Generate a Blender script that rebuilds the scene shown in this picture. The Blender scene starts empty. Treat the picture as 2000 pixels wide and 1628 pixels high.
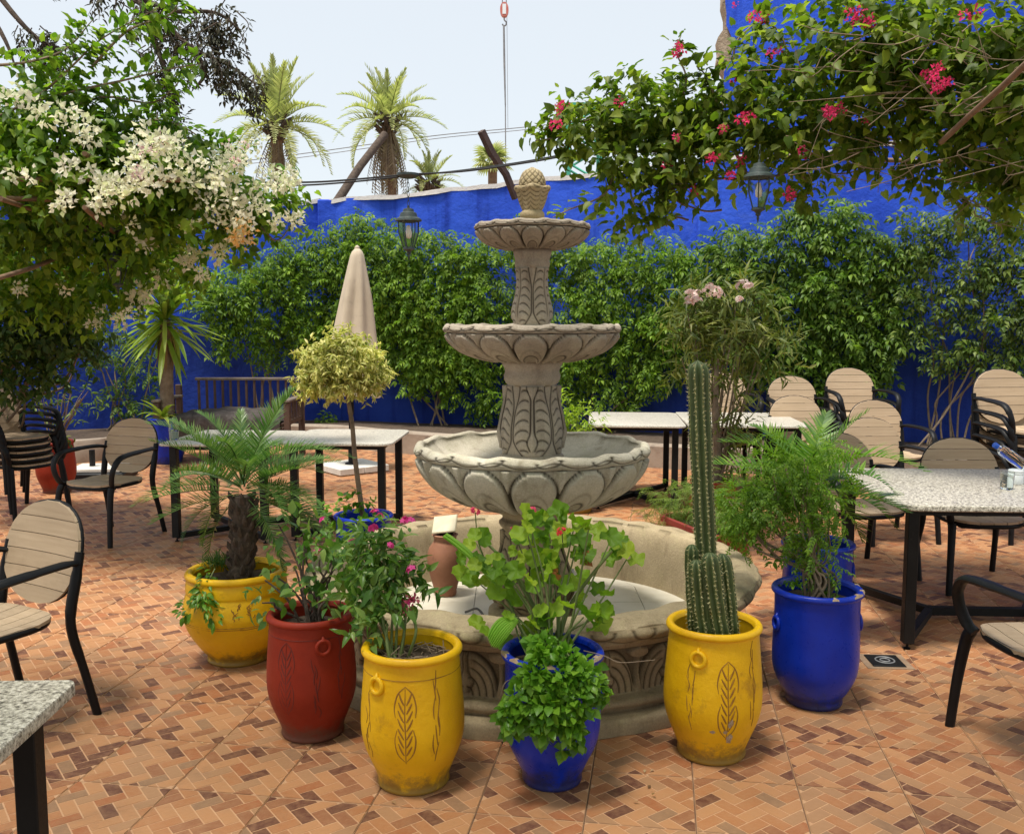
import bpy, math, random
import numpy as np
from mathutils import Vector, Matrix

random.seed(11)
rng = np.random.default_rng(11)
PI = math.pi
R = math.radians
scene = bpy.context.scene
col = scene.collection

# ---------------------------------------------------------------- camera
CAM_H = 1.65
FPX = 1850.0
PITCH = math.atan((814 - 625) / FPX)
cam_data = bpy.data.cameras.new('camera')
cam_data.lens = FPX / 2000 * 36
cam_data.sensor_width = 36
cam_data.sensor_fit = 'HORIZONTAL'
cam_data.clip_end = 1000
cam = bpy.data.objects.new('camera', cam_data)
cam.location = (0, 0, CAM_H)
cam.rotation_euler = (PI / 2 - PITCH, 0, 0)
col.objects.link(cam)
scene.camera = cam

# ---------------------------------------------------------------- daylight: thin white overcast over a Nishita sky, veiled high sun
SUN_EL, SUN_AZ = R(74), R(225)        # azimuth measured clockwise from +Y: the sun is behind the camera, to the left
world = bpy.data.worlds.new('World')
scene.world = world
world.use_nodes = True
wn, wl = world.node_tree.nodes, world.node_tree.links
wn.clear()
sky = wn.new('ShaderNodeTexSky')
sky.sky_type = 'NISHITA'
sky.sun_disc = False
sky.sun_elevation = SUN_EL
sky.sun_rotation = SUN_AZ
sky.air_density = 1.0
sky.dust_density = 2.0
veil = wn.new('ShaderNodeMix')
veil.data_type = 'RGBA'
veil.inputs[0].default_value = 0.62
veil.inputs[7].default_value = (10.0, 10.5, 10.7, 1)
wbg = wn.new('ShaderNodeBackground')
wbg.inputs[1].default_value = 0.079
wout = wn.new('ShaderNodeOutputWorld')
wl.new(sky.outputs[0], veil.inputs[6])
wl.new(veil.outputs[2], wbg.inputs[0])
wl.new(wbg.outputs[0], wout.inputs[0])

sd = bpy.data.lights.new('sun', 'SUN')
sd.energy = 3.7
sd.angle = R(11)
sd.color = (1.0, 0.95, 0.86)
sun = bpy.data.objects.new('sun', sd)
sdir = Vector((math.sin(SUN_AZ) * math.cos(SUN_EL), math.cos(SUN_AZ) * math.cos(SUN_EL), math.sin(SUN_EL)))
sun.rotation_euler = sdir.to_track_quat('Z', 'Y').to_euler()
sun.location = (0, 0, 30)
col.objects.link(sun)

scene.view_settings.view_transform = 'Standard'
scene.view_settings.look = 'None'
scene.view_settings.exposure = 0.55
scene.view_settings.gamma = 1.0
scene.view_settings.use_curve_mapping = False
scene.cycles.max_bounces = 8
scene.cycles.transparent_max_bounces = 12

# ---------------------------------------------------------------- helpers: where things stand
def _ray(px, py):
    cp, sp = math.cos(PITCH), math.sin(PITCH)
    x = px - 1000
    up = -(py - 814)
    return Vector((x, FPX * cp + up * sp, -FPX * sp + up * cp))

def at(px, py, Y):
    d = _ray(px, py)
    t = Y / d.y
    return Vector((d.x * t, Y, CAM_H + d.z * t))

def ground(px, py, z=0.0):
    d = _ray(px, py)
    t = (z - CAM_H) / d.z
    return Vector((d.x * t, d.y * t, z))

def smooth(pts, n=6):
    P = [Vector(p) for p in pts]
    if len(P) < 3:
        return P
    out = []
    Q = [2 * P[0] - P[1]] + P + [2 * P[-1] - P[-2]]
    for i in range(1, len(Q) - 2):
        a, b, c, d = Q[i - 1], Q[i], Q[i + 1], Q[i + 2]
        for k in range(n):
            t = k / n
            out.append(0.5 * ((2 * b) + (c - a) * t + (2 * a - 5 * b + 4 * c - d) * t * t + (3 * b - a - 3 * c + d) * t ** 3))
    out.append(P[-1])
    return out

# ---------------------------------------------------------------- helpers: meshes
class MB:
    def __init__(s):
        s.v, s.f = [], []

    def add(s, verts, faces):
        o = len(s.v)
        s.v += [tuple(x) for x in verts]
        s.f += [tuple(i + o for i in f) for f in faces]
        return s

    def box(s, c, size, rz=0.0, bev=0.0):
        sx, sy, sz = size[0] / 2, size[1] / 2, size[2] / 2
        if bev > 0:
            b = min(bev, sx * .9, sy * .9, sz * .9)
            vs, fs = [], []
            rings = [(-sz, b), (-sz + b, 0), (sz - b, 0), (sz, b)]
            for z, i in rings:
                x, y = sx - i, sy - i
                bb = b
                vs += [(x - bb, -y, z), (x, -y + bb, z), (x, y - bb, z), (x - bb, y, z),
                       (-x + bb, y, z), (-x, y - bb, z), (-x, -y + bb, z), (-x + bb, -y, z)]
            for r in range(3):
                for k in range(8):
                    a = r * 8 + k
                    b2 = r * 8 + (k + 1) % 8
                    fs.append((a, b2, b2 + 8, a + 8))
            fs.append(tuple(range(7, -1, -1)))
            fs.append(tuple(range(24, 32)))
        else:
            vs = [(x, y, z) for z in (-sz, sz) for (x, y) in ((-sx, -sy), (sx, -sy), (sx, sy), (-sx, sy))]
            fs = [(3, 2, 1, 0), (4, 5, 6, 7), (0, 1, 5, 4), (1, 2, 6, 5), (2, 3, 7, 6), (3, 0, 4, 7)]
        ca, sa = math.cos(rz), math.sin(rz)
        s.add([(c[0] + x * ca - y * sa, c[1] + x * sa + y * ca, c[2] + z) for x, y, z in vs], fs)
        return s

    def tube(s, pts, r, n=8, cap=True, flat=1.0, up=(0, 0, 1), closed=False, square=False):
        P = [Vector(p) for p in pts]
        m = len(P)
        rr = r if hasattr(r, '__len__') else [r] * m
        vs, fs = [], []
        ref = Vector(up)
        prev = None
        for i, p in enumerate(P):
            if closed:
                t = P[(i + 1) % m] - P[i - 1]
            else:
                t = P[min(i + 1, m - 1)] - P[max(i - 1, 0)]
            if t.length < 1e-9:
                t = Vector((0, 0, 1))
            t.normalize()
            a = prev if prev is not None else (ref if abs(ref.dot(t)) < .97 else Vector((1, 0.1, 0)))
            a = (a - t * a.dot(t))
            if a.length < 1e-6:
                a = t.orthogonal()
            a.normalize()
            prev = a
            b = t.cross(a)
            for k in range(n):
                th = 2 * PI * k / n + (PI / 4 if square else 0)
                q = rr[i] * (1.414 if square else 1)
                vs.append(p + a * math.cos(th) * q * flat + b * math.sin(th) * q)
        rings = m if closed else m - 1
        for i in range(rings):
            for k in range(n):
                a0 = i * n + k
                a1 = i * n + (k + 1) % n
                b0 = ((i + 1) % m) * n + k
                b1 = ((i + 1) % m) * n + (k + 1) % n
                fs.append((a0, a1, b1, b0))
        if cap and not closed:
            fs.append(tuple(range(n - 1, -1, -1)))
            fs.append(tuple(range((m - 1) * n, m * n)))
        s.add(vs, fs)
        return s

    def lathe(s, prof, n=32, c=(0, 0, 0), jitter=0.0, caps=True):
        vs, fs = [], []
        for (r, z) in prof:
            for k in range(n):
                th = 2 * PI * k / n
                q = r * (1 + jitter * math.sin(3 * th + z * 7) + jitter * .6 * math.sin(5 * th + 1.3 - z * 11))
                vs.append((c[0] + q * math.cos(th), c[1] + q * math.sin(th), c[2] + z))
        for i in range(len(prof) - 1):
            for k in range(n):
                a0, a1 = i * n + k, i * n + (k + 1) % n
                fs.append((a0, a1, a1 + n, a0 + n))
        if caps:
            fs.append(tuple(range(n - 1, -1, -1)))
            fs.append(tuple(range((len(prof) - 1) * n, len(prof) * n)))
        s.add(vs, fs)
        return s

    def mesh(s, name, smooth_deg=35):
        me = bpy.data.meshes.new(name)
        me.from_pydata(s.v, [], s.f)
        me.validate()
        me.update()
        if smooth_deg:
            auto_smooth(me, smooth_deg)
        return me

def auto_smooth(me, deg):
    me.polygons.foreach_set('use_smooth', [True] * len(me.polygons))
    try:
        me.set_sharp_from_angle(angle=R(deg))
    except Exception:
        pass

def np_mesh(name, V, faces, smooth_shade=True):
    """faces: (M,k) int array or list of such arrays"""
    if not isinstance(faces, list):
        faces = [faces]
    faces = [np.asarray(f) for f in faces if len(f)]
    me = bpy.data.meshes.new(name)
    me.vertices.add(len(V))
    me.vertices.foreach_set('co', np.asarray(V, dtype=np.float32).ravel())
    loops = np.concatenate([f.ravel() for f in faces]).astype(np.int32)
    tot = np.concatenate([np.full(len(f), f.shape[1]) for f in faces]).astype(np.int32)
    start = np.concatenate([[0], np.cumsum(tot)[:-1]]).astype(np.int32)
    me.loops.add(len(loops))
    me.loops.foreach_set('vertex_index', loops)
    me.polygons.add(len(tot))
    me.polygons.foreach_set('loop_start', start)
    me.polygons.foreach_set('loop_total', tot)
    if smooth_shade:
        me.polygons.foreach_set('use_smooth', np.ones(len(tot), dtype=bool))
    me.update(calc_edges=True)
    return me

def tpl_mesh(tpl, name):
    V, F = tpl
    by = {}
    for f in F:
        by.setdefault(len(f), []).append(f)
    return np_mesh(name, V, [np.array(x) for x in by.values()])

def tpl_merge(items):
    V, F, o = [], [], 0
    for v, f in items:
        V.append(np.asarray(v, float))
        F += [tuple(i + o for i in q) for q in f]
        o += len(v)
    return np.concatenate(V), F

def tpl_xf(tpl, M3, t=(0, 0, 0)):
    return (np.asarray(tpl[0]) @ np.asarray(M3).T + np.asarray(t), tpl[1])

def frames(D, U):
    """rotation matrices with local y along D and local z near U"""
    D = np.asarray(D, float)
    U = np.asarray(U, float)
    y = D / np.maximum(np.linalg.norm(D, axis=1, keepdims=True), 1e-9)
    z = U - (U * y).sum(1, keepdims=True) * y
    nz = np.linalg.norm(z, axis=1, keepdims=True)
    bad = nz[:, 0] < 1e-4
    z[bad] = np.cross(y[bad], [1, 0.2, 0])
    z /= np.maximum(np.linalg.norm(z, axis=1, keepdims=True), 1e-9)
    x = np.cross(y, z)
    return np.stack([x, y, z], axis=2)

def scatter_mesh(name, tpl, P, M, S):
    V, F = np.asarray(tpl[0], float), tpl[1]
    N = len(P)
    S = np.asarray(S, float).reshape(N, 1, 1)
    W = np.einsum('nij,vj->nvi', M, V) * S + np.asarray(P)[:, None, :]
    by = {}
    for f in F:
        by.setdefault(len(f), []).append(f)
    off = (np.arange(N) * len(V))[:, None, None]
    faces = [(np.array(x)[None, :, :] + off).reshape(-1, len(x[0])) for x in by.values()]
    return np_mesh(name, W.reshape(-1, 3), faces)

# ---------------------------------------------------------------- helpers: objects
def tag(o, label=None, cat=None, group=None, kind=None):
    if label: o['label'] = label
    if cat: o['category'] = cat
    if group: o['group'] = group
    if kind: o['kind'] = kind
    return o

def thing(name, label, cat, loc=(0, 0, 0), rz=0.0, group=None):
    o = bpy.data.objects.new(name, None)
    o.location = loc
    o.rotation_euler = (0, 0, rz)
    o.empty_display_size = .1
    col.objects.link(o)
    return tag(o, label, cat, group)

def obj(name, me, mat, parent=None, world=False, kind=None, label=None):
    """link a mesh; world=True: its points are world points, parent has no rotation"""
    if isinstance(me, MB):
        me = me.mesh(name)
    if mat and not me.materials:
        me.materials.append(mat)
    o = bpy.data.objects.new(name, me)
    col.objects.link(o)
    if parent:
        o.parent = parent
        if world:
            o.location = -wloc(parent)
    if kind: o['kind'] = kind
    if label: o['label'] = label
    return o

def wloc(o):
    p = Vector(o.location)
    while o.parent:
        o = o.parent
        p = p + Vector(o.location)
    return p

def copy_tree(o, parent=None):
    c = o.copy()
    col.objects.link(c)
    if parent:
        c.parent = parent
    for ch in list(o.children):
        copy_tree(ch, c)
    return c

CAMP = np.array([0, 0, CAM_H])

def leaves(parent, part, tpl, P, M, S, mat, n_parts=0, mass='foliage', me_list=None):
    """P: world points. The n_parts leaves nearest the camera become objects of their own; the rest is one mass."""
    P = np.asarray(P, float)
    S = np.broadcast_to(np.asarray(S, float), (len(P),)).copy()
    base = np.array(wloc(parent))
    order = np.argsort(np.linalg.norm(P - CAMP, axis=1) / S)
    near, far = order[:n_parts], order[n_parts:]
    if len(near):
        me = tpl_mesh(tpl, part)
        me.materials.append(mat)
        for i in near:
            o = bpy.data.objects.new(part, me)
            T = Matrix([list(M[i][0] * S[i]) + [P[i][0] - base[0]], list(M[i][1] * S[i]) + [P[i][1] - base[1]],
                        list(M[i][2] * S[i]) + [P[i][2] - base[2]], [0, 0, 0, 1]])
            o.parent = parent
            o.matrix_basis = T
            col.objects.link(o)
    if len(far):
        me = scatter_mesh(mass, tpl, P[far] - base, M[far], S[far])
        obj(mass, me, mat, parent, kind='stuff')

# ---------------------------------------------------------------- helpers: materials
def nodes(name):
    m = bpy.data.materials.new(name)
    m.use_nodes = True
    nt = m.node_tree
    b = nt.nodes['Principled BSDF']
    return m, nt, b

def N(nt, t, **kw):
    n = nt.nodes.new(t)
    for k, v in kw.items():
        setattr(n, k, v)
    return n

def noise(nt, scale, detail=4, rough=.55, vec=None, dist=0.0):
    n = N(nt, 'ShaderNodeTexNoise')
    n.inputs['Scale'].default_value = scale
    n.inputs['Detail'].default_value = detail
    n.inputs['Roughness'].default_value = rough
    n.inputs['Distortion'].default_value = dist
    if vec: nt.links.new(vec, n.inputs['Vector'])
    return n

def ramp(nt, fac, stops):
    r = N(nt, 'ShaderNodeValToRGB')
    e = r.color_ramp.elements
    while len(e) < len(stops):
        e.new(.5)
    for k, (p, c) in enumerate(stops):
        e[k].position = p
        e[k].color = (c[0], c[1], c[2], 1) if hasattr(c, '__len__') else (c, c, c, 1)
    nt.links.new(fac, r.inputs[0])
    return r

def mix(nt, fac, a, b, mode='MIX'):
    m = N(nt, 'ShaderNodeMix', data_type='RGBA', blend_type=mode)
    for sock, v in ((0, fac), (6, a), (7, b)):
        if hasattr(v, 'is_linked') or hasattr(v, 'links'):
            nt.links.new(v, m.inputs[sock])
        elif hasattr(v, '__len__'):
            m.inputs[sock].default_value = (v[0], v[1], v[2], 1)
        else:
            m.inputs[sock].default_value = v
    return m.outputs[2]

def bump(nt, b, h, strength, dist=.01):
    n = N(nt, 'ShaderNodeBump')
    n.inputs['Strength'].default_value = strength
    n.inputs['Distance'].default_value = dist
    nt.links.new(h, n.inputs['Height'])
    nt.links.new(n.outputs[0], b.inputs['Normal'])

def mat_worn(name, c1, c2, c3=None, scale=6, rough=.7, bscale=60, bstr=.3, bdist=.004, metal=0, spec=.5, world=False, thr=(.60, .75), detail=5, foot=None):
    """two-tone noisy surface with optional stains c3"""
    m, nt, b = nodes(name)
    tc = N(nt, 'ShaderNodeNewGeometry' if world else 'ShaderNodeTexCoord')
    vec = tc.outputs['Position'] if world else tc.outputs['Object']
    n1 = noise(nt, scale, detail, .6, vec)
    r1 = ramp(nt, n1.outputs[0], [(.3, c1), (.7, c2)])
    outc = r1.outputs[0]
    if c3 is not None:
        n2 = noise(nt, scale * 1.7, 8, .7, vec, .3)
        r2 = ramp(nt, n2.outputs[0], [(thr[0], 0.0), (thr[1], 1.0)])
        outc = mix(nt, r2.outputs[0], outc, c3)
    if foot:
        # splashed dirt and worn glaze round the foot, ragged upper edge
        sp = N(nt, 'ShaderNodeSeparateXYZ')
        nt.links.new(vec, sp.inputs[0])
        n7 = noise(nt, 16, 7, .75, vec)
        ma = N(nt, 'ShaderNodeMath', operation='MULTIPLY_ADD')
        nt.links.new(n7.outputs[0], ma.inputs[0]); ma.inputs[1].default_value = -.26; nt.links.new(sp.outputs[2], ma.inputs[2])
        rr_ = ramp(nt, ma.outputs[0], [(.0, .85), (.06, 0.)])
        sh = N(nt, 'ShaderNodeMath', operation='ADD'); nt.links.new(ma.outputs[0], sh.inputs[0]); sh.inputs[1].default_value = .10
        nt.links.new(sh.outputs[0], rr_.inputs[0])
        outc = mix(nt, rr_.outputs[0], outc, foot)
    nt.links.new(outc, b.inputs['Base Color'])
    n3 = noise(nt, bscale, 6, .65, vec)
    rr = ramp(nt, n3.outputs[0], [(.2, max(rough - .12, 0)), (.8, min(rough + .1, 1))])
    nt.links.new(rr.outputs[0], b.inputs['Roughness'])
    b.inputs['Metallic'].default_value = metal
    b.inputs['Specular IOR Level'].default_value = spec
    bump(nt, b, n3.outputs[0], bstr, bdist)
    return m

def mat_leaf(name, c1, c2, c3, trans=.35, rough=.5, tcol=None, spec=.35, edge=None):
    m, nt, b = nodes(name)
    g = N(nt, 'ShaderNodeNewGeometry')
    oi = N(nt, 'ShaderNodeObjectInfo')
    ad = N(nt, 'ShaderNodeMath', operation='ADD')
    nt.links.new(g.outputs['Random Per Island'], ad.inputs[0])
    nt.links.new(oi.outputs['Random'], ad.inputs[1])
    fr = N(nt, 'ShaderNodeMath', operation='FRACT')
    nt.links.new(ad.outputs[0], fr.inputs[0])
    r1 = ramp(nt, fr.outputs[0], [(0, c1), (.5, c2), (1, c3)])
    n1 = noise(nt, 3.0, 2, .5, g.outputs['Position'])
    r2 = ramp(nt, n1.outputs[0], [(.3, .72), (.7, 1.2)])
    c = mix(nt, 1.0, r1.outputs[0], r2.outputs[0], 'MULTIPLY')
    nt.links.new(c, b.inputs['Base Color'])
    b.inputs['Roughness'].default_value = rough
    b.inputs['Specular IOR Level'].default_value = spec
    tr = N(nt, 'ShaderNodeBsdfTranslucent')
    tc = mix(nt, 1.0, c, tcol or (1.5, 1.7, .8), 'MULTIPLY')
    nt.links.new(tc, tr.inputs[0])
    ms = N(nt, 'ShaderNodeMixShader')
    ms.inputs[0].default_value = trans
    nt.links.new(b.outputs[0], ms.inputs[1])
    nt.links.new(tr.outputs[0], ms.inputs[2])
    nt.links.new(ms.outputs[0], nt.nodes['Material Output'].inputs[0])
    return m

def mat_plain(name, c, rough=.5, metal=0, spec=.5):
    m, nt, b = nodes(name)
    b.inputs['Base Color'].default_value = (*c, 1)
    b.inputs['Roughness'].default_value = rough
    b.inputs['Metallic'].default_value = metal
    b.inputs['Specular IOR Level'].default_value = spec
    return m

def mat_stone(name, c1, c2, lichen, dark, warm=.3):
    m, nt, b = nodes(name)
    g = N(nt, 'ShaderNodeNewGeometry')
    v = g.outputs['Position']
    n1 = noise(nt, 5, 6, .65, v)
    c = ramp(nt, n1.outputs[0], [(.3, c1), (.7, c2)]).outputs[0]
    n2 = noise(nt, 9, 8, .75, v, .4)
    c = mix(nt, ramp(nt, n2.outputs[0], [(.52, 0.), (.68, .75)]).outputs[0], c, lichen)
    # dripping stains: noise squeezed along z
    mp = N(nt, 'ShaderNodeMapping')
    mp.inputs['Scale'].default_value = (1, 1, .15)
    nt.links.new(v, mp.inputs[0])
    n3 = noise(nt, 14, 6, .6, mp.outputs[0])
    c = mix(nt, ramp(nt, n3.outputs[0], [(.54, 0.), (.72, .6)]).outputs[0], c, dark)
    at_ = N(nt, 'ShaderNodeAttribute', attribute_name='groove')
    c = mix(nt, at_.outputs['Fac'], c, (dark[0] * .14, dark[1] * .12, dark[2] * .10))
    n6 = noise(nt, 1.7, 4, .6, v)
    c = mix(nt, 1.0, c, ramp(nt, n6.outputs[0], [(.3, .78), (.7, 1.12)]).outputs[0], 'MULTIPLY')
    n4 = noise(nt, 130, 5, .7, v)
    c = mix(nt, .35, c, ramp(nt, n4.outputs[0], [(.3, .45), (.7, 1.5)]).outputs[0], 'MULTIPLY')
    nt.links.new(c, b.inputs['Base Color'])
    b.inputs['Roughness'].default_value = .85
    b.inputs['Specular IOR Level'].default_value = .25
    n5 = noise(nt, 90, 8, .75, v)
    bump(nt, b, n5.outputs[0], .55, .006)
    return m

M = {}
M['stone_grey'] = mat_stone('stone_grey', (.30, .25, .20), (.44, .38, .30), (.40, .36, .28), (.17, .125, .09))
M['stone_pale'] = mat_stone('stone_pale', (.42, .375, .28), (.58, .53, .43), (.46, .43, .30), (.20, .155, .10))
M['stone_finial'] = mat_stone('stone_finial', (.40, .31, .18), (.52, .43, .27), (.45, .38, .2), (.2, .15, .08))
M['stone_base'] = mat_stone('stone_base', (.30, .235, .14), (.44, .35, .22), (.40, .34, .19), (.14, .095, .05))
M['marble'] = mat_worn('marble_floor', (.46, .42, .33), (.62, .58, .48), (.30, .24, .15), scale=5, rough=.45, bscale=20, bstr=.05)
M['black'] = mat_worn('black_metal', (.004, .004, .005), (.008, .008, .009), (.02, .018, .015), scale=12, rough=.5, bscale=150, bstr=.05, bdist=.001, spec=.22, thr=(.62, .8))
M['steel'] = mat_worn('dark_steel', (.005, .005, .005), (.010, .010, .010), (.035, .03, .025), scale=9, rough=.55, bscale=120, bstr=.08, bdist=.001, spec=.25, thr=(.62, .8))
M['sheet'] = None
# slatted chair wood-look plastic
def _plank():
    m, nt, b = nodes('tan_plank')
    tc = N(nt, 'ShaderNodeTexCoord')
    oi = N(nt, 'ShaderNodeObjectInfo')
    mp = N(nt, 'ShaderNodeMapping')
    mp.inputs['Scale'].default_value = (3, 60, 60)
    nt.links.new(tc.outputs['Object'], mp.inputs[0])
    n1 = noise(nt, 1.0, 4, .6, mp.outputs[0])
    c = ramp(nt, n1.outputs[0], [(.25, (.40, .29, .185)), (.75, (.50, .375, .25))]).outputs[0]
    n2 = noise(nt, 7, 6, .7, tc.outputs['Object'])
    c = mix(nt, ramp(nt, n2.outputs[0], [(.55, 0.), (.8, .5)]).outputs[0], c, (.30, .21, .13))
    v = ramp(nt, oi.outputs['Random'], [(0, .88), (1, 1.06)]).outputs[0]
    c = mix(nt, 1.0, c, v, 'MULTIPLY')
    nt.links.new(c, b.inputs['Base Color'])
    b.inputs['Roughness'].default_value = .6
    b.inputs['Specular IOR Level'].default_value = .3
    bump(nt, b, n1.outputs[0], .15, .002)
    return m
M['plank'] = _plank()

def _granite(name, pale):
    m, nt, b = nodes(name)
    g = N(nt, 'ShaderNodeNewGeometry')
    v = g.outputs['Position']
    vo = N(nt, 'ShaderNodeTexVoronoi')
    vo.inputs['Scale'].default_value = 110
    nt.links.new(v, vo.inputs[0])
    n1 = noise(nt, 75, 5, .8, v)
    c = ramp(nt, n1.outputs[0], [(.38, (.07, .06, .05)), (.46, (.28, .25, .20)), (.54, (.50, .46, .38)), (.7, (.66, .62, .54))]).outputs[0]
    c = mix(nt, .5, c, ramp(nt, vo.outputs['Distance'], [(.0, .5), (.6, 1.35)]).outputs[0], 'MULTIPLY')
    c = mix(nt, pale, c, (.70, .66, .57))
    nt.links.new(c, b.inputs['Base Color'])
    b.inputs['Roughness'].default_value = .38
    bump(nt, b, n1.outputs[0], .1, .002)
    return m
M['granite'] = _granite('speckled_granite', .0)
M['granite_pale'] = _granite('pale_granite', .35)

def _tile(name, mortar=False):
    m, nt, b = nodes(name)
    g = N(nt, 'ShaderNodeNewGeometry')
    oi = N(nt, 'ShaderNodeObjectInfo')
    v = g.outputs['Position']
    if not mortar:
        ad = N(nt, 'ShaderNodeMath', operation='ADD')
        nt.links.new(g.outputs['Random Per Island'], ad.inputs[0])
        nt.links.new(oi.outputs['Random'], ad.inputs[1])
        fr = N(nt, 'ShaderNodeMath', operation='FRACT')
        nt.links.new(ad.outputs[0], fr.inputs[0])
        rr = ramp(nt, fr.outputs[0], [(0, (.48, .235, .108)), (.26, (.42, .182, .078)), (.46, (.40, .215, .11)), (.60, (.30, .125, .060)), (.74, (.29, .165, .092)), (.82, (.37, .135, .055)), (.89, (.13, .050, .032))])
        rr.color_ramp.interpolation = 'CONSTANT'
        c = rr.outputs[0]
        n0 = noise(nt, 28, 6, .7, v)
        c = mix(nt, ramp(nt, n0.outputs[0], [(.40, 0.), (.78, .6)]).outputs[0], c, (.44, .24, .125))
    else:
        n0 = noise(nt, 14, 5, .65, v)
        c = ramp(nt, n0.outputs[0], [(.3, (.54, .30, .165)), (.7, (.62, .38, .22))]).outputs[0]
    # worn, evened-out zones and dirty traffic marks
    n1 = noise(nt, 1.3, 5, .6, v)
    c = mix(nt, ramp(nt, n1.outputs[0], [(.58, 0.), (.70, .6)]).outputs[0], c, (.48, .25, .12))
    n2 = noise(nt, 2.1, 8, .75, v, .5)
    c = mix(nt, ramp(nt, n2.outputs[0], [(.55, 0.), (.74, .55)]).outputs[0], c, (.22, .12, .07))
    nt.links.new(c, b.inputs['Base Color'])
    n3 = noise(nt, 60, 6, .7, v)
    r = ramp(nt, n3.outputs[0], [(.2, .30), (.8, .56)])
    nt.links.new(r.outputs[0], b.inputs['Roughness'])
    b.inputs['Specular IOR Level'].default_value = .3
    bump(nt, b, n3.outputs[0], .45, .005)
    return m
M['brick'] = _tile('brick_print')
M['mortar'] = _tile('brick_mortar', True)
M['grout'] = mat_worn('dark_grout', (.14, .075, .045), (.30, .18, .11), None, scale=10, rough=.95, world=True)

def _blue_wall():
    m, nt, b = nodes('blue_plaster')
    g = N(nt, 'ShaderNodeNewGeometry')
    v = g.outputs['Position']
    n1 = noise(nt, .9, 6, .6, v)
    c = ramp(nt, n1.outputs[0], [(.3, (.016, .052, .44)), (.7, (.042, .125, .74))]).outputs[0]
    n2 = noise(nt, 2.6, 10, .8, v, .6)
    c = mix(nt, ramp(nt, n2.outputs[0], [(.54, 0.), (.70, .62)]).outputs[0], c, (.085, .16, .62))
    mp = N(nt, 'ShaderNodeMapping')
    mp.inputs['Scale'].default_value = (1, 1, .12)
    nt.links.new(v, mp.inputs[0])
    n4 = noise(nt, 5, 6, .6, mp.outputs[0])
    c = mix(nt, ramp(nt, n4.outputs[0], [(.53, 0.), (.70, .6)]).outputs[0], c, (.006, .020, .24))
    # shade on the lower wall painted in as dark navy, with a ragged upper edge
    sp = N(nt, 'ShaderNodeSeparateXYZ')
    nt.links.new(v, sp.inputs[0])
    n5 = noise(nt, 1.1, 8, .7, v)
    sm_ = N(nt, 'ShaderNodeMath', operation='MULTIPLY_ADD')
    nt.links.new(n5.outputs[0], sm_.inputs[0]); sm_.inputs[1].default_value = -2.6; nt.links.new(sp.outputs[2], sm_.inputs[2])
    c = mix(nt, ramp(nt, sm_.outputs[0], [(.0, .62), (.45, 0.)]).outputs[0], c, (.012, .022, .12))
    nt.links.new(c, b.inputs['Base Color'])
    b.inputs['Roughness'].default_value = .85
    b.inputs['Specular IOR Level'].default_value = .2
    n3 = noise(nt, 7, 10, .65, v)
    bump(nt, b, n3.outputs[0], .6, .03)
    return m
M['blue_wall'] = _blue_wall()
M['coping'] = mat_worn('weathered_coping', (.50, .48, .47), (.66, .62, .58), (.38, .27, .2), scale=3, rough=.9, world=True, bstr=.5, bdist=.02, bscale=20)
M['kerb'] = mat_worn('kerb_plaster', (.26, .20, .15), (.40, .33, .26), (.15, .12, .10), scale=3, rough=.9, world=True, bscale=25, bstr=.5, bdist=.01)
M['rubble'] = mat_worn('broken_mud', (.30, .22, .14), (.45, .35, .24), (.2, .15, .1), scale=6, rough=.95, world=True, bscale=12, bstr=.9, bdist=.05)
M['soil'] = mat_worn('soil', (.05, .032, .02), (.11, .075, .05), (.17, .12, .08), scale=25, rough=.95, world=True, bscale=60, bstr=1, bdist=.01)
M['yellow'] = mat_worn('yellow_glaze', (.66, .35, .002), (.82, .49, .004), (.34, .17, .012), scale=4.5, rough=.45, world=True, bscale=22, bstr=.5, bdist=.007, thr=(.60, .80), spec=.35, foot=(.20, .12, .03))
M['yellow_cut'] = mat_worn('yellow_incision', (.22, .09, .012), (.34, .16, .015), None, scale=20, rough=.8)
M['red'] = mat_worn('red_paint', (.20, .016, .006), (.30, .030, .011), (.16, .045, .025), scale=4, spec=.25, rough=.55, foot=(.13, .06, .04), world=True, bscale=40, bstr=.3, bdist=.004, thr=(.62, .8))
M['red_cut'] = mat_worn('red_incision', (.10, .012, .008), (.15, .02, .012), None, scale=20, rough=.8)
M['blue'] = mat_worn('blue_glaze', (.001, .016, .28), (.003, .032, .44), (.03, .06, .26), scale=5, spec=.35, foot=(.02, .022, .06), rough=.33, world=True, bscale=40, bstr=.2, bdist=.004, thr=(.70, .8))
M['blue_cut'] = mat_plain('blue_incision', (.003, .006, .12), .6)  # darker blue for lines cut into the blue pots
M['chipped'] = mat_worn('bare_chipped_clay', (.30, .19, .11), (.42, .32, .22), (.02, .03, .25), scale=18, rough=.85, world=True)
M['terracotta'] = mat_worn('terracotta', (.24, .095, .05), (.33, .15, .085), (.18, .075, .045), scale=8, rough=.75, world=True, bscale=60, bstr=.3)
M['maroon'] = mat_worn('maroon_paint', (.17, .018, .014), (.24, .03, .022), (.10, .012, .01), scale=5, rough=.5, world=True)
M['canvas'] = mat_worn('beige_canvas', (.44, .36, .26), (.56, .47, .35), (.34, .27, .2), scale=4, rough=.9, bscale=300, bstr=.4, bdist=.002)
M['concrete'] = mat_worn('pale_concrete', (.55, .52, .46), (.68, .65, .58), (.38, .34, .28), scale=8, rough=.85, bscale=70, bstr=.3)
M['dark_wood'] = mat_worn('dark_wood', (.05, .026, .018), (.10, .055, .036), (.17, .12, .09), scale=9, rough=.7, bscale=60, bstr=.4)
M['grey_wood'] = mat_worn('weathered_wood', (.10, .075, .06), (.20, .16, .13), (.07, .05, .04), scale=7, rough=.85, world=True, bscale=40, bstr=.5)
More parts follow.
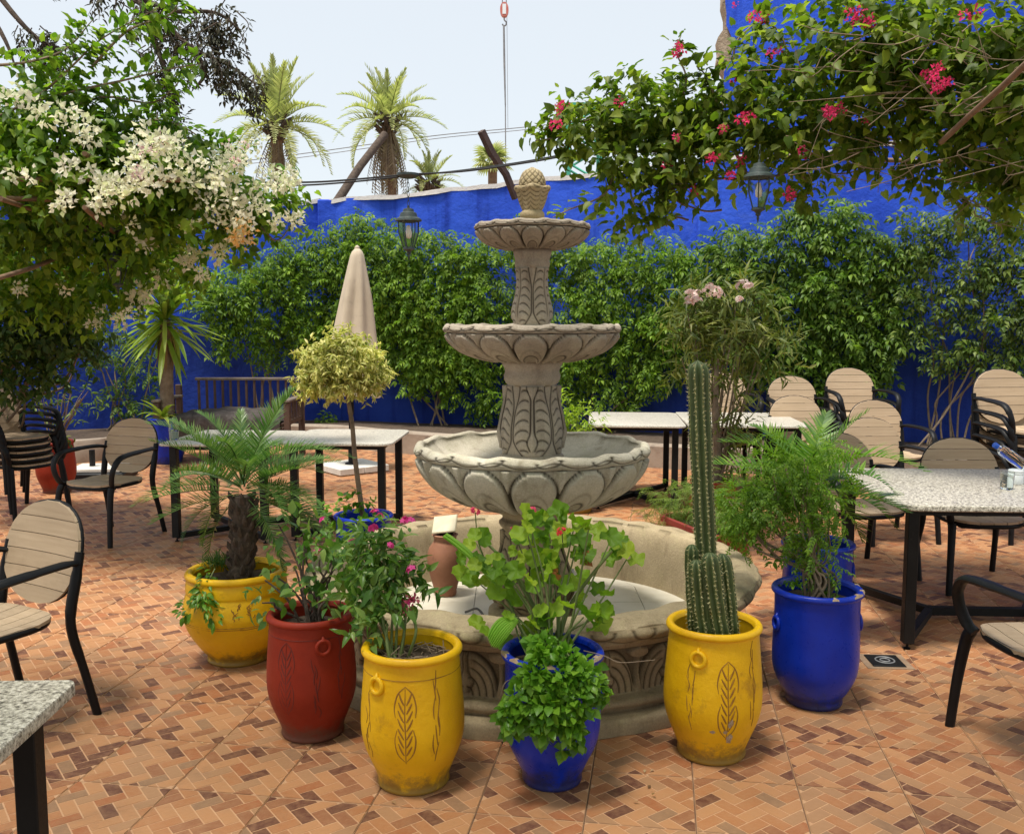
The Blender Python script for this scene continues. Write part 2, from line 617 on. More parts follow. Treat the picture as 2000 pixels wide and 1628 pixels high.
M['pole_wood'] = mat_worn('brown_pole', (.14, .08, .05), (.26, .16, .10), (.08, .05, .035), scale=6, rough=.8, world=True, bscale=40, bstr=.5)
M['blanket'] = mat_worn('charcoal_blanket', (.045, .038, .034), (.11, .095, .088), (.17, .15, .14), scale=14, rough=1, bscale=120, bstr=.9, bdist=.01, spec=.1)
M['bark'] = mat_worn('bark', (.13, .09, .06), (.25, .19, .13), (.07, .05, .035), scale=14, rough=.9, world=True, bscale=60, bstr=.8, bdist=.01)
M['bark_dark'] = mat_worn('dark_palm_bark', (.045, .03, .022), (.12, .085, .06), (.2, .15, .1), scale=22, rough=.95, world=True, bscale=80, bstr=1, bdist=.01)
M['twig'] = mat_worn('dry_twig', (.17, .12, .08), (.28, .21, .14), None, scale=20, rough=.9, world=True)
M['green_stem'] = mat_worn('green_stem', (.09, .13, .03), (.16, .20, .06), (.14, .09, .04), scale=12, rough=.6, world=True)
M['cable'] = mat_plain('black_cable', (.012, .012, .013), .6)
M['green_steel'] = mat_worn('green_painted_steel', (.04, .30, .20), (.07, .42, .28), None, scale=3, rough=.6, world=True)
M['hook_red'] = mat_worn('red_hook_paint', (.45, .10, .08), (.6, .2, .16), None, scale=3, rough=.5, world=True)
M['grey_steel'] = mat_worn('grey_steel', (.16, .16, .17), (.25, .25, .26), None, scale=3, rough=.5, world=True)
M['lantern'] = mat_worn('verdigris_iron', (.018, .026, .024), (.04, .06, .055), (.09, .12, .10), scale=18, rough=.5, bscale=80, bstr=.3, thr=(.62, .8))
M['bulb'] = mat_plain('opal_bulb', (.75, .70, .60), .3)
M['white_plastic'] = mat_plain('white_plastic', (.75, .78, .80), .35)
M['blue_plastic'] = mat_plain('blue_plastic', (.02, .12, .65), .3)
M['dark_hole'] = mat_plain('dark_recess', (.015, .013, .012), .8)
M['solar'] = mat_worn('dusty_panel', (.48, .42, .28), (.60, .54, .38), None, scale=10, rough=.35)
M['dry_leaf'] = mat_leaf('dry_leaf', (.16, .09, .04), (.26, .15, .06), (.10, .055, .03), .1, .8)
M['gold_leaf'] = mat_leaf('fallen_petal', (.50, .36, .20), (.62, .48, .32), (.42, .25, .12), .2, .8)

def _glass(name, c=(1, 1, 1)):
    m, nt, b = nodes(name)
    b.inputs['Base Color'].default_value = (*c, 1)
    b.inputs['Roughness'].default_value = .03
    b.inputs['Transmission Weight'].default_value = 1.0
    b.inputs['IOR'].default_value = 1.45
    return m
M['glass'] = _glass('clear_glass', (.93, .97, .95))
M['pane'] = _glass('lantern_glass', (.95, .96, .93))
M['pane'].node_tree.nodes['Principled BSDF'].inputs['IOR'].default_value = 1.05
M['pane'].node_tree.nodes['Principled BSDF'].inputs['Roughness'].default_value = .25

# foliage
M['vine'] = mat_leaf('vine_leaf', (.060, .130, .006), (.125, .235, .012), (.24, .36, .035), .42, .55)
M['vine_dark'] = mat_leaf('vine_leaf_dark', (.042, .098, .006), (.09, .175, .012), (.19, .29, .04), .36, .5)
M['vine_dull'] = mat_leaf('vine_leaf_dull', (.05, .10, .010), (.095, .16, .018), (.20, .26, .05), .36)
M['boug'] = mat_leaf('bougainvillea_leaf', (.055, .125, .010), (.11, .20, .016), (.24, .33, .04), .48)
M['boug_right'] = mat_leaf('bougainvillea_leaf_right', (.06, .115, .010), (.12, .18, .018), (.25, .30, .045), .48)
M['bract_white'] = mat_leaf('white_bract', (.80, .78, .58), (.86, .84, .72), (.70, .78, .42), .4, .7, (1.1, 1.1, 1.0))
M['bract_peach'] = mat_leaf('peach_bract', (.80, .40, .10), (.85, .62, .28), (.80, .66, .45), .4, .7, (1.1, 1.1, 1.0))
M['bract_mag'] = mat_leaf('magenta_bract', (.62, .02, .12), (.75, .05, .16), (.50, .02, .14), .4, .7, (1.2, 1.1, 1.1))
M['bract_pink'] = mat_leaf('pale_pink_bloom', (.85, .62, .58), (.80, .70, .62), (.75, .45, .45), .3, .7, (1.1, 1.1, 1.1))
M['vinca_pink'] = mat_leaf('vinca_pink', (.85, .05, .30), (.80, .10, .36), (.70, .03, .24), .3, .6, (1.1, 1.1, 1.1))
M['geranium_red'] = mat_leaf('geranium_red', (.80, .06, .05), (.85, .10, .08), (.70, .03, .05), .3, .6, (1.1, 1.1, 1.1))
M['geranium_rose'] = mat_leaf('geranium_rose', (.75, .06, .14), (.80, .12, .20), (.65, .03, .12), .3, .6, (1.1, 1.1, 1.1))
M['yucca'] = mat_leaf('yucca_leaf', (.11, .20, .015), (.20, .30, .03), (.34, .42, .08), .35, .4)
M['datepalm'] = mat_leaf('date_palm_leaf', (.05, .13, .025), (.09, .18, .04), (.17, .26, .08), .3, .4)
M['areca'] = mat_leaf('areca_leaf', (.05, .13, .016), (.09, .20, .024), (.17, .28, .04), .35, .4)
M['topiary'] = mat_leaf('variegated_leaf', (.24, .30, .05), (.58, .56, .16), (.78, .72, .30), .35, .5, (1.2, 1.3, .8))
M['aralia'] = mat_leaf('aralia_leaf', (.08, .17, .012), (.14, .27, .018), (.22, .36, .03), .4)
M['fern'] = mat_leaf('fern_leaf', (.11, .19, .03), (.17, .26, .05), (.25, .33, .08), .4)
M['vinca'] = mat_leaf('vinca_leaf', (.05, .13, .02), (.10, .21, .03), (.24, .34, .08), .35, .35)
M['oleander'] = mat_leaf('oleander_leaf', (.06, .095, .012), (.12, .155, .022), (.24, .25, .06), .3)
M['geranium'] = mat_leaf('geranium_leaf', (.09, .19, .012), (.18, .33, .018), (.36, .47, .04), .4, .55)
M['trailing'] = mat_leaf('trailing_leaf', (.06, .16, .012), (.11, .25, .018), (.20, .36, .035), .35, .35)
M['bright_shrub'] = mat_leaf('bright_shrub_leaf', (.16, .28, .015), (.26, .38, .02), (.36, .46, .05), .4)
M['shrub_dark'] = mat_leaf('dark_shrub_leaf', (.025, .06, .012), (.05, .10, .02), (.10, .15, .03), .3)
M['far_palm'] = mat_leaf('far_palm_leaf', (.24, .27, .11), (.34, .36, .16), (.44, .44, .22), .4, .6)
M['far_dead'] = mat_leaf('dead_frond', (.22, .16, .12), (.32, .25, .18), (.18, .12, .10), .3, .8)
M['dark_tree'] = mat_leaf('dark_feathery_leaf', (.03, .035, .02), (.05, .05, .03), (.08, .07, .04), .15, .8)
M['cactus'] = None
def _cactus():
    m, nt, b = nodes('cactus_skin')
    a = N(nt, 'ShaderNodeAttribute', attribute_name='groove')
    g = N(nt, 'ShaderNodeNewGeometry')
    n = noise(nt, 18, 5, .6, g.outputs['Position'])
    c = ramp(nt, n.outputs[0], [(.3, (.030, .052, .012)), (.7, (.055, .085, .020))]).outputs[0]
    c = mix(nt, a.outputs['Fac'], c, (.15, .17, .055))
    nt.links.new(c, b.inputs['Base Color'])
    b.inputs['Roughness'].default_value = .55
    return m
M['cactus'] = _cactus()
M['spine'] = mat_plain('yellowish_spine', (.55, .50, .26), .6)
# ================================================================ leaf shapes
def leaf4(w=.5, fold=.12, curl=.15):
    V = [(0, 0, 0), (-w / 2, .42, fold), (0, .5, 0), (w / 2, .42, fold), (0, 1, -curl)]
    return np.array(V, float), [(0, 2, 1), (0, 3, 2), (1, 2, 4), (2, 3, 4)]

def leaf8(w=.5, fold=.12, curl=.2, mid=.4, base=0.0):
    """a fuller leaf: short stalk, folded blade, drooping tip"""
    st = [(0, base), (.18, .7), (mid, 1.0), (.72, .62), (1, 0)]
    V, F = [], []
    for t, k in st:
        z = -curl * t * t
        if k == 0:
            V.append((0, t, z))
        else:
            V += [(-w / 2 * k, t, z + fold * k), (0, t, z), (w / 2 * k, t, z + fold * k)]
    # indices
    if base == 0:
        F += [(0, 2, 1), (0, 3, 2)]
        r = 1
    else:
        r = 0
    rows = 3 if base == 0 else 4
    for i in range(rows - 1):
        a = r + i * 3
        F += [(a, a + 1, a + 4, a + 3), (a + 1, a + 2, a + 5, a + 4)]
    a = r + (rows - 1) * 3
    F += [(a, a + 1, a + 3), (a + 1, a + 2, a + 3)]
    return np.array(V, float), F

def heart(w=.8, fold=.1, curl=.25):
    V = [(0, 0, 0), (-.3 * w, -.10, .03), (-.5 * w, .22, fold), (-.33 * w, .62, fold * .5), (0, 1, -curl), (.33 * w, .62, fold * .5), (.5 * w, .22, fold), (.3 * w, -.10, .03), (0, .45, -.03)]
    return np.array(V, float), [(0, 8, 1), (1, 8, 2), (2, 8, 3), (3, 8, 4), (4, 8, 5), (5, 8, 6), (6, 8, 7), (7, 8, 0)]

def blade(w=.06, fold=.02, droop=.2, nseg=5, w0=.6):
    V, F = [], []
    for i in range(nseg + 1):
        t = i / nseg
        k = (w0 + (1 - w0) * min(1, t * 3)) * (1 - max(0, (t - .55) / .45) ** 1.6) + .02
        z = -droop * t * t
        y = t * (1 - .25 * droop * t)
        V += [(-w / 2 * k, y, z + fold * k), (0, y, z), (w / 2 * k, y, z + fold * k)]
    for i in range(nseg):
        a = i * 3
        F += [(a, a + 1, a + 4, a + 3), (a + 1, a + 2, a + 5, a + 4)]
    return np.array(V, float), F

def rotz(a):
    c, s = math.cos(a), math.sin(a)
    return np.array([[c, -s, 0], [s, c, 0], [0, 0, 1]])
def rotx(a):
    c, s = math.cos(a), math.sin(a)
    return np.array([[1, 0, 0], [0, c, -s], [0, s, c]])
def roty(a):
    c, s = math.cos(a), math.sin(a)
    return np.array([[c, 0, s], [0, 1, 0], [-s, 0, c]])

def pinnate(pairs=4, L=1.0, ll=.34, lw=.15, droop=.25, lift=.1, terminal=True):
    """compound leaf: rachis along +Y with leaflet pairs"""
    items = []
    lf = leaf4(lw / ll, .10, .25)
    def pos(t):
        return np.array([0, L * t * (1 - .15 * droop * t), -droop * L * t * t])
    for i in range(pairs):
        t = .22 + .70 * i / max(pairs - 1, 1)
        for sgn in (-1, 1):
            s = ll * (1 - .25 * abs(t - .5)) * random.uniform(.85, 1.1)
            M3 = rotz(-sgn * R(random.uniform(52, 68))) @ rotx(R(random.uniform(-25, 5)) - droop * t) * s
            items.append(tpl_xf(lf, M3, pos(t)))
    if terminal:
        items.append(tpl_xf(lf, rotx(-droop * 1.5) * ll, pos(.97)))
    # rachis as a thin strip
    a, b, c = pos(0), pos(.5), pos(1)
    w = .008 * L
    V = [a + [-w, 0, 0], a + [w, 0, 0], b + [w, 0, 0], b + [-w, 0, 0], c + [0, 0, 0]]
    items.append((np.array(V), [(0, 1, 2, 3), (3, 2, 4)]))
    return tpl_merge(items)

def frond(L=1.0, n=26, ll=.22, lw=.014, droop=.5, lift=0.0, vang=35, t0=.18, stem=.012, taper=.55, jit=.12, tipdroop=.4):
    """feather palm frond, rachis starts along +Y and bends down (-Z)"""
    def pos(t):
        return np.array([0, L * (t - .18 * droop * t ** 3), L * (lift * t - droop * .5 * t ** 2.2)])
    items = []
    # rachis: triangular tube
    V, F = [], []
    K = 8
    for i in range(K + 1):
        t = i / K
        p = pos(t)
        w = stem * L * (1 - .8 * t)
        V += [p + [-w, 0, 0], p + [w, 0, 0], p + [0, 0, w * .9]]
        if i:
            a = (i - 1) * 3
            F += [(a, a + 1, a + 4, a + 3), (a + 1, a + 2, a + 5, a + 4), (a + 2, a, a + 3, a + 5)]
    items.append((np.array(V), F))
    for i in range(n):
        t = t0 + (1 - t0) * i / (n - 1)
        p = pos(t)
        d = pos(min(t + .02, 1.0)) - pos(max(t - .02, 0))
        el = math.atan2(d[2], d[1])
        for sgn in (-1, 1):
            s = ll * L * (.55 + .9 * math.sin(PI * min(1, .18 + t * .8))) / 1.3 * (1 - (1 - taper) * t) * random.uniform(1 - jit, 1 + jit)
            yaw = R(70 - 42 * t + random.uniform(-7, 7))
            V = np.array([(0, 0, 0), (lw * L / s / 2, .25, 0), (0, 1, -tipdroop * .3), (-lw * L / s / 2, .25, 0), (0, .6, .01 - tipdroop * .08)])
            V = np.array([(-lw * L / s / 2, 0, 0), (lw * L / s / 2, 0, 0), (lw * L / s / 2, .5, -tipdroop * .06), (0, 1, -tipdroop * .3), (-lw * L / s / 2, .5, -tipdroop * .06)])
            M3 = rotx(el) @ roty(sgn * R(0)) @ rotz(-sgn * yaw) @ rotx(R(vang) * random.uniform(.6, 1.2)) * s
            items.append((V @ M3.T + p, [(0, 1, 2, 4), (4, 2, 3)]))
    return tpl_merge(items)

# ================================================================ where leaves go
def blob_twigs(blobs, per_m3=60, leaves_per=10, twig=.22, shell=.55, grav=.25, n_fix=None, seed=None):
    """blobs: (px,py,Y,r_px[,flatten]) -> leaf positions, directions, ups (world)"""
    P, D, U = [], [], []
    for b in blobs:
        c = np.array(at(b[0], b[1], b[2]))
        r = b[3] * b[2] / FPX
        fl = b[4] if len(b) > 4 else 1.0
        dens = b[5] if len(b) > 5 else 1.0
        n = int(per_m3 * dens * (r ** 2) * 12) + 3
        d = rng.normal(size=(n, 3))
        d /= np.linalg.norm(d, axis=1, keepdims=True)
        rad = r * (shell + (1 - shell) * rng.random(n) ** .6) * (1 + .22 * rng.normal(size=n))
        base = c + d * rad[:, None] * np.array([1, 1, fl])
        tw = d + rng.normal(size=(n, 3)) * .55 + np.array([0, 0, -grav])
        tw /= np.linalg.norm(tw, axis=1, keepdims=True)
        for k in range(leaves_per):
            t = (k + .5) / leaves_per
            p = base + tw * (twig * t) + rng.normal(size=(n, 3)) * twig * .10
            side = np.cross(tw, rng.normal(size=(n, 3)))
            side /= np.maximum(np.linalg.norm(side, axis=1, keepdims=True), 1e-6)
            ld = tw * .5 + side * .8 + np.array([0, 0, -grav])
            P.append(p); D.append(ld)
            U.append(np.array([0, 0, 1.0]) + d * .6 + rng.normal(size=(n, 3)) * .35)
    return np.concatenate(P), np.concatenate(D), np.concatenate(U)

def blob_points(blobs, per_m2=40, shell=.8, facing=None):
    P, D, U = [], [], []
    for b in blobs:
        c = np.array(at(b[0], b[1], b[2]))
        r = b[3] * b[2] / FPX
        fl = b[4] if len(b) > 4 else 1.0
        dens = b[5] if len(b) > 5 else 1.0
        n = int(per_m2 * dens * 12.6 * r * r) + 2
        d = rng.normal(size=(n, 3))
        d /= np.linalg.norm(d, axis=1, keepdims=True)
        if facing is not None:
            flip = (d @ np.array(facing)) < -.35
            d[flip] *= -1
        rad = r * (shell + (1 - shell) * rng.random(n)) * (1 + .15 * rng.normal(size=n))
        P.append(c + d * rad[:, None] * np.array([1, 1, fl]))
        D.append(d + rng.normal(size=(n, 3)) * .4)
        U.append(np.array([0, 0, 1.0]) + d * .8 + rng.normal(size=(n, 3)) * .4)
    return np.concatenate(P), np.concatenate(D), np.concatenate(U)

def along(pts, n, spread=.03, out=.8):
    Q = smooth(pts, 8)
    P, D, U = [], [], []
    seg = len(Q) - 1
    for i in range(n):
        t = random.random() ** .85 * seg
        k = min(int(t), seg - 1)
        p = Q[k].lerp(Q[k + 1], t - k)
        d = (Q[k + 1] - Q[k]).normalized()
        s = Vector(rng.normal(size=3)).cross(d)
        s.normalize()
        P.append(p + s * spread * random.random())
        D.append(d * .4 + s * out + Vector((0, 0, -.15)))
        U.append(Vector((0, 0, 1)) + Vector(rng.normal(size=3)) * .3)
    return np.array(P), np.array(D), np.array(U)

def stack(*a):
    return tuple(np.concatenate(x) for x in zip(*a))

# ================================================================ flowers
def petal_cluster(n, size, spread, tpl):
    items = []
    for i in range(n):
        d = rng.normal(size=3)
        d /= np.linalg.norm(d)
        M3 = frames([d + rng.normal(size=3) * .5], [rng.normal(size=3)])[0] * size * random.uniform(.7, 1.15)
        items.append(tpl_xf(tpl, M3, d * spread * random.uniform(.1, .85)))
    return tpl_merge(items)

def place_clusters(parent, name, mes, mat, pts, scale=1.0):
    base = wloc(parent)
    for p in pts:
        me = random.choice(mes)
        if not me.materials:
            me.materials.append(mat)
        o = bpy.data.objects.new(name, me)
        o.parent = parent
        o.location = Vector(p) - base
        o.rotation_euler = (random.uniform(-.6, .6), random.uniform(-.6, .6), random.uniform(0, 6.28))
        s = scale * random.uniform(.75, 1.25)
        o.scale = (s, s, s)
        col.objects.link(o)

# ================================================================ patio floor: printed ceramic tiles with grout
TH = math.atan(-290 / FPX)          # tile rows lie slightly askew to the view (rotation about z)
TS = .365
cr = ground(1767, 1549)
ca, sa = math.cos(TH), math.sin(TH)
def t2w(u, v):
    return (cr.x + u * ca - v * sa, cr.y + u * sa + v * ca)

def clip(poly, h):
    for ax, sg in ((0, 1), (0, -1), (1, 1), (1, -1)):
        out = []
        for i in range(len(poly)):
            a, b = poly[i], poly[(i + 1) % len(poly)]
            ia, ib = sg * a[ax] <= h, sg * b[ax] <= h
            if ia: out.append(a)
            if ia != ib:
                t = (sg * h - a[ax]) / (b[ax] - a[ax])
                out.append((a[0] + (b[0] - a[0]) * t, a[1] + (b[1] - a[1]) * t)) if ax == 0 and sg == 1 else out.append((a[0] + t * (b[0] - a[0]), a[1] + t * (b[1] - a[1])))
        poly = out
        if len(poly) < 3:
            return []
    return poly

def tile_variant(seed):
    rnd = random.Random(seed)
    w = .0515
    ox, oy = rnd.uniform(-.5, .5), rnd.uniform(-.5, .5)
    h = TS / 2 - .0035
    polys = []
    c45 = math.cos(PI / 4)
    for r in range(-14, 15):
        for k in range(-7, 8):
            for (x, y, a, b) in ((r + 4 * k, r, 2, 1), (r + 3 + 4 * k, r, 1, 2)):
                g = .0024
                q = [(x * w + g, y * w + g), ((x + a) * w - g, y * w + g), ((x + a) * w - g, (y + b) * w - g), (x * w + g, (y + b) * w - g)]
                q = [((p[0] + ox) * c45 - (p[1] + oy) * c45, (p[0] + ox) * c45 + (p[1] + oy) * c45) for p in q]
                q = clip(q, h)
                if len(q) >= 3:
                    ar = abs(sum(q[i][0] * q[(i + 1) % len(q)][1] - q[(i + 1) % len(q)][0] * q[i][1] for i in range(len(q)))) / 2
                    if ar > 2e-4:
                        polys.append(q)
    mb = MB()
    # plate (mortar level) with a small bevel
    z0 = 0.0
    H = TS / 2 - .0018
    hb = H - .003
    V = [(-H, -H, z0 - .004), (H, -H, z0 - .004), (H, H, z0 - .004), (-H, H, z0 - .004),
         (-hb, -hb, z0), (hb, -hb, z0), (hb, hb, z0), (-hb, hb, z0)]
    mb.add(V, [(0, 1, 5, 4), (1, 2, 6, 5), (2, 3, 7, 6), (3, 0, 4, 7), (4, 5, 6, 7)])
    nm = len(mb.f)
    for q in polys:
        n = len(q)
        cx = sum(p[0] for p in q) / n
        cy = sum(p[1] for p in q) / n
        top = [(cx + (p[0] - cx) * .985, cy + (p[1] - cy) * .985, z0 + .0013) for p in q]
        bot = [(p[0], p[1], z0 - .0005) for p in q]
        F = [tuple(range(n, 2 * n))] + [(i, (i + 1) % n, n + (i + 1) % n, n + i) for i in range(n)]
        mb.add(bot + top, F)
    me = mb.mesh('floor_tile', 0)
    me.materials.append(M['mortar'])
    me.materials.append(M['brick'])
    me.polygons.foreach_set('material_index', [0] * nm + [1] * (len(me.polygons) - nm))
    return me, mb, nm

variants = [tile_variant(s) for s in range(8)]
floor = MB().box((0, 8, -.05 - .006), (60, 50, .1))
patio = obj('patio_floor', floor.mesh('patio_floor', 0), M['grout'])
tag(patio, 'patio floor of peach ceramic tiles printed with a brown herringbone pattern', None, None, 'structure')
cells = []
for i in range(-60, 60):
    for j in range(-20, 60):
        x, y = t2w((i + .5) * TS, (j + .5) * TS)
        if y < 2.1 or y > 13.2: continue
        px = 1000 + x * FPX / y
        if px < -420 or px > 2420: continue
        cells.append((y + abs(x) * .02 + (0 if -60 < px < 2060 else 100), x, y))
cells.sort()
rnd = random.Random(5)
sv, sf, si = [], [], []
for k, (_, x, y) in enumerate(cells):
    me, mb, nm = variants[rnd.randrange(8)]
    rz = TH + rnd.randrange(4) * PI / 2
    dz = rnd.uniform(-.0006, .0006)
    tx, ty = rnd.uniform(-.002, .002), rnd.uniform(-.002, .002)
    if k < 300:
        o = bpy.data.objects.new('floor_tile', me)
        o.location = (x, y - 8 + 8, 0.0 + dz)
        o.rotation_euler = (tx, ty, rz)
        col.objects.link(o)
        o.parent = patio
    else:
        c, s = math.cos(rz), math.sin(rz)
        o0 = len(sv)
        sv += [(x + a * c - b * s, y + a * s + b * c, z + dz) for a, b, z in mb.v]
        sf += [tuple(q + o0 for q in f) for f in mb.f]
        si += [0] * nm + [1] * (len(mb.f) - nm)
m2 = bpy.data.meshes.new('floor_tile_field')
m2.from_pydata(sv, [], sf)
m2.materials.append(M['mortar']); m2.materials.append(M['brick'])
m2.polygons.foreach_set('material_index', si)
fo = obj('floor_tile_field', m2, None, patio, kind='stuff')

# terrain beyond the wall so that nothing floats
terr = obj('ground', MB().box((0, 180, -.72), (600, 420, 1.0)).mesh('ground', 0), mat_worn('dusty_earth', (.30, .22, .15), (.42, .32, .22), (.2, .15, .1), scale=.3, rough=.95, world=True))
tag(terr, None, None, None, 'structure')

# ================================================================ blue garden wall, kerb bed, tall house
WALL = [(-900, 9.2, 3.2), (-250, 11.2, 3.2), (150, 12.4, 3.1), (461, 13.2, None, 413), (629, 13.6, None, 391)]
WALL2 = [(629, 13.6, None, 393), (800, 13.2, None, 381), (1000, 12.8, None, 357), (1190, 12.3, None, 337), (1390, 11.8, None, 312)]
WALL3 = [(1390, 11.75, None, 310), (1600, 11.4, None, 300), (1780, 11.1, None, 270), (2050, 10.7, None, 262), (2500, 10.1, None, 255), (3000, 9.6, None, 250)]
def wpt(w):
    p = at(w[0], 625, w[1])
    if w[2] is not None:
        return Vector((p.x, w[1], w[2]))
    return Vector((p.x, w[1], at(w[0], w[3], w[1]).z))
def wall_Y(px):
    P = WALL + WALL2[1:] + WALL3[1:]
    for a, b in zip(P, P[1:]):
        if a[0] <= px <= b[0]:
            t = (px - a[0]) / (b[0] - a[0])
            return a[1] + t * (b[1] - a[1])
    return P[-1][1]

def wall_mesh(ws, thick=.28, sub=10):
    pts = [wpt(w) for w in ws]
    Q = []
    for a, b in zip(pts, pts[1:]):
        n = max(2, int((b - a).length * sub / 2))
        for k in range(n):
            t = k / n
            p = a.lerp(b, t)
            p.z += .010 * math.sin(p.x * 5.1) + .008 * math.sin(p.x * 13.7 + 1)
            Q.append(p)
    Q.append(pts[-1])
    vs, fs = [], []
    H = 12
    for i, p in enumerate(Q):
        for j in range(H + 1):
            z = p.z * j / H
            und = .012 * math.sin(p.x * 1.9 + z * 1.3) + .008 * math.sin(p.x * 4.7 - z * 3.1)
            vs.append((p.x, p.y + und * (1 if 0 < j else 0), z))
        vs.append((p.x, p.y + thick, p.z))
        vs.append((p.x, p.y + thick, 0))
    st = H + 3
    for i in range(len(Q) - 1):
        for j in range(st - 1):
            a = i * st + j
            fs.append((a, a + st, a + st + 1, a + 1))
    fs.append(tuple(range(st)))
    fs.append(tuple(range((len(Q) - 1) * st, len(Q) * st))[::-1])
    mb = MB(); mb.add(vs, fs)
    cop = MB()
    for side in (0,):
        path = [(p.x, p.y + thick / 2, p.z + .012) for p in Q]
        vs2, fs2 = [], []
        for k, q in enumerate(path):
            a = .012 * math.sin(q[0] * 7.7) + .008 * math.sin(q[0] * 21)
            vs2 += [(q[0], q[1] - thick / 2 - .02 + a, q[2] - .045 + a * .5), (q[0], q[1] - thick / 2 - .015 + a, q[2] + .012), (q[0], q[1] + thick / 2 + .03, q[2] + .03), (q[0], q[1] + thick / 2 + .03, q[2] - .045)]
            if k:
                o = (k - 1) * 4
                fs2 += [(o, o + 4, o + 5, o + 1), (o + 1, o + 5, o + 6, o + 2), (o + 2, o + 6, o + 7, o + 3)]
        cop.add(vs2, fs2)
    return mb, cop

for ws, lab in ((WALL, 'blue plastered garden wall behind the wooden bench and yucca'),
                (WALL2, 'blue plastered garden wall behind the fountain with a pale rough top edge'),
                (WALL3, 'blue plastered garden wall behind the stacked chairs on the right')):
    mb, cop = wall_mesh(ws)
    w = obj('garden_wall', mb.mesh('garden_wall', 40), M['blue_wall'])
    tag(w, lab, 'wall', 'blue garden walls', 'thing')
    obj('coping', cop.mesh('coping', 0), M['coping'], w)
# the pilasters
for (px, py, lab) in ((1392, 306, 'blue square pilaster where the right wall steps up'), (640, 389, 'blue square pilaster at the wall corner behind the parasol')):
    Y = wall_Y(px) - .08
    t = at(px, py, Y)
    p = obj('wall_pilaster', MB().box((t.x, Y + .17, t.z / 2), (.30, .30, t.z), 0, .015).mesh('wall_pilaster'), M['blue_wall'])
    tag(p, lab, 'pilaster')

# planting bed kerb
def kerb():
    pts = []
    for px, py in ((-250, 925), (150, 905), (330, 880), (600, 868), (760, 884), (900, 893), (1100, 903), (1300, 915), (1500, 928), (1750, 945), (2050, 965), (2500, 995)):
        pts.append(ground(px, py))
    Q = smooth(pts, 6)
    vs, fs = [], []
    for i, p in enumerate(Q):
        h = .27 + .008 * math.sin(p.x * 3)
        for (dy, z) in ((0, 0), (0, h - .02), (.02, h), (.16, h), (.18, h - .02), (.18, 0)):
            vs.append((p.x, p.y + dy, z))
    for i in range(len(Q) - 1):
        for k in range(5):
            a = i * 6 + k
            fs.append((a, a + 6, a + 7, a + 1))
    mb = MB(); mb.add(vs, fs)
    o = obj('planting_bed_kerb', mb.mesh('planting_bed_kerb', 40), M['kerb'])
    tag(o, 'low rough plaster kerb of the planting bed along the foot of the blue wall', 'kerb', None, 'thing')
    vs, fs = [], []
    for i, p in enumerate(Q):
        vs += [(p.x, p.y + .17, .22), (p.x, 14.5, .22)]
    for i in range(len(Q) - 1):
        a = i * 2
        fs.append((a, a + 2, a + 3, a + 1))
    s = MB(); s.add(vs, fs)
    so = obj('planting_bed_soil', s.mesh('planting_bed_soil', 0), M['soil'])
    tag(so, None, None, None, 'structure')
kerb()

# tall blue house, broken at its left edge
def tall_house():
    Y = 16.0
    a = at(1415, 0, Y)
    x0 = a.x
    z1 = 11.0
    vs, fs = [], []
    K = 60
    front = []
    rr = random.Random(3)
    for k in range(K + 1):
        z = z1 * k / K
        j = rr.uniform(-.035, .035)
        pyz = 625 - (z - 1.65) * FPX / Y
        if 80 < pyz < 150: j -= .09
        vs += [(x0 + j, Y, z), (x0 + j + .05, Y + .44, z), (x0 + .25 + j * .3, Y - .008, z)]
    for k in range(K):
        o = k * 3
        fs += [(o, o + 3, o + 4, o + 1), (o, o + 2, o + 5, o + 3)]
    e = MB(); e.add(vs, fs)
    b = MB()
    b.box((x0 + .15 + 6, Y + .22, z1 / 2), (12, .42, z1))
    root = thing('blue_house', 'tall blue rendered house with a broken left edge rising behind the right wall', 'house', (x0, Y, 0))
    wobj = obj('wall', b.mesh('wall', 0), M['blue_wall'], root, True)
    obj('broken_edge', e.mesh('broken_edge', 0), M['rubble'], root, True)
    # thin irregular blue skin over the rubble
    vs, fs = [], []
    rr = random.Random(9)
    for k in range(K + 1):
        z = z1 * k / K
        pyz = 625 - (z - 1.65) * FPX / Y
        inn = .005 + rr.uniform(0, .03) + (.11 if 85 < pyz < 150 else 0)
        vs += [(x0 + inn, Y - .03, z), (x0 + 11.9, Y - .03, z)]
    for k in range(K):
        o = 2 * k
        fs.append((o, o + 1, o + 3, o + 2))
    s = MB(); s.add(vs, fs)
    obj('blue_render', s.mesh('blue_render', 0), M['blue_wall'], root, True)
    obj('coping', MB().box((x0 + 6.2, Y + .2, z1 + .1), (12.2, .7, .2), 0, .02).mesh('coping'), M['coping'], root, True)
tall_house()
# ================================================================ carved stone
def sm(x, a, b):
    t = np.clip((x - a) / (b - a), 0, 1)
    return t * t * (3 - 2 * t)

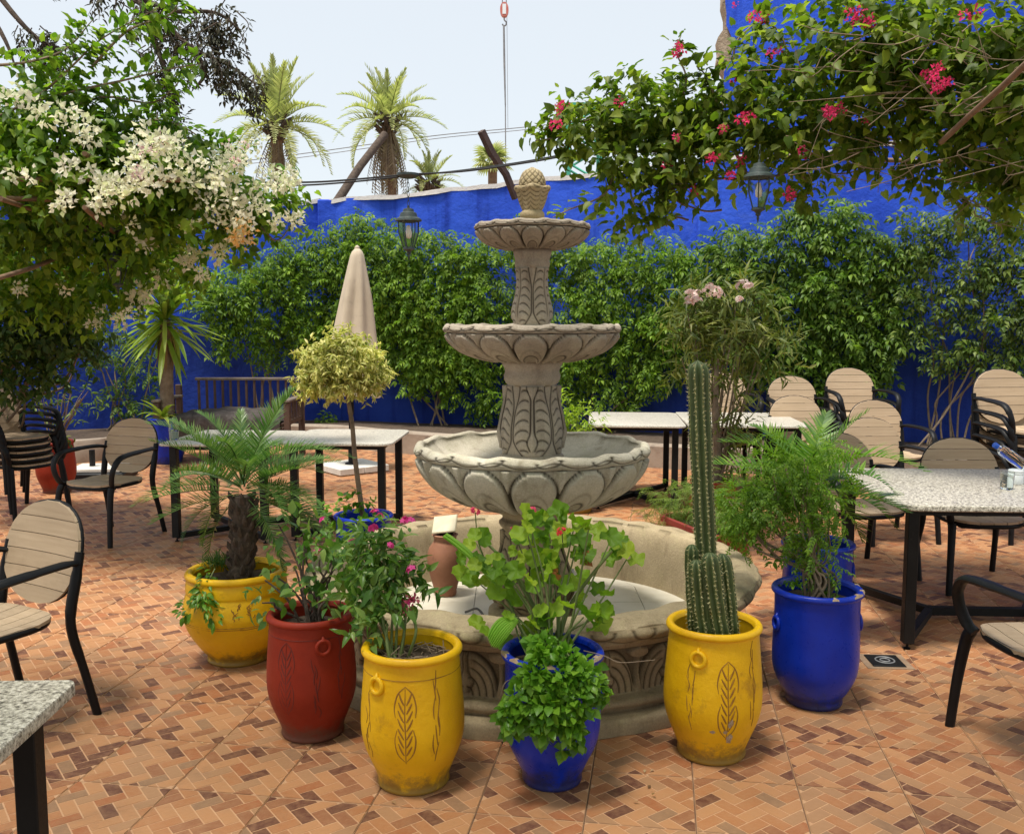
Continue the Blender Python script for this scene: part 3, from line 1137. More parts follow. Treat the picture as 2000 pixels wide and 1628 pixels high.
def carve(name, sections, NT, c, mat, parent):
    """sections: list of (profile points, rows, relief(theta, t)->(disp, groove, dz) or None); a body of revolution with real relief"""
    rows_r, rows_z, disp, gro, dzs, nr, nz = [], [], [], [], [], [], []
    th = np.linspace(0, 2 * PI, NT, endpoint=False)
    for prof, M_, fn in sections:
        P = np.array([[a[0], a[1]] for a in smooth([(p[0], p[1], 0) for p in prof], 8)]) if len(prof) > 2 else np.array(prof, float)
        L = np.concatenate([[0], np.cumsum(np.linalg.norm(np.diff(P, axis=0), axis=1))])
        s = np.linspace(0, L[-1], M_)
        r = np.interp(s, L, P[:, 0])
        z = np.interp(s, L, P[:, 1])
        t = s / L[-1]
        dr, dz = np.gradient(r), np.gradient(z)
        ln = np.maximum(np.hypot(dr, dz), 1e-9)
        n_r, n_z = -dz / ln, dr / ln
        TT, TH_ = np.meshgrid(t, th, indexing='ij')
        if fn:
            d, g, w = fn(TH_, TT)
        else:
            d = g = w = np.zeros_like(TT)
        rows_r.append(r); rows_z.append(z); disp.append(d); gro.append(g); dzs.append(w + 0 * d); nr.append(n_r); nz.append(n_z)
    r = np.concatenate(rows_r)[:, None]; z = np.concatenate(rows_z)[:, None]
    d = np.concatenate(disp); g = np.concatenate(gro); w = np.concatenate(dzs)
    a = np.concatenate(nr)[:, None]; b = np.concatenate(nz)[:, None]
    # small hand-made unevenness
    wob = .002 * np.sin(3 * th)[None, :] + .0015 * np.sin(7 * th + 2)[None, :]
    RR = np.maximum(r + a * d + wob * np.minimum(r * 4, 1), .0005)
    ZZ = z + b * d + w
    X = c[0] + RR * np.cos(th); Y = c[1] + RR * np.sin(th)
    V = np.stack([X, Y, c[2] + ZZ], axis=2).reshape(-1, 3)
    m = len(r)
    i, j = np.meshgrid(np.arange(m - 1), np.arange(NT), indexing='ij')
    j2 = (j + 1) % NT
    F = np.stack([i * NT + j, (i + 1) * NT + j, (i + 1) * NT + j2, i * NT + j2], axis=2).reshape(-1, 4)
    base = np.array(wloc(parent))
    me = np_mesh(name, V - base, F)
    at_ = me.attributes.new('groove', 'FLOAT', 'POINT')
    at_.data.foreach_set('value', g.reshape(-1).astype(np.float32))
    return obj(name, me, mat, parent)

# sections run from the inside bottom, up over the rim, and down outside; normals must point outward:
# profile direction (dr,dz) has normal (-dz, dr)... outside going down: dz<0 -> +r  ok; inside going up: dz>0 -> -r  ok
def uu(th, n, ph=0.0):
    return ((th * n / (2 * PI) + ph) % 1) * 2 - 1

def gadroon(n, amp, ph=0.0):
    def f(th, t):
        u = uu(th, n, ph)
        t = t * 1.18
        top = .34
        wid = np.where(t < top, np.sqrt(np.clip(1 - ((top - t) / top) ** 2, 0, 1)), 1.0) * .94
        e = wid - np.abs(u)
        d = amp * sm(e, 0, .14) * (1.15 - .35 * u * u)
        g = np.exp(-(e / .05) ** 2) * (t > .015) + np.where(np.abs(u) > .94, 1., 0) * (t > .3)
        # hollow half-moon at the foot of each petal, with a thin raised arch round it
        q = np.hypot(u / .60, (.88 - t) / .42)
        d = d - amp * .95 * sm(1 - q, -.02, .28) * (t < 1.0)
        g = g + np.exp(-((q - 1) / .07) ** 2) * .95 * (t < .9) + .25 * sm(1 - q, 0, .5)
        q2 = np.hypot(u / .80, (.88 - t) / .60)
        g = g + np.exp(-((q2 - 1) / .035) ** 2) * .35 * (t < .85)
        u2 = uu(th, n, ph + .5)
        gap = sm(.20 - np.abs(u2) - t * .5, 0, .06)
        d = d + amp * .6 * gap
        d = d * (1 - sm(t, .95, 1.05)) - amp * .35 * np.clip(g, 0, 1) * (t < 1.05)
        return d, np.clip(g, 0, 1) * .95 * (1 - sm(t, .98, 1.05)), 0 * d
    return f

def rim_wave(n, amp, side, ph=0.0, marks=True):
    """scalloped lip: 'top' or 'edge' band"""
    def f(th, t):
        w = np.cos(th * n + ph) * amp
        w2 = .3 * amp * np.cos(th * n * 2 + 1)
        dz = (w + w2) * (1 if side == 'top' else (1 - t))
        d = np.abs(np.sin(th * n / 2 + ph)) * amp * .8
        g = 0 * th
        if marks and side == 'edge':
            u = uu(th, n, .25)
            line = .50 + .28 * np.cos(PI * u)
            g = np.exp(-((t - line) / .07) ** 2)
            u2 = uu(th, n, .75)
            q = np.hypot(u2 / .42, (t - .15) / .45)
            g = np.maximum(g, np.exp(-((q - 1) / .16) ** 2) * (t < .6))
            d = d - .0035 * g
        return d, np.clip(g, 0, 1) * .9, dz
    return f

def bowl(name, Rr, zr, zneck, rneck, depth, n, amp, mat, parent, c, NT, lip=.03, dip=0.006, ph=0.0):
    ins = [(rneck * .7, zr - depth), (Rr * .45, zr - depth * .98), (Rr * .78, zr - depth * .62), (Rr * .9, zr - depth * .2), (Rr * .93, zr - .004)]
    top = [(Rr * .93, zr - .004), (Rr * .95, zr + .006), (Rr * .98, zr + .004), (Rr, zr - .006)]
    edge = [(Rr, zr - .006), (Rr * 1.008, zr - lip * .5), (Rr * .99, zr - lip)]
    und = [(Rr * .975, zr - lip - .004), (Rr * .945, zr - lip - (zr - lip - zneck) * .24), (Rr * .84, zr - lip - (zr - lip - zneck) * .54), (Rr * .66, zr - lip - (zr - lip - zneck) * .80), (Rr * .45, zr - lip - (zr - lip - zneck) * .94), (rneck * 1.02, zneck)]
    return carve(name, [
        (ins, 16, None),
        (top, 8, rim_wave(n, dip, 'top', ph)),
        (edge, 12, rim_wave(n, dip, 'edge', ph)),
        ([(Rr * .99, zr - lip), (Rr * .965, zr - lip - .006)], 3, lambda th, t: (0 * t - .002, .9 + 0 * t, 0 * t)),
        (und, 44, gadroon(n, amp, ph / (2 * PI)))], NT, c, mat, parent)

def acanthus(n, amp, ph=0.0, veins=7, drip=False):
    def f(th, t):                         # t: 0 top -> 1 bottom
        v = 1 - t
        u = uu(th, n, ph)
        wid = .94 * np.clip(sm(v, -.25, .25) * (1 - .25 * sm(v, .6, 1.0)), 0, 1)
        e = wid - np.abs(u)
        d = amp * sm(e, 0, .2) * (1 - .5 * np.abs(u))
        g = np.exp(-(e / .05) ** 2)
        k = (v * veins - 1.9 * np.abs(u) ** .55 + 2.3 * np.abs(u) ** 2.2 + .2)
        fr = np.abs(k - np.round(k))
        vein = np.exp(-(fr / .09) ** 2) * sm(e, .05, .15) * sm(np.abs(u), .10, .22)
        g = np.maximum(g, vein)
        d = d - amp * .45 * vein
        mid = np.exp(-(u / .05) ** 2)
        d = d + amp * .5 * mid * sm(v, .1, .3)
        mg = np.exp(-((np.abs(u) - .085) / .03) ** 2) * .8
        g = np.maximum(g, mg * sm(v, .1, .2))
        if drip:
            # the teardrop on each leaf's midrib
            wq = .035 + .15 * np.exp(-((v - .20) / .10) ** 2) + .22 * sm(v, .78, 1.0)
            eq = wq - np.abs(u)
            g = g * (1 - sm(eq, -.02, .01)) + np.exp(-((eq + .03) / .035) ** 2) * (v > .08)
            d = d + amp * .7 * sm(eq, 0, .06) * (v > .08)
        return d, np.clip(g, 0, 1) * .95, 0 * d
    return f

def column(name, prof_cap, prof_body, prof_foot, n, amp, mat, parent, c, NT, drip=False, ph=0.0):
    """prof_* run from top to bottom"""
    return carve(name, [
        (prof_cap, 16, lambda th, t: (.0015 * np.sin(th * 9 + 3 * t), .5 * np.exp(-((t - .5) / .05) ** 2) + 0 * th, 0 * t)),
        (prof_body, 60, acanthus(n, amp, ph, 7, drip)),
        (prof_foot, 10, None)], NT, c, mat, parent)

POOL = Vector((.098, 4.68, 0))
def fountain():
    f = thing('fountain', 'three-tiered carved stone fountain with scalloped bowls standing in the round pool', 'fountain', POOL)
    c = POOL
    Yc = POOL.y
    def z(py, px=1035): return at(px, py, Yc).z
    s = Yc / FPX
    # tier radii and levels taken from their size in the photograph
    rl, rm, rt = 233 * s * .98, 171 * s, 111 * s
    zl, zm, zt = z(868), z(637), z(441)
    pf = .14
    # foot and lower column (pool floor to lower bowl)
    carve('lower_column', [
        ([(.001, z(980)), (.182, z(981)), (.188, z(988))], 4, None),
        ([(.188, z(988)), (.186, z(994)), (.150, z(1003)), (.148, z(1012)), (.165, z(1020)), (.128, z(1036)), (.125, zl - .43)], 20, lambda th, t: (.001 * np.sin(th * 9), .6 * np.exp(-((t - .45) / .06) ** 2) + 0 * th, 0 * t)),
        ([(.125, zl - .43), (.13, zl - .52), (.175, zl - .66), (.19, zl - .74), (.15, zl - .82)], 50, acanthus(4, .016, .5, 6, True)),
        ([(.15, zl - .82), (.21, zl - .83), (.22, zl - .86), (.215, pf)], 8, None)], 160, c, M['stone_base'], f)
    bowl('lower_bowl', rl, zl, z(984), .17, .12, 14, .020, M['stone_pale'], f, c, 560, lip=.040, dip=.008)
    column('middle_column',
           [(.001, z(697)), (.140, z(698)), (.147, z(712)), (.132, z(722)), (.140, z(733)), (.132, z(745)), (.112, z(752))],
           [(.112, z(752)), (.112, z(780)), (.130, z(815)), (.139, z(840)), (.136, z(865)), (.132, z(884))],
           [(.132, z(884)), (.156, z(886)), (.16, z(897)), (.158, z(930))], 4, .016, M['stone_grey'], f, c, 280, True, .5)
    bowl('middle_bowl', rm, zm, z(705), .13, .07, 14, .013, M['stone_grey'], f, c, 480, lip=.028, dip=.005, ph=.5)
    column('upper_column',
           [(.001, z(484)), (.088, z(485)), (.088, z(502)), (.082, z(507)), (.086, z(516)), (.080, z(524))],
           [(.080, z(524)), (.073, z(545)), (.076, z(570)), (.094, z(600)), (.098, z(617)), (.088, z(634))],
           [(.088, z(634)), (.10, z(636)), (.10, z(655))], 4, .012, M['stone_grey'], f, c, 240, False, 0.0)
    bowl('upper_bowl', rt, zt, z(487), .086, .05, 14, .010, M['stone_grey'], f, c, 420, lip=.020, dip=.004, ph=.2)
    # finial: collar, shell-lobed cup and pineapple
    def lobes(th, t):
        u = uu(th, 4, .1)
        d = .006 * np.cos(th * 4 - .3) * np.sin(PI * t) + .013 * np.exp(-((t - .10) / .10) ** 2) * (np.cos(th * 4) * .5 + .5)
        k = t * 6 - 2.0 * np.abs(u) ** .5 + 2 * u * u
        fr = np.abs(k - np.round(k))
        g = np.exp(-(fr / .12) ** 2) * .8
        return d - .002 * g, g, 0 * d
    def pine(th, t):
        a = np.abs(((th * 12 / (2 * PI) + t * 3.5) % 1) - .5)
        b = np.abs(((th * 12 / (2 * PI) - t * 3.5) % 1) - .5)
        g = np.maximum(np.exp(-((.5 - a) / .10) ** 2), np.exp(-((.5 - b) / .10) ** 2))
        return .004 * (1 - g), g * .8, 0 * g
    carve('finial', [
        ([(.002, z(328)), (.012, z(330)), (.042, z(337)), (.060, z(352)), (.064, z(364))], 26, pine),
        ([(.064, z(364)), (.077, z(369)), (.070, z(380)), (.058, z(398)), (.048, z(412))], 26, lobes),
        ([(.048, z(412)), (.058, z(416)), (.060, z(424)), (.052, z(429)), (.066, z(437)), (.085, z(452))], 16,
         lambda th, t: (.003 * np.sin(th * 14) * (t > .6), .5 * (np.sin(th * 14 + 20 * t) > .6) * (t > .6), 0 * t))], 160, c, M['stone_finial'], f)

def pool():
    c = POOL
    ro = 1.11
    root = thing('fountain_pool', 'round stone pool with thick lip and carved leaf panels round its base', 'pool', c)
    top = .46
    def lip_marks(th, t):
        u = uu(th, 40, 0)
        q = np.hypot(u / .55, (t - .20) / .5)
        g = np.exp(-((q - 1) / .16) ** 2) * (t > .12) * (t < .85)
        low = .80 + .1 * np.cos(PI * uu(th, 40, .5))
        g = np.maximum(g, np.exp(-((t - low) / .06) ** 2) * .8)
        ln = .006 * np.sin(th * 20) * np.sin(PI * t)
        return ln - .004 * g, np.clip(g, 0, 1) * .7, 0 * g
    def panel(th, t):
        # t: 0 top .. 1 bottom; a fan palmette and a mushroom-shaped bud take turns
        v = 1 - t
        n = 22
        u = uu(th, n, 0)
        rad = np.hypot(u / .92, v / .95)
        ang = np.arctan2(np.abs(u), v * 1.1 + .02)
        d = .020 * sm(1 - rad, 0, .12)
        k = rad * 4.6
        fr = np.abs(k - np.round(k))
        g = np.exp(-(fr / .12) ** 2) * sm(1.05 - rad, 0, .1) * sm(ang, .12, .3)
        g = np.maximum(g, np.exp(-((rad - 1) / .04) ** 2))
        d = d - .006 * g
        # drop on the axis
        wq = .05 + .16 * np.exp(-((v - .28) / .16) ** 2)
        e = wq - np.abs(u)
        d = d + .012 * sm(e, 0, .06) * (v > .06)
        g = np.maximum(g, np.exp(-((e + .02) / .03) ** 2) * .9 * (v > .05) * (v < .96))
        # bud between fans
        u2 = uu(th, n, .5)
        stem = sm(.055 + .25 * np.clip(.35 - v, 0, 1) - np.abs(u2), 0, .03)
        cap = sm(1 - np.hypot(u2 / .38, (v - .86) / .14), 0, .3)
        m = np.maximum(stem, cap)
        d = np.maximum(d, .022 * m)
        g = g * (1 - m)
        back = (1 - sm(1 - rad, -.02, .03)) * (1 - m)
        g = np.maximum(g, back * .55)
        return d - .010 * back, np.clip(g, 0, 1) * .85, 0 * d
    carve('pool_wall', [
        ([(.90, .10), (.905, .2), (.92, .34), (.945, top - .03), (.975, top)], 18, lambda th, t: (.004 * np.sin(th * 6 + t * 5), 0 * t, 0 * t)),
        ([(.975, top), (1.0, top + .010), (1.05, top + .006), (ro, top - .02)], 14, lambda th, t: (.004 * np.sin(th * 31) + .003 * np.sin(th * 13 + 9 * t), 0 * t, 0 * t)),
        ([(ro, top - .02), (ro + .012, top - .05), (ro - .01, top - .085)], 26, lip_marks),
        ([(ro - .01, top - .085), (ro - .045, top - .092), (ro - .05, top - .115), (ro - .085, top - .125)], 8, None),
        ([(ro - .105, top - .13), (ro - .12, top - .22), (ro - .12, .14)], 46, panel),
        ([(ro - .10, .135), (ro - .055, .125), (ro - .045, .105), (ro - .06, .085), (ro - .055, .075), (ro - .01, .065), (ro + .0, .035), (ro + .0, .003)], 22,
         lambda th, t: (.002 * np.sin(th * 17) + .002 * np.sin(th * 41), .6 * np.exp(-((t - .48) / .05) ** 2) + 0 * th, 0 * t))], 1320, c, M['stone_base'], root)
    # pale marble slabs on the pool floor, one square lifted out for the pump
    s = .30
    for i in range(-4, 4):
        for j in range(-4, 4):
            x0, x1, y0, y1 = i * s, (i + 1) * s, j * s, (j + 1) * s
            poly = [(x0 + .0015, y0 + .0015), (x1 - .0015, y0 + .0015), (x1 - .0015, y1 - .0015), (x0 + .0015, y1 - .0015)]
            if min(math.hypot(*p) for p in poly) > .93: continue
            if (i, j) == (-1, -2): continue
            poly2 = []
            for p in poly:
                h = math.hypot(*p)
                k = min(1, .93 / h) if h > 0 else 1
                poly2.append((p[0] * k, p[1] * k))
            mb = MB()
            zt = .14 + random.uniform(-.001, .001)
            mb.add([(p[0], p[1], .10) for p in poly2] + [(p[0], p[1], zt) for p in poly2], [(4, 5, 6, 7), (0, 1, 5, 4), (1, 2, 6, 5), (2, 3, 7, 6), (3, 0, 4, 7)])
            obj('floor_slab', mb.mesh('floor_slab', 0), M['marble'], root)
    obj('basin_bed', MB().lathe([(.001, .02), (.91, .02), (.91, .05), (.001, .05)], 48).mesh('basin_bed'), M['dark_hole'], root)
    return root
fountain()
pool_root = pool()

# pump, its cable, the spare slab leaning on the column, jug and solar light in the pool
hx, hy = POOL.x - .15, POOL.y - .45
p = thing('fountain_pump', 'small black pump with red base sitting in the open square of the pool floor', 'pump', (hx, hy, .05))
obj('casing', MB().box((.02, .03, .06), (.12, .10, .10), .3, .015).mesh('casing'), M['black'], p)
obj('base', MB().box((.01, -.03, .012), (.17, .10, .025), .3, .005).mesh('base'), M['hook_red'], p)
obj('outlet', MB().tube([(.05, .04, .1), (.06, .05, .16)], .015, 10).mesh('outlet'), M['black'], p)
cb = MB()
g0 = Vector((hx, hy - .02, .11))
cb.tube(smooth([g0, g0 + Vector((-.10, .03, .09)), g0 + Vector((-.16, .06, .045)), g0 + Vector((-.32, .08, .04)), g0 + Vector((-.50, .12, .04))], 8), .006, 6)
cb.tube(smooth([g0 + Vector((0, .01, .03)), g0 + Vector((-.06, .10, .12)), g0 + Vector((-.11, .22, .16)), g0 + Vector((-.18, .40, .09))], 8), .006, 6)
tag(obj('pump_cable', cb.mesh('pump_cable'), M['cable']), 'thin black cable lying on the marble pool floor beside the jug', 'cable')
sl = MB().box((0, 0, 0), (.30, .30, .018), 0, .003)
o = obj('loose_slab', sl.mesh('loose_slab'), M['marble'])
o.location = (POOL.x + .30, POOL.y - .06, .245)
o.rotation_euler = (R(12), R(52), R(10))
tag(o, 'loose white marble slab leaning against the foot of the fountain', 'slab')
gj = ground(870, 1160, .14)
jug = thing('clay_jug', 'terracotta jug with narrow foot standing on the pool floor', 'jug', gj)
obj('body', MB().lathe([(.001, 0), (.058, 0), (.063, .012), (.062, .03), (.082, .10), (.097, .17), (.100, .22), (.088, .265), (.066, .295), (.060, .312), (.066, .33), (.073, .338), (.066, .342), (.052, .33), (.05, .30), (.001, .29)], 36).mesh('body', 50), M['terracotta'], jug)
obj('ring_handle', MB().tube([(.088 + .022 * math.cos(a), -.03, .262 + .024 * math.sin(a)) for a in np.linspace(0, 2 * PI, 16, endpoint=False)], .008, 8, closed=True).mesh('ring_handle'), M['terracotta'], jug)
sl = thing('solar_light', 'small dusty square solar light resting on the mouth of the clay jug', 'solar light', gj + Vector((.0, 0, .335)))
o = obj('panel', MB().box((0, 0, 0), (.135, .12, .014), 0, .004).mesh('panel'), M['solar'], sl)
o.location = (.0, -.01, .062); o.rotation_euler = (R(38), R(-8), R(-10))
obj('lamp_body', MB().lathe([(.001, 0.008), (.045, 0.008), (.052, .02), (.05, .03), (.001, .034)], 20).mesh('lamp_body'), M['black'], sl)
obj('bracket', MB().tube([(0, .01, .03), (0, .0, .06)], .008, 6).mesh('bracket'), M['black'], sl)

# ================================================================ pots
def prof_at(prof, z):
    zs = [p[1] for p in prof]
    for a, b in zip(prof, prof[1:]):
        if a[1] <= z <= b[1] and b[1] > a[1]:
            return a[0] + (b[0] - a[0]) * (z - a[1]) / (b[1] - a[1])
    return prof[-1][0]

def stroke(mb, prof, pts, w, face=-PI / 2):
    """a carved line following the pot's wall; pts: (angle offset, z)"""
    Q = smooth([(a, z, 0) for a, z in pts], 4)
    n = len(Q)
    vs, fs = [], []
    for i, q in enumerate(Q):
        t = i / (n - 1)
        ww = w * (.25 + .75 * math.sin(PI * min(1, max(0, .12 + t * .8))))
        d = Q[min(i + 1, n - 1)] - Q[max(i - 1, 0)]
        r0 = prof_at(prof, q.y)
        du, dv = d.x * r0, d.y
        L = math.hypot(du, dv) or 1
        nu, nv = -dv / L, du / L
        for s_, lift in ((-1, .0004), (0, .0016), (1, .0004)):
            a = q.x + s_ * nu * ww / r0
            zz = q.y + s_ * nv * ww
            rr = prof_at(prof, zz) + lift
            vs.append((rr * math.cos(face + a), rr * math.sin(face + a), zz))
        if i:
            o = (i - 1) * 3
            fs += [(o, o + 1, o + 4, o + 3), (o + 1, o + 2, o + 5, o + 4)]
    mb.add(vs, fs)

def leaf_motif(mb, prof, z0, z1, width, face, dense=7, w=.0022):
    H = z1 - z0
    stroke(mb, prof, [(0, z0 - .03 * H), (.02 * width, z0 + .3 * H), (-.02 * width, z0 + .6 * H), (0, z0 + .97 * H)], w, face)
    for sg in (-1, 1):
        stroke(mb, prof, [(0, z1), (sg * width * .35, z1 - .10 * H), (sg * width * .5, z1 - .27 * H), (sg * width * .45, z1 - .40 * H)], w * 1.1, face)
        stroke(mb, prof, [(sg * width * .36, z0 + .44 * H), (sg * width * .46, z0 + .30 * H), (sg * width * .36, z0 + .12 * H), (sg * .04 * width, z0 + .0 * H)], w * 1.1, face)
        for k in range(dense):
            t = (k + .4) / dense
            b = z0 + H * (.05 + .78 * t)
            L = width * .34 * (1 - .25 * abs(t - .5))
            j = random.uniform(-.006, .006)
            stroke(mb, prof, [(sg * width * .06, b), (sg * L * .6, b + H * .07), (sg * L, b + H * .15 + j)], w * 1.5, face)

def ring_handle(mb, prof, ang, z, r=.026, th=.0085):
    r0 = prof_at(prof, z) + th * .35
    cx, cy = r0 * math.cos(ang), r0 * math.sin(ang)
    tx, ty = -math.sin(ang), math.cos(ang)
    pts = []
    for a in np.linspace(0, 2 * PI, 22, endpoint=False):
        pz = z + r * math.sin(a)
        o_ = r * math.cos(a)
        k = (prof_at(prof, pz) - prof_at(prof, z)) * .8
        pts.append((cx + tx * o_ + math.cos(ang) * k, cy + ty * o_ + math.sin(ang) * k, pz))
    mb.tube(pts, th, 8, closed=True)
    mb.tube([(cx, cy, z + r), (cx + math.cos(ang) * -.004, cy + math.sin(ang) * -.004, z + r * 1.7)], [th * 1.1, th * .5], 8)

def make_pot(label, loc, prof, mat, cut=None, rimw=.016, group='painted clay pots round the pool', soil_drop=.05, handles=(), motifs=(), side_motifs=(), lines=(), chip=None, jitter=.004, rz=0.0):
    H = prof[-1][1]
    rt = prof[-1][0]
    root = thing('clay_pot', label, 'plant pot', loc, rz, group)
    rim = [(rt - rimw * .2, H - rimw * 1.0), (rt + rimw * .65, H - rimw * .75), (rt + rimw * .85, H), (rt + rimw * .3, H + rimw * .75), (rt - rimw * .7, H + rimw * .6), (rt - rimw * 1.2, H - rimw * .4)]
    P = [(.001, 0)] + [(a[0], a[1]) for a in smooth([(p[0], p[1], 0) for p in prof], 7)]
    body = MB().lathe(P, 56, jitter=jitter)
    body.f.pop()
    inn = [(rt - .016, H - .001), (prof_at(prof, H * .8) - .02, H * .8), (prof_at(prof, H * .6) - .02, H * .6), (.001, H * .6)]
    body.lathe([(a, b) for a, b in inn[::-1]], 40, caps=False)
    obj('body', body.mesh('body', 60), mat, root)
    rr = smooth([(a, b, 0) for a, b in rim], 3)
    obj('rim', MB().lathe([(q.x, q.y) for q in rr] + [(rr[0].x, rr[0].y)], 56, jitter=jitter, caps=False).mesh('rim', 80), mat, root)
    # soil
    sz = H - soil_drop
    rs = prof_at(prof, sz) - .017
    vs = [(0, 0, sz + .012)]
    fs = []
    for a in range(1, 7):
        for k in range(24):
            th = 2 * PI * k / 24
            q = rs * a / 6
            vs.append((q * math.cos(th), q * math.sin(th), sz + (.012 * (1 - (a / 6) ** 2)) + random.uniform(-.006, .006)))
    for k in range(24): fs.append((0, 1 + k, 1 + (k + 1) % 24))
    for a in range(5):
        for k in range(24):
            i0 = 1 + a * 24 + k
            i1 = 1 + a * 24 + (k + 1) % 24
            fs.append((i0, i0 + 24, i1 + 24, i1))
    s = MB(); s.add(vs, fs)
    obj('soil', s.mesh('soil', 60), M['soil'], root)
    P2 = [(a[0], a[1]) for a in smooth([(p[0], p[1], 0) for p in prof], 7)]
    for (ang, z) in handles:
        mb = MB(); ring_handle(mb, P2, ang, z)
        obj('ring_handle', mb.mesh('ring_handle', 80), mat, root)
    for (ang, z0, z1, w) in motifs:
        mb = MB(); leaf_motif(mb, P2, z0, z1, w, ang)
        obj('carved_leaf', mb.mesh('carved_leaf', 0), cut, root)
    for (ang, z0, z1) in side_motifs:
        mb = MB()
        Hh = z1 - z0
        for k in range(9):
            a0 = random.uniform(-.07, .07)
            zz = z0 + Hh * k / 9
            stroke(mb, P2, [(a0, zz), (a0 + random.uniform(-.04, .04), zz + Hh * .12), (a0 + random.uniform(-.06, .06), zz + Hh * .26)], .0022, ang)
        obj('carved_marks', mb.mesh('carved_marks', 0), cut, root)
    for (z, amp) in lines:
        mb = MB()
        for k in range(10):
            a0 = -PI + k * 2 * PI / 10
            stroke(mb, P2, [(a0 + t * .7, z + amp * math.sin((k * 3 + t) * 2.1)) for t in (0, .33, .66, 1)], .0015, 0)
        obj('scored_line', mb.mesh('scored_line', 0), cut, root)
    if chip:
        for (a0, z0, sx, sz_) in chip:
            mb = MB()
            n = 11
            ring = []
            for k in range(n):
                th = 2 * PI * k / n
                q = random.uniform(.6, 1.15)
                a = a0 + sx * q * math.cos(th); zz = z0 + sz_ * q * math.sin(th)
                r0 = prof_at(P2, zz) + .0012
                ring.append((r0 * math.cos(a), r0 * math.sin(a), zz))
            r0 = prof_at(P2, z0) + .0016
            mb.add([(r0 * math.cos(a0), r0 * math.sin(a0), z0)] + ring, [(0, 1 + k, 1 + (k + 1) % n) for k in range(n)])
            obj('paint_chip', mb.mesh('paint_chip', 0), M['rubble'], root)
    return root, sz, rs

tall_prof = [(.122, 0), (.130, .010), (.129, .034), (.148, .085), (.172, .145), (.184, .205), (.184, .27), (.178, .35), (.171, .43), (.166, .495)]
def scaled(prof, kr, kz): return [(a * kr, b * kz) for a, b in prof]

POTS = {}
def gpot(px, py_base_front, r): # a pot whose front foot touches the floor at that pixel row
    g = ground(px, py_base_front)
    return Vector((g.x * (g.y + r) / g.y, g.y + r, 0))
l = gpot(808, 1556, .127)
POTS['Y1'] = make_pot('tall yellow clay pot of pink vincas, nearest the camera, left of the front blue pot', l, scaled(tall_prof, 1.0, 1.0), M['yellow'], M['yellow_cut'],
                      handles=((R(-128), .405),), motifs=((R(-92), .15, .415, .42),), side_motifs=((R(-58), .14, .42), (R(-140), .14, .36)), lines=((.432, .001),)) + (l,)
l = gpot(614, 1450, .125); l.y -= .02
POTS['R1'] = make_pot('dark red clay pot with a carved leaf, between the two yellow pots on the left', l, scaled(tall_prof, .955, .985), M['red'], M['red_cut'],
                      handles=((R(-62), .40),), motifs=((R(-112), .14, .42, .42),), side_motifs=((R(-72), .12, .33), (R(-38), .18, .4)), lines=((.43, .001),)) + (l,)
l = gpot(1078, 1550, .11)
b1_prof = [(.100, 0), (.108, .01), (.109, .035), (.13, .085), (.158, .145), (.171, .21), (.172, .29), (.170, .38), (.170, .475)]
POTS['B1'] = make_pot('glossy blue clay pot with chipped rim in front of the fountain, overflowing with trailing leaves', l, b1_prof, M['blue'], M['blue_cut'], chip=None, handles=((R(-20), .36),)) + (l,)
l = gpot(1388, 1498, .13)
POTS['Y2'] = make_pot('tall yellow clay pot holding the columnar cactus, with chipped paint on its carved leaf', l, scaled(tall_prof, 1.0, 1.02), M['yellow'], M['yellow_cut'],
                      handles=((R(-120), .42),), motifs=((R(-84), .13, .42, .44),), side_motifs=((R(-50), .16, .44), (R(-128), .15, .37)), soil_drop=.07,
                      chip=((R(-79), .125, .09, .022), (R(-86), .155, .05, .010), (R(-80), .19, .06, .02), (R(-101), .155, .06, .008))) + (l,)
l = gpot(1588, 1393, .13)
b2_prof = [(.112, 0), (.120, .01), (.121, .035), (.145, .075), (.172, .135), (.181, .20), (.180, .30), (.177, .40), (.178, .50)]
POTS['B2'] = make_pot('matt blue clay pot of feathery green aralia, standing right of the cactus pot', l, b2_prof, M['blue'], M['blue_cut'], handles=((R(-8), .36), (R(188), .36))) + (l,)
l = Vector((1.60, 4.86, 0))
POTS['B3'] = make_pot('dark blue clay pot with the green palm, half hidden behind the aralia pot', l, scaled(b2_prof, .98, .98), M['blue'], M['blue_cut'], handles=((R(-15), .36),)) + (l,)
l = gpot(468, 1305, .15)
y3_prof = [(.142, 0), (.152, .01), (.150, .035), (.185, .08), (.235, .16), (.258, .24), (.252, .30), (.238, .345), (.240, .36), (.236, .40), (.224, .435)]
POTS['Y3'] = make_pot('wide round-bellied yellow clay pot holding the small date palm', l, y3_prof, M['yellow'], M['yellow_cut'], rimw=.020, lines=((.225, .003), (.215, .004)), side_motifs=((R(-75), .26, .33), (R(-60), .27, .33))) + (l,)
l = Vector((-.955, 6.0, 0))
POTS['B4'] = make_pot('small blue clay pot at the foot of the ball-shaped topiary', l, [(.11, 0), (.12, .02), (.15, .12), (.175, .25), (.175, .34), (.178, .40)], M['blue'], M['blue_cut']) + (l,)
l = gpot(112, 965, .13)
POTS['R2'] = make_pot('bright red clay pot of straggly shrub beside the left stack of chairs', l, scaled(tall_prof, .98, .98), M['red'], M['red_cut'], group='pots at the back of the patio') + (l,)
l = Vector((-4.0, 10.9, 0))
POTS['B5'] = make_pot('blue pot under the yucca, behind the left table', l, [(.15, 0), (.16, .02), (.19, .2), (.2, .4), (.2, .52)], M['blue'], M['blue_cut'], group='pots at the back of the patio') + (l,)
l = Vector((.55, 8.1, 0))
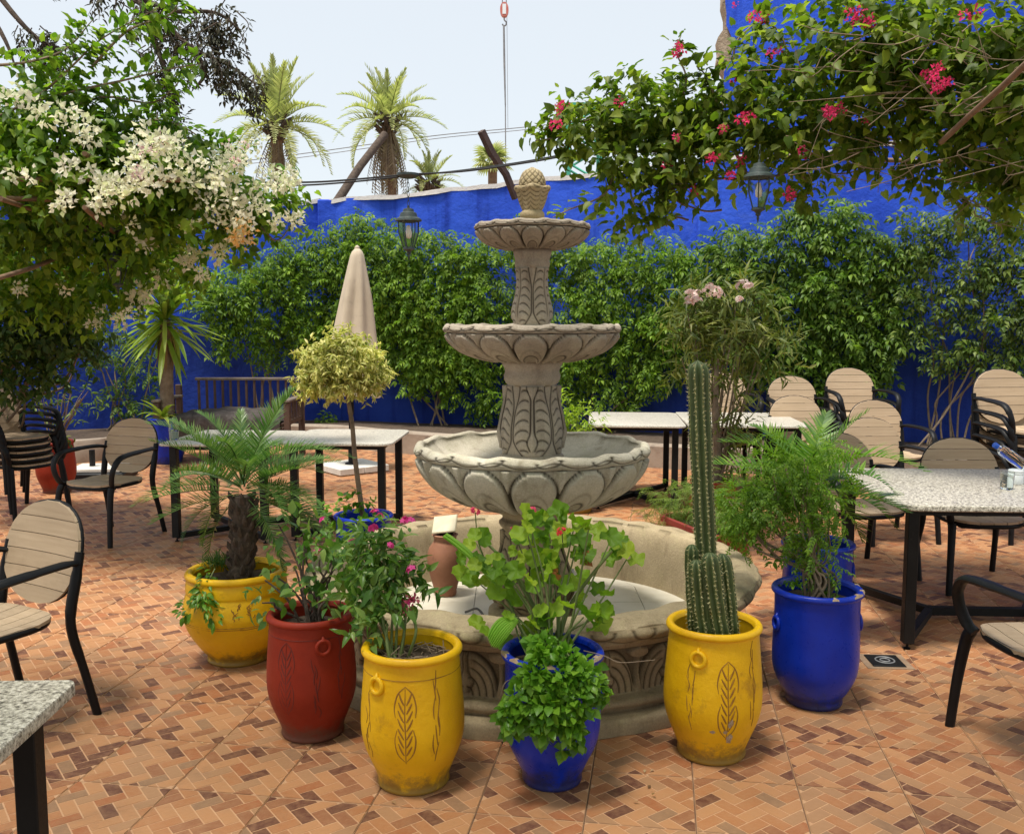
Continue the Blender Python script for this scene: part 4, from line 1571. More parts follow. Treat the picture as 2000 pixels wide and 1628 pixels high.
POTS['Y4'] = make_pot('yellow pot barely showing behind the foot of the fountain, left of the far tables', l, [(.13, 0), (.14, .02), (.17, .12), (.18, .22), (.17, .30)], M['yellow'], M['yellow_cut'], group='pots at the back of the patio') + (l,)
# chipped patches on rims of the blue pots
def chips(root, prof, spots, mat=M['chipped']):
    H = prof[-1][1]; rt = prof[-1][0]
    for (a0, da) in spots:
        mb = MB()
        n = 8
        vs, fs = [], []
        for i in range(n + 1):
            a = a0 + da * (i / n - .5)
            k = math.sin(PI * i / n)
            for (dr, dz) in ((.0153, .003), (.0105, .0128), (-.006, .0135 * (.4 + .6 * k))):
                q = rt + dr * (.9 + .1 * k) + random.uniform(-.0008, .0008)
                vs.append((q * math.cos(a), q * math.sin(a), H + dz * (.5 + .5 * k) + .001))
            if i:
                o = (i - 1) * 3
                fs += [(o, o + 3, o + 4, o + 1), (o + 1, o + 4, o + 5, o + 2)]
        mb.add(vs, fs)
        obj('chipped_glaze', mb.mesh('chipped_glaze', 0), mat, root)
chips(POTS['B1'][0], b1_prof, ((R(-30), .5), (R(-165), .5), (R(-140), .3), (R(-95), .2)))
chips(POTS['B2'][0], b2_prof, ((R(-45), .4), (R(-20), .3), (R(10), .3), (R(-85), .15)))

# maroon trough behind the pool
a, b = Vector((1.16, 6.55, 0)), Vector((1.40, 5.86, 0))
d = (b - a)
tr = thing('planter_trough', 'long maroon planter trough with feathery fern behind the pool', 'planter', a.lerp(b, .5), math.atan2(d.y, d.x))
L, W, H = d.length, .30, .31
mb = MB()
vs, fs = [], []
def rr_(l, w, r, z, n=4):
    out = []
    for cx, cy, a0 in ((l / 2 - r, w / 2 - r, 0), (-l / 2 + r, w / 2 - r, PI / 2), (-l / 2 + r, -w / 2 + r, PI), (l / 2 - r, -w / 2 + r, 1.5 * PI)):
        for k in range(n + 1):
            t = a0 + PI / 2 * k / n
            out.append((cx + r * math.cos(t), cy + r * math.sin(t), z))
    return out
rings = [rr_(L * .88, W * .82, .05, 0), rr_(L * .9, W * .85, .05, .02), rr_(L * .97, W * .97, .06, H - .05), rr_(L, W * 1.05, .06, H - .04), rr_(L, W * 1.05, .06, H - .005), rr_(L * .98, W, .06, H), rr_(L * .93, W * .84, .05, H - .005), rr_(L * .92, W * .82, .05, H - .06)]
k = len(rings[0])
for r_ in rings: vs += r_
for i in range(len(rings) - 1):
    for j in range(k):
        fs.append((i * k + j, i * k + (j + 1) % k, (i + 1) * k + (j + 1) % k, (i + 1) * k + j))
fs.append(tuple(range(k))[::-1])
mb.add(vs, fs)
obj('trough', mb.mesh('trough', 50), M['maroon'], tr)
mb = MB(); mb.add(rr_(L * .93, W * .83, .05, H - .05), [tuple(range(k))])
obj('soil', mb.mesh('soil', 0), M['soil'], tr)
# ================================================================ chairs
BW, BH = .245, .215       # half width and half height of the backrest
def sup(u, a, b, n=2.2):
    """half width of a superellipse at height u"""
    return a * max(0, 1 - abs(u / b) ** n) ** (1 / n)

def back_pt(x, v, off=0.0):
    """backrest surface: v = height along the back from its centre; leans back and curves"""
    lean = R(14)
    curve = .10 * x * x * 2.2
    y = -curve + off
    return (x, .235 + math.sin(lean) * (v + .2) + y * math.cos(lean), .675 + v * math.cos(lean) + y * -math.sin(lean) * -1 * .2)

def chair_meshes():
    out = {'back': [], 'seat': []}
    n = 6
    g = .004
    for k in range(n):
        v0 = -BH + 2 * BH * k / n + g / 2
        v1 = -BH + 2 * BH * (k + 1) / n - g / 2
        vs, fs = [], []
        nx, nv = 10, 4 if k in (0, n - 1) else 2
        for side in (0, 1):
            for i in range(nv + 1):
                v = v0 + (v1 - v0) * i / nv
                w = max(sup(v, BW, BH), .02)
                for j in range(nx + 1):
                    x = -w + 2 * w * j / nx
                    vs.append(back_pt(x, v, -.007 if side == 0 else .007))
        m = (nv + 1) * (nx + 1)
        for i in range(nv):
            for j in range(nx):
                a = i * (nx + 1) + j
                fs.append((a, a + 1, a + nx + 2, a + nx + 1))
                fs.append((a + m, a + m + nx + 1, a + m + nx + 2, a + m + 1))
        for j in range(nx):
            fs.append((j, j + m, j + 1 + m, j + 1))
            a = nv * (nx + 1) + j
            fs.append((a, a + 1, a + 1 + m, a + m))
        for i in range(nv):
            a = i * (nx + 1)
            fs.append((a, a + nx + 1, a + nx + 1 + m, a + m))
            a = i * (nx + 1) + nx
            fs.append((a, a + m, a + nx + 1 + m, a + nx + 1))
        mb = MB(); mb.add(vs, fs)
        out['back'].append(mb.mesh('back_plank', 50))
    # seat planks run front to back
    SW, SD = .235, .225
    n = 6
    for k in range(n):
        x0 = -SW + 2 * SW * k / n + .002
        x1 = -SW + 2 * SW * (k + 1) / n - .002
        vs, fs = [], []
        ny = 6
        nx = 3
        for side in (0, 1):
            for j in range(nx + 1):
                x = x0 + (x1 - x0) * j / nx
                d = max(sup(x, SD, SW * 1.02, 3.2), .03)
                for i in range(ny + 1):
                    y = -d + 2 * d * i / ny
                    z = .443 + .05 * x * x * 4 - .018 * (1 - ((y - .02) / SD) ** 2) + (.007 if side else -.007) - (.012 * max(0, (-y - .16) / .06))
                    vs.append((x, y - .01, z))
        m = (nx + 1) * (ny + 1)
        for j in range(nx):
            for i in range(ny):
                a = j * (ny + 1) + i
                fs.append((a, a + 1, a + ny + 2, a + ny + 1))
                fs.append((a + m, a + m + ny + 1, a + m + ny + 2, a + m + 1))
        for i in range(ny):
            fs.append((i, i + m, i + 1 + m, i + 1))
            a = nx * (ny + 1) + i
            fs.append((a, a + 1, a + 1 + m, a + m))
        for j in range(nx):
            a = j * (ny + 1)
            fs.append((a, a + ny + 1, a + ny + 1 + m, a + m))
            a = j * (ny + 1) + ny
            fs.append((a, a + m, a + ny + 1 + m, a + ny + 1))
        mb = MB(); mb.add(vs, fs)
        out['seat'].append(mb.mesh('seat_plank', 50))
    # dark hoop behind the back
    pts = []
    K = 36
    for i in range(K):
        t = 2 * PI * i / K
        x = abs(math.cos(t)) ** .9 * (BW - .006) * (1 if math.cos(t) >= 0 else -1)
        v = abs(math.sin(t)) ** .9 * (BH - .006) * (1 if math.sin(t) >= 0 else -1)
        pts.append(back_pt(x, v, .014))
    hoop = MB().tube(pts, .010, 8, closed=True)
    vs = []
    for i in range(9):
        v = -BH * .95 + 1.9 * BH * i / 8
        vs.append(back_pt(0, v, .020))
    hoop.tube(vs, .010, 6)
    out['hoop'] = hoop.mesh('back_frame', 60)
    # seat frame
    sf = MB()
    rim = []
    for i in range(32):
        t = 2 * PI * i / 32
        x = abs(math.cos(t)) ** .7 * .228 * (1 if math.cos(t) >= 0 else -1)
        y = abs(math.sin(t)) ** .7 * .218 * (1 if math.sin(t) >= 0 else -1)
        rim.append((x, y - .01, .428 - (.012 if y < -.17 else 0)))
    sf.tube(rim, .016, 8, closed=True)
    sf.tube([(-.21, 0, .424), (.21, 0, .424)], .010, 6)
    out['seat_frame'] = sf.mesh('seat_frame', 60)
    for s, nm in ((-1, 'l'), (1, 'r')):
        # front leg flows up into the arm support; rear leg up into the back
        fl = MB().tube(smooth([(s * .262, -.265, 0), (s * .252, -.245, .20), (s * .240, -.218, .37), (s * .232, -.195, .425)], 5), [.0165, .0168, .017, .0172, .0175, .018, .0185, .019, .0195, .020, .0205, .021, .0215, .022, .022, .02], 8, flat=1.25)
        out['fl' + nm] = fl.mesh('leg', 60)
        rl = MB().tube(smooth([(s * .262, .315, 0), (s * .250, .272, .20), (s * .238, .235, .36), (s * .236, .232, .46), (s * .240, .262, .60), (s * .238, .285, .70)], 4), [.016] * 6 + [.018] * 6 + [.02] * 5 + [.017] * 4, 8, flat=1.25)
        out['rl' + nm] = rl.mesh('leg', 60)
        ar = MB().tube(smooth([(s * .236, .272, .655), (s * .262, .20, .668), (s * .285, .06, .668), (s * .292, -.08, .660), (s * .290, -.165, .640), (s * .283, -.215, .585), (s * .268, -.225, .52), (s * .245, -.205, .45), (s * .230, -.17, .425)], 5),
                       [.013] * 5 + [.015] * 6 + [.017] * 14 + [.015] * 11 + [.014] * 5, 8, flat=1.6, up=(1, 0, 0))
        out['ar' + nm] = ar.mesh('armrest', 60)
        br = MB().tube(smooth([(s * .250, .268, .21), (s * .243, .16, .35), (s * .236, .0, .405), (s * .236, -.12, .415)], 5), .011, 7)
        out['br' + nm] = br.mesh('brace', 60)
    return out
CH = chair_meshes()
def make_chair():
    t = thing('garden_chair', '', 'chair')
    for m in CH['back']: obj('back_plank', m, M['plank'], t)
    for m in CH['seat']: obj('seat_plank', m, M['plank'], t)
    obj('back_frame', CH['hoop'], M['black'], t)
    obj('seat_frame', CH['seat_frame'], M['black'], t)
    for k in ('fll', 'flr', 'rll', 'rlr'): obj('leg', CH[k], M['black'], t)
    for k in ('arl', 'arr'): obj('armrest', CH[k], M['black'], t)
    return t
proto = make_chair()
used = [False]
def chair(x, y, deg, label, group, z=0.0, tilt=0.0):
    """deg 0: faces the camera"""
    if not used[0]:
        c = proto; used[0] = True
    else:
        c = copy_tree(proto)
    c.location = (x, y, z)
    c.rotation_euler = (R(tilt), 0, R(deg))
    c['label'] = label
    c['group'] = group
    return c
G1 = 'tan slatted garden chairs standing on the patio'
chair(-2.13, 3.70, -30, 'tan slatted chair with black frame behind the corner of the nearest table', G1)
chair(-3.08, 7.10, -20, 'tan slatted chair alone at the left end of the pale left table', G1)
chair(2.07, 3.48, 184, 'tan slatted chair in the right foreground with only arm and seat showing', G1)
chair(2.28, 6.10, 12, 'tan slatted chair behind the palm fronds, at the left end of the granite table', G1)
chair(2.90, 5.82, -2, 'tan slatted chair tucked behind the granite table, back just above its top', G1)
chair(2.86, 7.10, 8, 'shaded tan slatted chair behind the palm, second row from the granite table', G1)
chair(3.28, 8.15, 6, 'sunlit tan slatted chair just above the shaded second-row chair behind the palm', G1, .05)
G2 = 'stacked tan slatted garden chairs by the blue wall'
def stack_chairs(x, y, deg, n, dz, labels, drift=.012):
    a = R(deg)
    for k in range(n):
        lab = labels[k]
        chair(x + math.sin(a) * -drift * k * -1 * -1, y - math.cos(a) * drift * k * 0, deg + random.uniform(-1, 1), lab, G2, z=k * dz)
def labels(base, n):
    w = {1: 'only'}
    names = ['bottom chair', 'second chair', 'third chair', 'fourth chair', 'fifth chair']
    out = [names[k] for k in range(n)]
    out[-1] = 'topmost chair'
    return ['%s up in the chair stack %s' % (o, base) for o in out]
stack_chairs(2.16, 9.45, 0, 3, .115, labels('behind the oleander', 3))
stack_chairs(2.84, 9.30, 0, 3, .10, labels('behind the right end of the far tables', 3))
stack_chairs(2.66, 8.55, 0, 2, .06, labels('directly before the far table end', 2))
stack_chairs(3.42, 9.25, 4, 4, .095, labels('in the middle of the back row', 4))
stack_chairs(3.90, 7.15, 8, 5, .095, labels('at the right edge', 5))
stack_chairs(-4.22, 8.05, 62, 5, .055, labels('at the left beside the red pot', 5))

# ================================================================ tables
def table(label, c, w, d, rz, mat=None, thick=.03, cut=.05, group='stone-topped tables on black frames'):
    t = thing('patio_table', label, 'table', (c[0], c[1], 0), rz, group)
    H = .75
    # top with clipped, rounded corners
    def outline(ins, z):
        r = cut
        out = []
        for cx, cy, a0 in ((w / 2 - r, d / 2 - r, 0), (-w / 2 + r, d / 2 - r, PI / 2), (-w / 2 + r, -d / 2 + r, PI), (w / 2 - r, -d / 2 + r, 1.5 * PI)):
            for k in range(6):
                q = a0 + PI / 2 * k / 5
                out.append((cx + (r - ins) * math.cos(q), cy + (r - ins) * math.sin(q), z))
        return out
    rs = [outline(.006, H - thick), outline(0, H - thick + .005), outline(0, H - .006), outline(.002, H - .002), outline(.007, H)]
    k = len(rs[0])
    vs = [p for r_ in rs for p in r_]
    fs = [(i * k + j, i * k + (j + 1) % k, (i + 1) * k + (j + 1) % k, (i + 1) * k + j) for i in range(4) for j in range(k)]
    fs += [tuple(range(k))[::-1], tuple(range(4 * k, 5 * k))]
    mb = MB(); mb.add(vs, fs)
    obj('tabletop', mb.mesh('tabletop', 40), mat or M['granite'], t)
    lx, ly = w / 2 - .09, d / 2 - .09
    T = .027
    for sx in (-1, 1):
        for sy in (-1, 1):
            obj('leg', MB().box((sx * lx, sy * ly, (H - thick + .02) / 2 + .008), (T * 2, T * 2, H - thick - .03), 0, .003).mesh('leg'), M['steel'], t)
            obj('floor_bar', MB().tube([(sx * lx, sy * ly, .045), (sx * (lx - .30) if lx > .34 else 0, 0, .045)], .020, 4, square=True).mesh('floor_bar', 20), M['steel'], t)
            obj('foot', MB().lathe([(.001, 0), (.016, 0), (.018, .006), (.007, .010), (.007, .022), (.001, .022)], 12, (sx * lx, sy * ly, 0)).mesh('foot'), M['black'], t)
    if lx > .34:
        obj('stretcher', MB().tube([(-(lx - .30), 0, .045), (lx - .30, 0, .045)], .022, 4, square=True).mesh('stretcher', 20), M['steel'], t)
    rail = MB()
    for sy in (-1, 1):
        rail.box((0, sy * ly, H - thick - .018), (lx * 2 - T * 2 - .002, .03, .03))
    for sx in (-1, 1):
        rail.box((sx * lx, 0, H - thick - .018), (.03, ly * 2 - T * 2 - .002, .03))
    obj('top_frame', rail.mesh('top_frame'), M['steel'], t)
    return t
table('speckled granite table with clipped corner at the right, beside the blue pots', (2.58, 5.12), 1.30, 1.20, R(-3), M['granite'], .030, .11)
NT_ = ground(160, 1327, .75)
table('corner of the nearest granite table cut off by the lower left edge of the photo', (NT_.x - .5, NT_.y - .32), 1.0, .62, R(2), M['granite'], .036, .03)
table('pale stone table under the date palm fronds, left of the pair', (-2.14, 7.30), .86, .90, R(-5), M['granite_pale'], .022, .05)
table('pale stone table behind the topiary stem, right of the pair', (-1.28, 7.36), .84, .92, R(-3), M['granite_pale'], .022, .10)
table('pale stone table at the back left of the cactus, left of the far pair', (1.13, 8.68), .84, 1.20, R(-5), M['granite_pale'], .022, .08)
table('pale stone table behind the cactus and oleander, right of the far pair', (2.08, 8.66), 1.03, 1.20, R(-4), M['granite_pale'], .022, .03)

# on the tables
g = ground(1966, 955, .75)
tag(obj('drinking_glass', MB().lathe([(.001, 0), (.028, 0), (.031, .004), (.037, .095), (.035, .095), (.029, .012), (.001, .010)], 24).mesh('drinking_glass', 50), M['glass']), 'clear drinking glass near the front of the right granite table', 'glass').location = (g.x, g.y, .7505)
g = ground(1995, 950, .75)
hd = thing('sugar_holder', 'white ridged cup beside the drinking glass on the right granite table', 'cup', (g.x + .015, g.y + .09, .7505))
obj('cup', MB().lathe([(.001, 0), (.038, 0), (.040, .005), (.040, .05), (.038, .054), (.041, .058), (.041, .062), (.038, .066), (.041, .070), (.041, .074), (.036, .08), (.034, .06), (.001, .055)], 28).mesh('cup', 40), M['white_plastic'], hd)
g = Vector((2.95, 5.60, .7505))
wb = thing('water_bottle', 'clear plastic water bottle with a blue cap lying at the right edge', 'bottle', g)
b_ = obj('bottle_body', MB().lathe([(.001, 0), (.03, .002), (.033, .01), (.033, .14), (.031, .15), (.033, .16), (.03, .19), (.014, .215), (.014, .23), (.001, .23)], 20).mesh('bottle_body', 40), M['glass'], wb)
c_ = obj('cap', MB().lathe([(.001, .226), (.017, .226), (.017, .25), (.001, .252)], 16).mesh('cap', 40), M['blue_plastic'], wb)
for q in (b_, c_):
    q.rotation_euler = (0, R(-58), R(12)); q.location = (.11, 0, .035)
g = ground(340, 858, .75)
jr = thing('glass_jar', 'small glass jar on the left table, in front of the yucca pot', 'jar', (g.x, g.y, .7505))
obj('glass', MB().lathe([(.001, 0), (.034, 0), (.037, .005), (.037, .10), (.033, .108), (.033, .125), (.030, .125), (.030, .108), (.033, .1), (.033, .008), (.001, .006)], 24).mesh('glass', 50), M['glass'], jr)
obj('contents', MB().lathe([(.001, .008), (.031, .008), (.031, .06), (.001, .062)], 20).mesh('contents', 50), mat_plain('jar_contents', (.35, .38, .28), .6), jr)

# ================================================================ closed parasol, spare parasol base
g = ground(684, 922)
ps = thing('closed_parasol', 'closed beige canvas parasol standing behind the topiary', 'parasol', (g.x, g.y + .1, 0))
Y = g.y + .1
ztop, zbot = at(703, 484, Y).z, at(690, 772, Y).z
nf = 16
vs, fs = [], []
K = 40
Nn = 96
for i in range(K + 1):
    t = i / K
    z = ztop - (ztop - zbot) * t
    r0 = .05 + (.30 - .05) * (t ** .80)
    if t < .03: r0 *= (.35 + t / .03 * .65)
    for j in range(Nn):
        th = 2 * PI * j / Nn
        fold = math.cos(th * 6 + .9 * math.sin(t * 2 + th)) * .10 + math.cos(th * 3 + t * 1.5) * .09
        r = r0 * (1 + fold * min(1, t * 3))
        vs.append((r * math.cos(th) + .09 * (1 - t) + .012 , r * math.sin(th), z + (.02 * math.cos(th * 8) if i == K else 0)))
for i in range(K):
    for j in range(Nn):
        a_, b_ = i * Nn + j, i * Nn + (j + 1) % Nn
        fs.append((a_ + Nn, b_ + Nn, b_, a_))
fs.append(tuple(range(Nn)))
mb = MB(); mb.add(vs, fs)
obj('canopy', mb.mesh('canopy', 50), M['canvas'], ps)
obj('pole', MB().tube([(0, 0, .08), (0, 0, zbot + .3)], .024, 14).mesh('pole'), M['steel'], ps)
obj('top_cap', MB().lathe([(.001, -.02), (.03, -.02), (.028, .01), (.001, .03)], 12, (.10, 0, ztop)).mesh('top_cap'), M['canvas'], ps)
obj('crank_housing', MB().lathe([(.001, .62), (.032, .62), (.036, .66), (.036, .80), (.03, .84), (.001, .84)], 14).mesh('crank_housing'), M['steel'], ps)
obj('tassel', MB().lathe([(.001, .86), (.03, .87), (.024, 1.0), (.012, 1.02), (.001, 1.02)], 12, (.0, -.03, 0)).mesh('tassel'), mat_plain('orange_cloth', (.40, .20, .08), .8), ps)
pb = thing('parasol_base', 'square white concrete slab base under the closed parasol', 'parasol base', (g.x, g.y + .1, 0))
for (dx, dy) in ((-.15, -.15), (.15, -.15), (-.15, .15), (.15, .15)):
    obj('slab', MB().box((dx, dy, .045), (.296, .296, .07), 0, .006).mesh('slab'), M['concrete'], pb)
obj('socket', MB().lathe([(.001, .08), (.075, .08), (.07, .09), (.036, .10), (.034, .32), (.001, .32)], 16).mesh('socket'), M['steel'], pb)
pb.rotation_euler = (0, 0, R(38))
g = ground(185, 938)
pb2 = thing('parasol_base', 'low white slab on a black tray with a short pole stub, behind the left chair', 'parasol base', (g.x, g.y + .15, 0), R(5))
obj('tray', MB().box((0, 0, .045), (.62, .5, .09), 0, .015).mesh('tray'), M['black'], pb2)
obj('slab', MB().box((0, 0, .11), (.52, .42, .038), 0, .006).mesh('slab'), M['concrete'], pb2)
obj('socket', MB().tube([(-.08, 0, .13), (-.08, 0, .30)], .03, 12).mesh('socket'), M['steel'], pb2)

# ================================================================ wooden day bed
def daybed():
    Yc = 11.15
    a, b = at(385, 740, Yc + .35), at(590, 740, Yc + .35)
    cx = (a.x + b.x) / 2 - .13
    t = thing('wooden_bench', 'dark wooden bench with spindle back and worn charcoal blanket against the blue wall', 'bench', (cx, Yc, 0))
    w = 1.55
    z0 = at(450, 740, Yc + .35).z
    hw = w / 2
    obj('top_rail', MB().box((.08, .38, z0), (w * .80, .045, .035), 0, .006).mesh('top_rail'), M['grey_wood'], t)
    for k in range(13):
        x = -w * .80 / 2 + .08 + .04 + k * (w * .80 - .08) / 12
        obj('spindle', MB().box((x, .38, (z0 + .50) / 2), (.028, .024, z0 - .53), 0, .004).mesh('spindle'), M['dark_wood'], t)
    for sx in (-1, 1):
        for y in (-.36, .38):
            obj('leg', MB().box((sx * (hw - .03), y, .36 if y < 0 else .44), (.07, .06, .70 if y < 0 else .86), 0, .006).mesh('leg'), M['dark_wood'], t)
        obj('armrest', MB().box((sx * (hw - .03), 0, .73), (.09, .80, .03), 0, .006).mesh('armrest'), M['grey_wood'], t)
        for y in (-.22, -.08, .06, .20):
            obj('arm_spindle', MB().box((sx * (hw - .03), y, .60), (.025, .03, .23), 0, .003).mesh('arm_spindle'), M['dark_wood'], t)
        obj('arm_rail', MB().box((sx * (hw - .03), .01, .47), (.03, .68, .05), 0, .004).mesh('arm_rail'), M['dark_wood'], t)
    obj('front_rail', MB().box((0, -.37, .36), (w - .14, .04, .14), 0, .006).mesh('front_rail'), M['dark_wood'], t)
    # blanket with mattress bulge
    vs, fs = [], []
    nx, ny = 44, 22
    for i in range(ny + 1):
        for j in range(nx + 1):
            u, v = j / nx, i / ny
            x = -hw + .10 + (w - .2) * u
            y = -.42 + .76 * min(1, max(0, (v - .25) / .75))
            zz = .50 + .10 * (math.sin(PI * min(1, max(0, u))) ** .4) * min(1, (v - .18) * 6 if v > .18 else 0) + .012 * math.sin(u * 40 + v * 5) * .5 + .008 * math.sin(u * 17 + v * 13)
            if v < .25:
                zz = .30 + (zz - .30) * (v / .25)
                y -= .012 * math.sin(u * 46)
            vs.append((x, y, zz))
    for i in range(ny):
        for j in range(nx):
            a_ = i * (nx + 1) + j
            fs.append((a_, a_ + 1, a_ + nx + 2, a_ + nx + 1))
    mb = MB(); mb.add(vs, fs)
    bl = obj('blanket', mb.mesh('blanket', 80), M['blanket'])
    bl.location = (cx, Yc, 0)
    tag(bl, 'worn charcoal blanket spread over the seat of the wooden bench', 'blanket')
    obj('seat_board', MB().box((0, 0, .45), (w - .16, .74, .05), 0, .005).mesh('seat_board'), M['dark_wood'], t)
daybed()

# ================================================================ lanterns and wires
def lantern(label, top, scale=1.0, chain=.17, plate=True):
    t = thing('hanging_lantern', label, 'lantern', top, 0, 'wrought iron hanging lanterns')
    s = scale
    def L(prof, n=8): return MB().lathe([(a * s, -b * s) for a, b in prof], n)
    z0 = chain / s
    if plate:
        obj('ceiling_plate', MB().lathe([(.001, .0), (.055 * s, .0), (.10 * s, .02 * s), (.10 * s, .04 * s), (.04 * s, .045 * s), (.001, .045 * s)], 16).mesh('ceiling_plate'), M['lantern'], t)
    ch = MB()
    nl = max(3, int(chain / .035))
    for k in range(nl):
        zc = -chain * (k + .5) / nl
        h = chain / nl * .62
        pts = []
        for a in np.linspace(0, 2 * PI, 10, endpoint=False):
            x, z = .009 * s * math.cos(a), h * math.sin(a)
            pts.append((x, 0, zc + z) if k % 2 else (0, x, zc + z))
        ch.tube(pts, .0028 * s, 5, closed=True)
    obj('chain', ch.mesh('chain'), M['lantern'], t)
    obj('roof', L([(.001, z0 - .005), (.010, z0), (.012, z0 + .02), (.045, z0 + .03), (.052, z0 + .055), (.072, z0 + .065), (.082, z0 + .10), (.115, z0 + .118), (.120, z0 + .135), (.100, z0 + .140), (.001, z0 + .140)][::-1], 16).mesh('roof', 30), M['lantern'], t)
    n = 6
    top_r, mid_r, bot_r = .092, .088, .048
    zt, zm, zb = z0 + .14, z0 + .24, z0 + .37
    fr, = (MB(),)
    for k in range(n):
        a = 2 * PI * k / n + .26
        fr.tube([(top_r * s * math.cos(a), top_r * s * math.sin(a), -zt * s), (mid_r * s * math.cos(a), mid_r * s * math.sin(a), -zm * s), (bot_r * s * math.cos(a), bot_r * s * math.sin(a), -zb * s)], .005 * s, 6)
    for r_, z_ in ((top_r, zt), (bot_r, zb)):
        fr.tube([(r_ * s * math.cos(2 * PI * k / n + .26), r_ * s * math.sin(2 * PI * k / n + .26), -z_ * s) for k in range(n)], .006 * s, 6, closed=True)
    obj('cage', fr.mesh('cage', 40), M['lantern'], t)
    for k in range(n):
        a0, a1 = 2 * PI * k / n + .26, 2 * PI * (k + 1) / n + .26
        q = .97
        vs = [(r_ * q * s * math.cos(a), r_ * q * s * math.sin(a), -z_ * s) for r_, z_ in ((top_r, zt), (mid_r, zm), (bot_r, zb)) for a in (a0, a1)]
        mb = MB(); mb.add(vs, [(0, 1, 3, 2), (2, 3, 5, 4)])
        obj('glass_pane', mb.mesh('glass_pane', 0), M['pane'], t)
    obj('base', L([(.001, zb - .002), (.052, zb), (.054, zb + .015), (.030, zb + .025), (.018, zb + .04), (.022, zb + .052), (.008, zb + .062), (.012, zb + .075), (.005, zb + .10), (.001, zb + .115)][::-1], 14).mesh('base', 30), M['lantern'], t)
    obj('bulb', L([(.001, z0 + .17), (.016, z0 + .175), (.020, z0 + .20), (.030, z0 + .24), (.026, z0 + .28), (.001, z0 + .295)][::-1], 14).mesh('bulb', 60), M['bulb'], t)
    return t
LY = 8.6
l1 = at(797, 348, LY)
lantern('verdigris lantern hanging from the black cable left of the fountain', l1, 1.0, chain=.24)
l2 = at(1484, 284, 5.5)
lantern('dark lantern hanging under the red bougainvillea on the right', l2, .73, chain=.08, plate=False)
l3 = at(226, 455, 6.6)
lantern('dim lantern hanging in the shade under the white bougainvillea', l3, .66, chain=.10)

def wire(label, pts, r, mat=M['cable'], name='overhead_cable'):
    mb = MB().tube(smooth(pts, 8), r, 6)
    tag(obj(name, mb.mesh(name), mat), label, 'cable')
wire('upper strand of the thick black cable over the garden, carrying the lantern', [at(430, 356, 8.3), at(600, 356, 8.4), at(697, 350, 8.5), at(797, 341, LY), at(900, 335, LY), at(1000, 322, LY), at(1110, 303, LY), at(1300, 262, 8.5)], .0085)
wire('lower sagging strand of the thick black cable over the garden', [at(430, 362, 8.33), at(585, 362, 8.43), at(690, 355, 8.53), at(795, 344, LY + .03), at(900, 333, LY + .03), at(1010, 318, LY + .03), at(1110, 300, LY + .03), at(1300, 262, 8.53)], .0075)
wire('thin grey wire high behind the palms, upper of the two', [at(350, 330, 40), at(600, 299, 40), at(850, 265, 40), at(1075, 243, 40), at(1500, 190, 40)], .018, M['grey_steel'])
wire('thin grey wire high behind the palms, lower of the two', [at(350, 336, 40.5), at(600, 306, 40.5), at(850, 271, 40.5), at(1075, 248, 40.5), at(1500, 195, 40.5)], .015, M['grey_steel'])

# ================================================================ beyond the wall
def pole_beam(label, a, b, r0, r1, mat, name='leaning_pole', n=10, sq=False):
    mb = MB().tube([a, a.lerp(b, .33) + Vector((.02, 0, .03)), a.lerp(b, .66) + Vector((-.02, 0, .02)), b], [r0, r0 * .97, r1 * 1.03, r1], 4 if sq else n, square=sq)
    tag(obj(name, mb.mesh(name, 40), mat), label, 'pole')
b0 = at(1004, 388, 12.55)
pole_beam('dark charred beam leaning out over the wall top beside the fountain finial', Vector((b0.x + .02, 12.55, b0.z)), at(940, 256, 12.2), .036, .038, M['dark_wood'], 'leaning_beam', sq=True)
pole_beam('bare brown trunk leaning right behind the wall under the middle palm', at(640, 398, 15.0) - Vector((.25, 0, .5)), at(752, 262, 16.5), .075, .065, M['bark_dark'], 'leaning_trunk')

# crane hook block with its sling
Yk = 60.0
ck = thing('crane_hook', 'red and white crane hook block on its cable above the fountain', 'crane hook', at(985, 20, Yk))
k = Yk / FPX
mb = MB()
for dy in (-.14, .14):
    pts = [(0 + .42 * math.cos(a) * .62, 0.0, .42 * math.sin(a)) for a in np.linspace(0, 2 * PI, 20, endpoint=False)]
    vs = [(x, dy - .08, z) for x, _, z in pts] + [(x, dy + .08, z) for x, _, z in pts]
    n = 20
    mb.add(vs, [tuple(range(n))[::-1], tuple(range(n, 2 * n))] + [(i, (i + 1) % n, n + (i + 1) % n, n + i) for i in range(n)])
obj('block', mb.mesh('block', 40), M['hook_red'], ck)
obj('cheek_plate', MB().box((0, -.23, .0), (.22, .02, .60), 0, .01).mesh('cheek_plate'), M['white_plastic'], ck)
obj('hoist_rope', MB().tube([(-.12, 0, .3), (-.10, 0, 22)], .03, 6).tube([(.12, 0, .3), (.10, 0, 22)], .03, 6).mesh('hoist_rope'), M['grey_steel'], ck)
obj('hook', MB().tube(smooth([(0, 0, -.38), (0, 0, -.58), (.12, 0, -.72), (.08, 0, -.90), (-.05, 0, -.92), (-.12, 0, -.82)], 5), .045, 8).mesh('hook'), M['grey_steel'], ck)
sg = thing('crane_sling', 'long grey strap and cable hanging straight down from the crane hook', 'crane sling', at(985, 48, Yk))
p0 = at(985, 48, Yk)
def rel(px, py): return at(px, py, Yk) - p0
obj('strap', MB().tube([rel(984, 50), rel(985, 120), rel(987, 205)], [.10, .11, .07], 8, flat=.6).mesh('strap'), M['grey_steel'], sg)
obj('drop_cable', MB().tube([rel(987, 200), rel(988, 380)], .035, 6).mesh('drop_cable'), M['grey_steel'], sg)
obj('tag_line', MB().tube([rel(990, 30), rel(992, 250)], .014, 5).mesh('tag_line'), M['grey_steel'], sg)

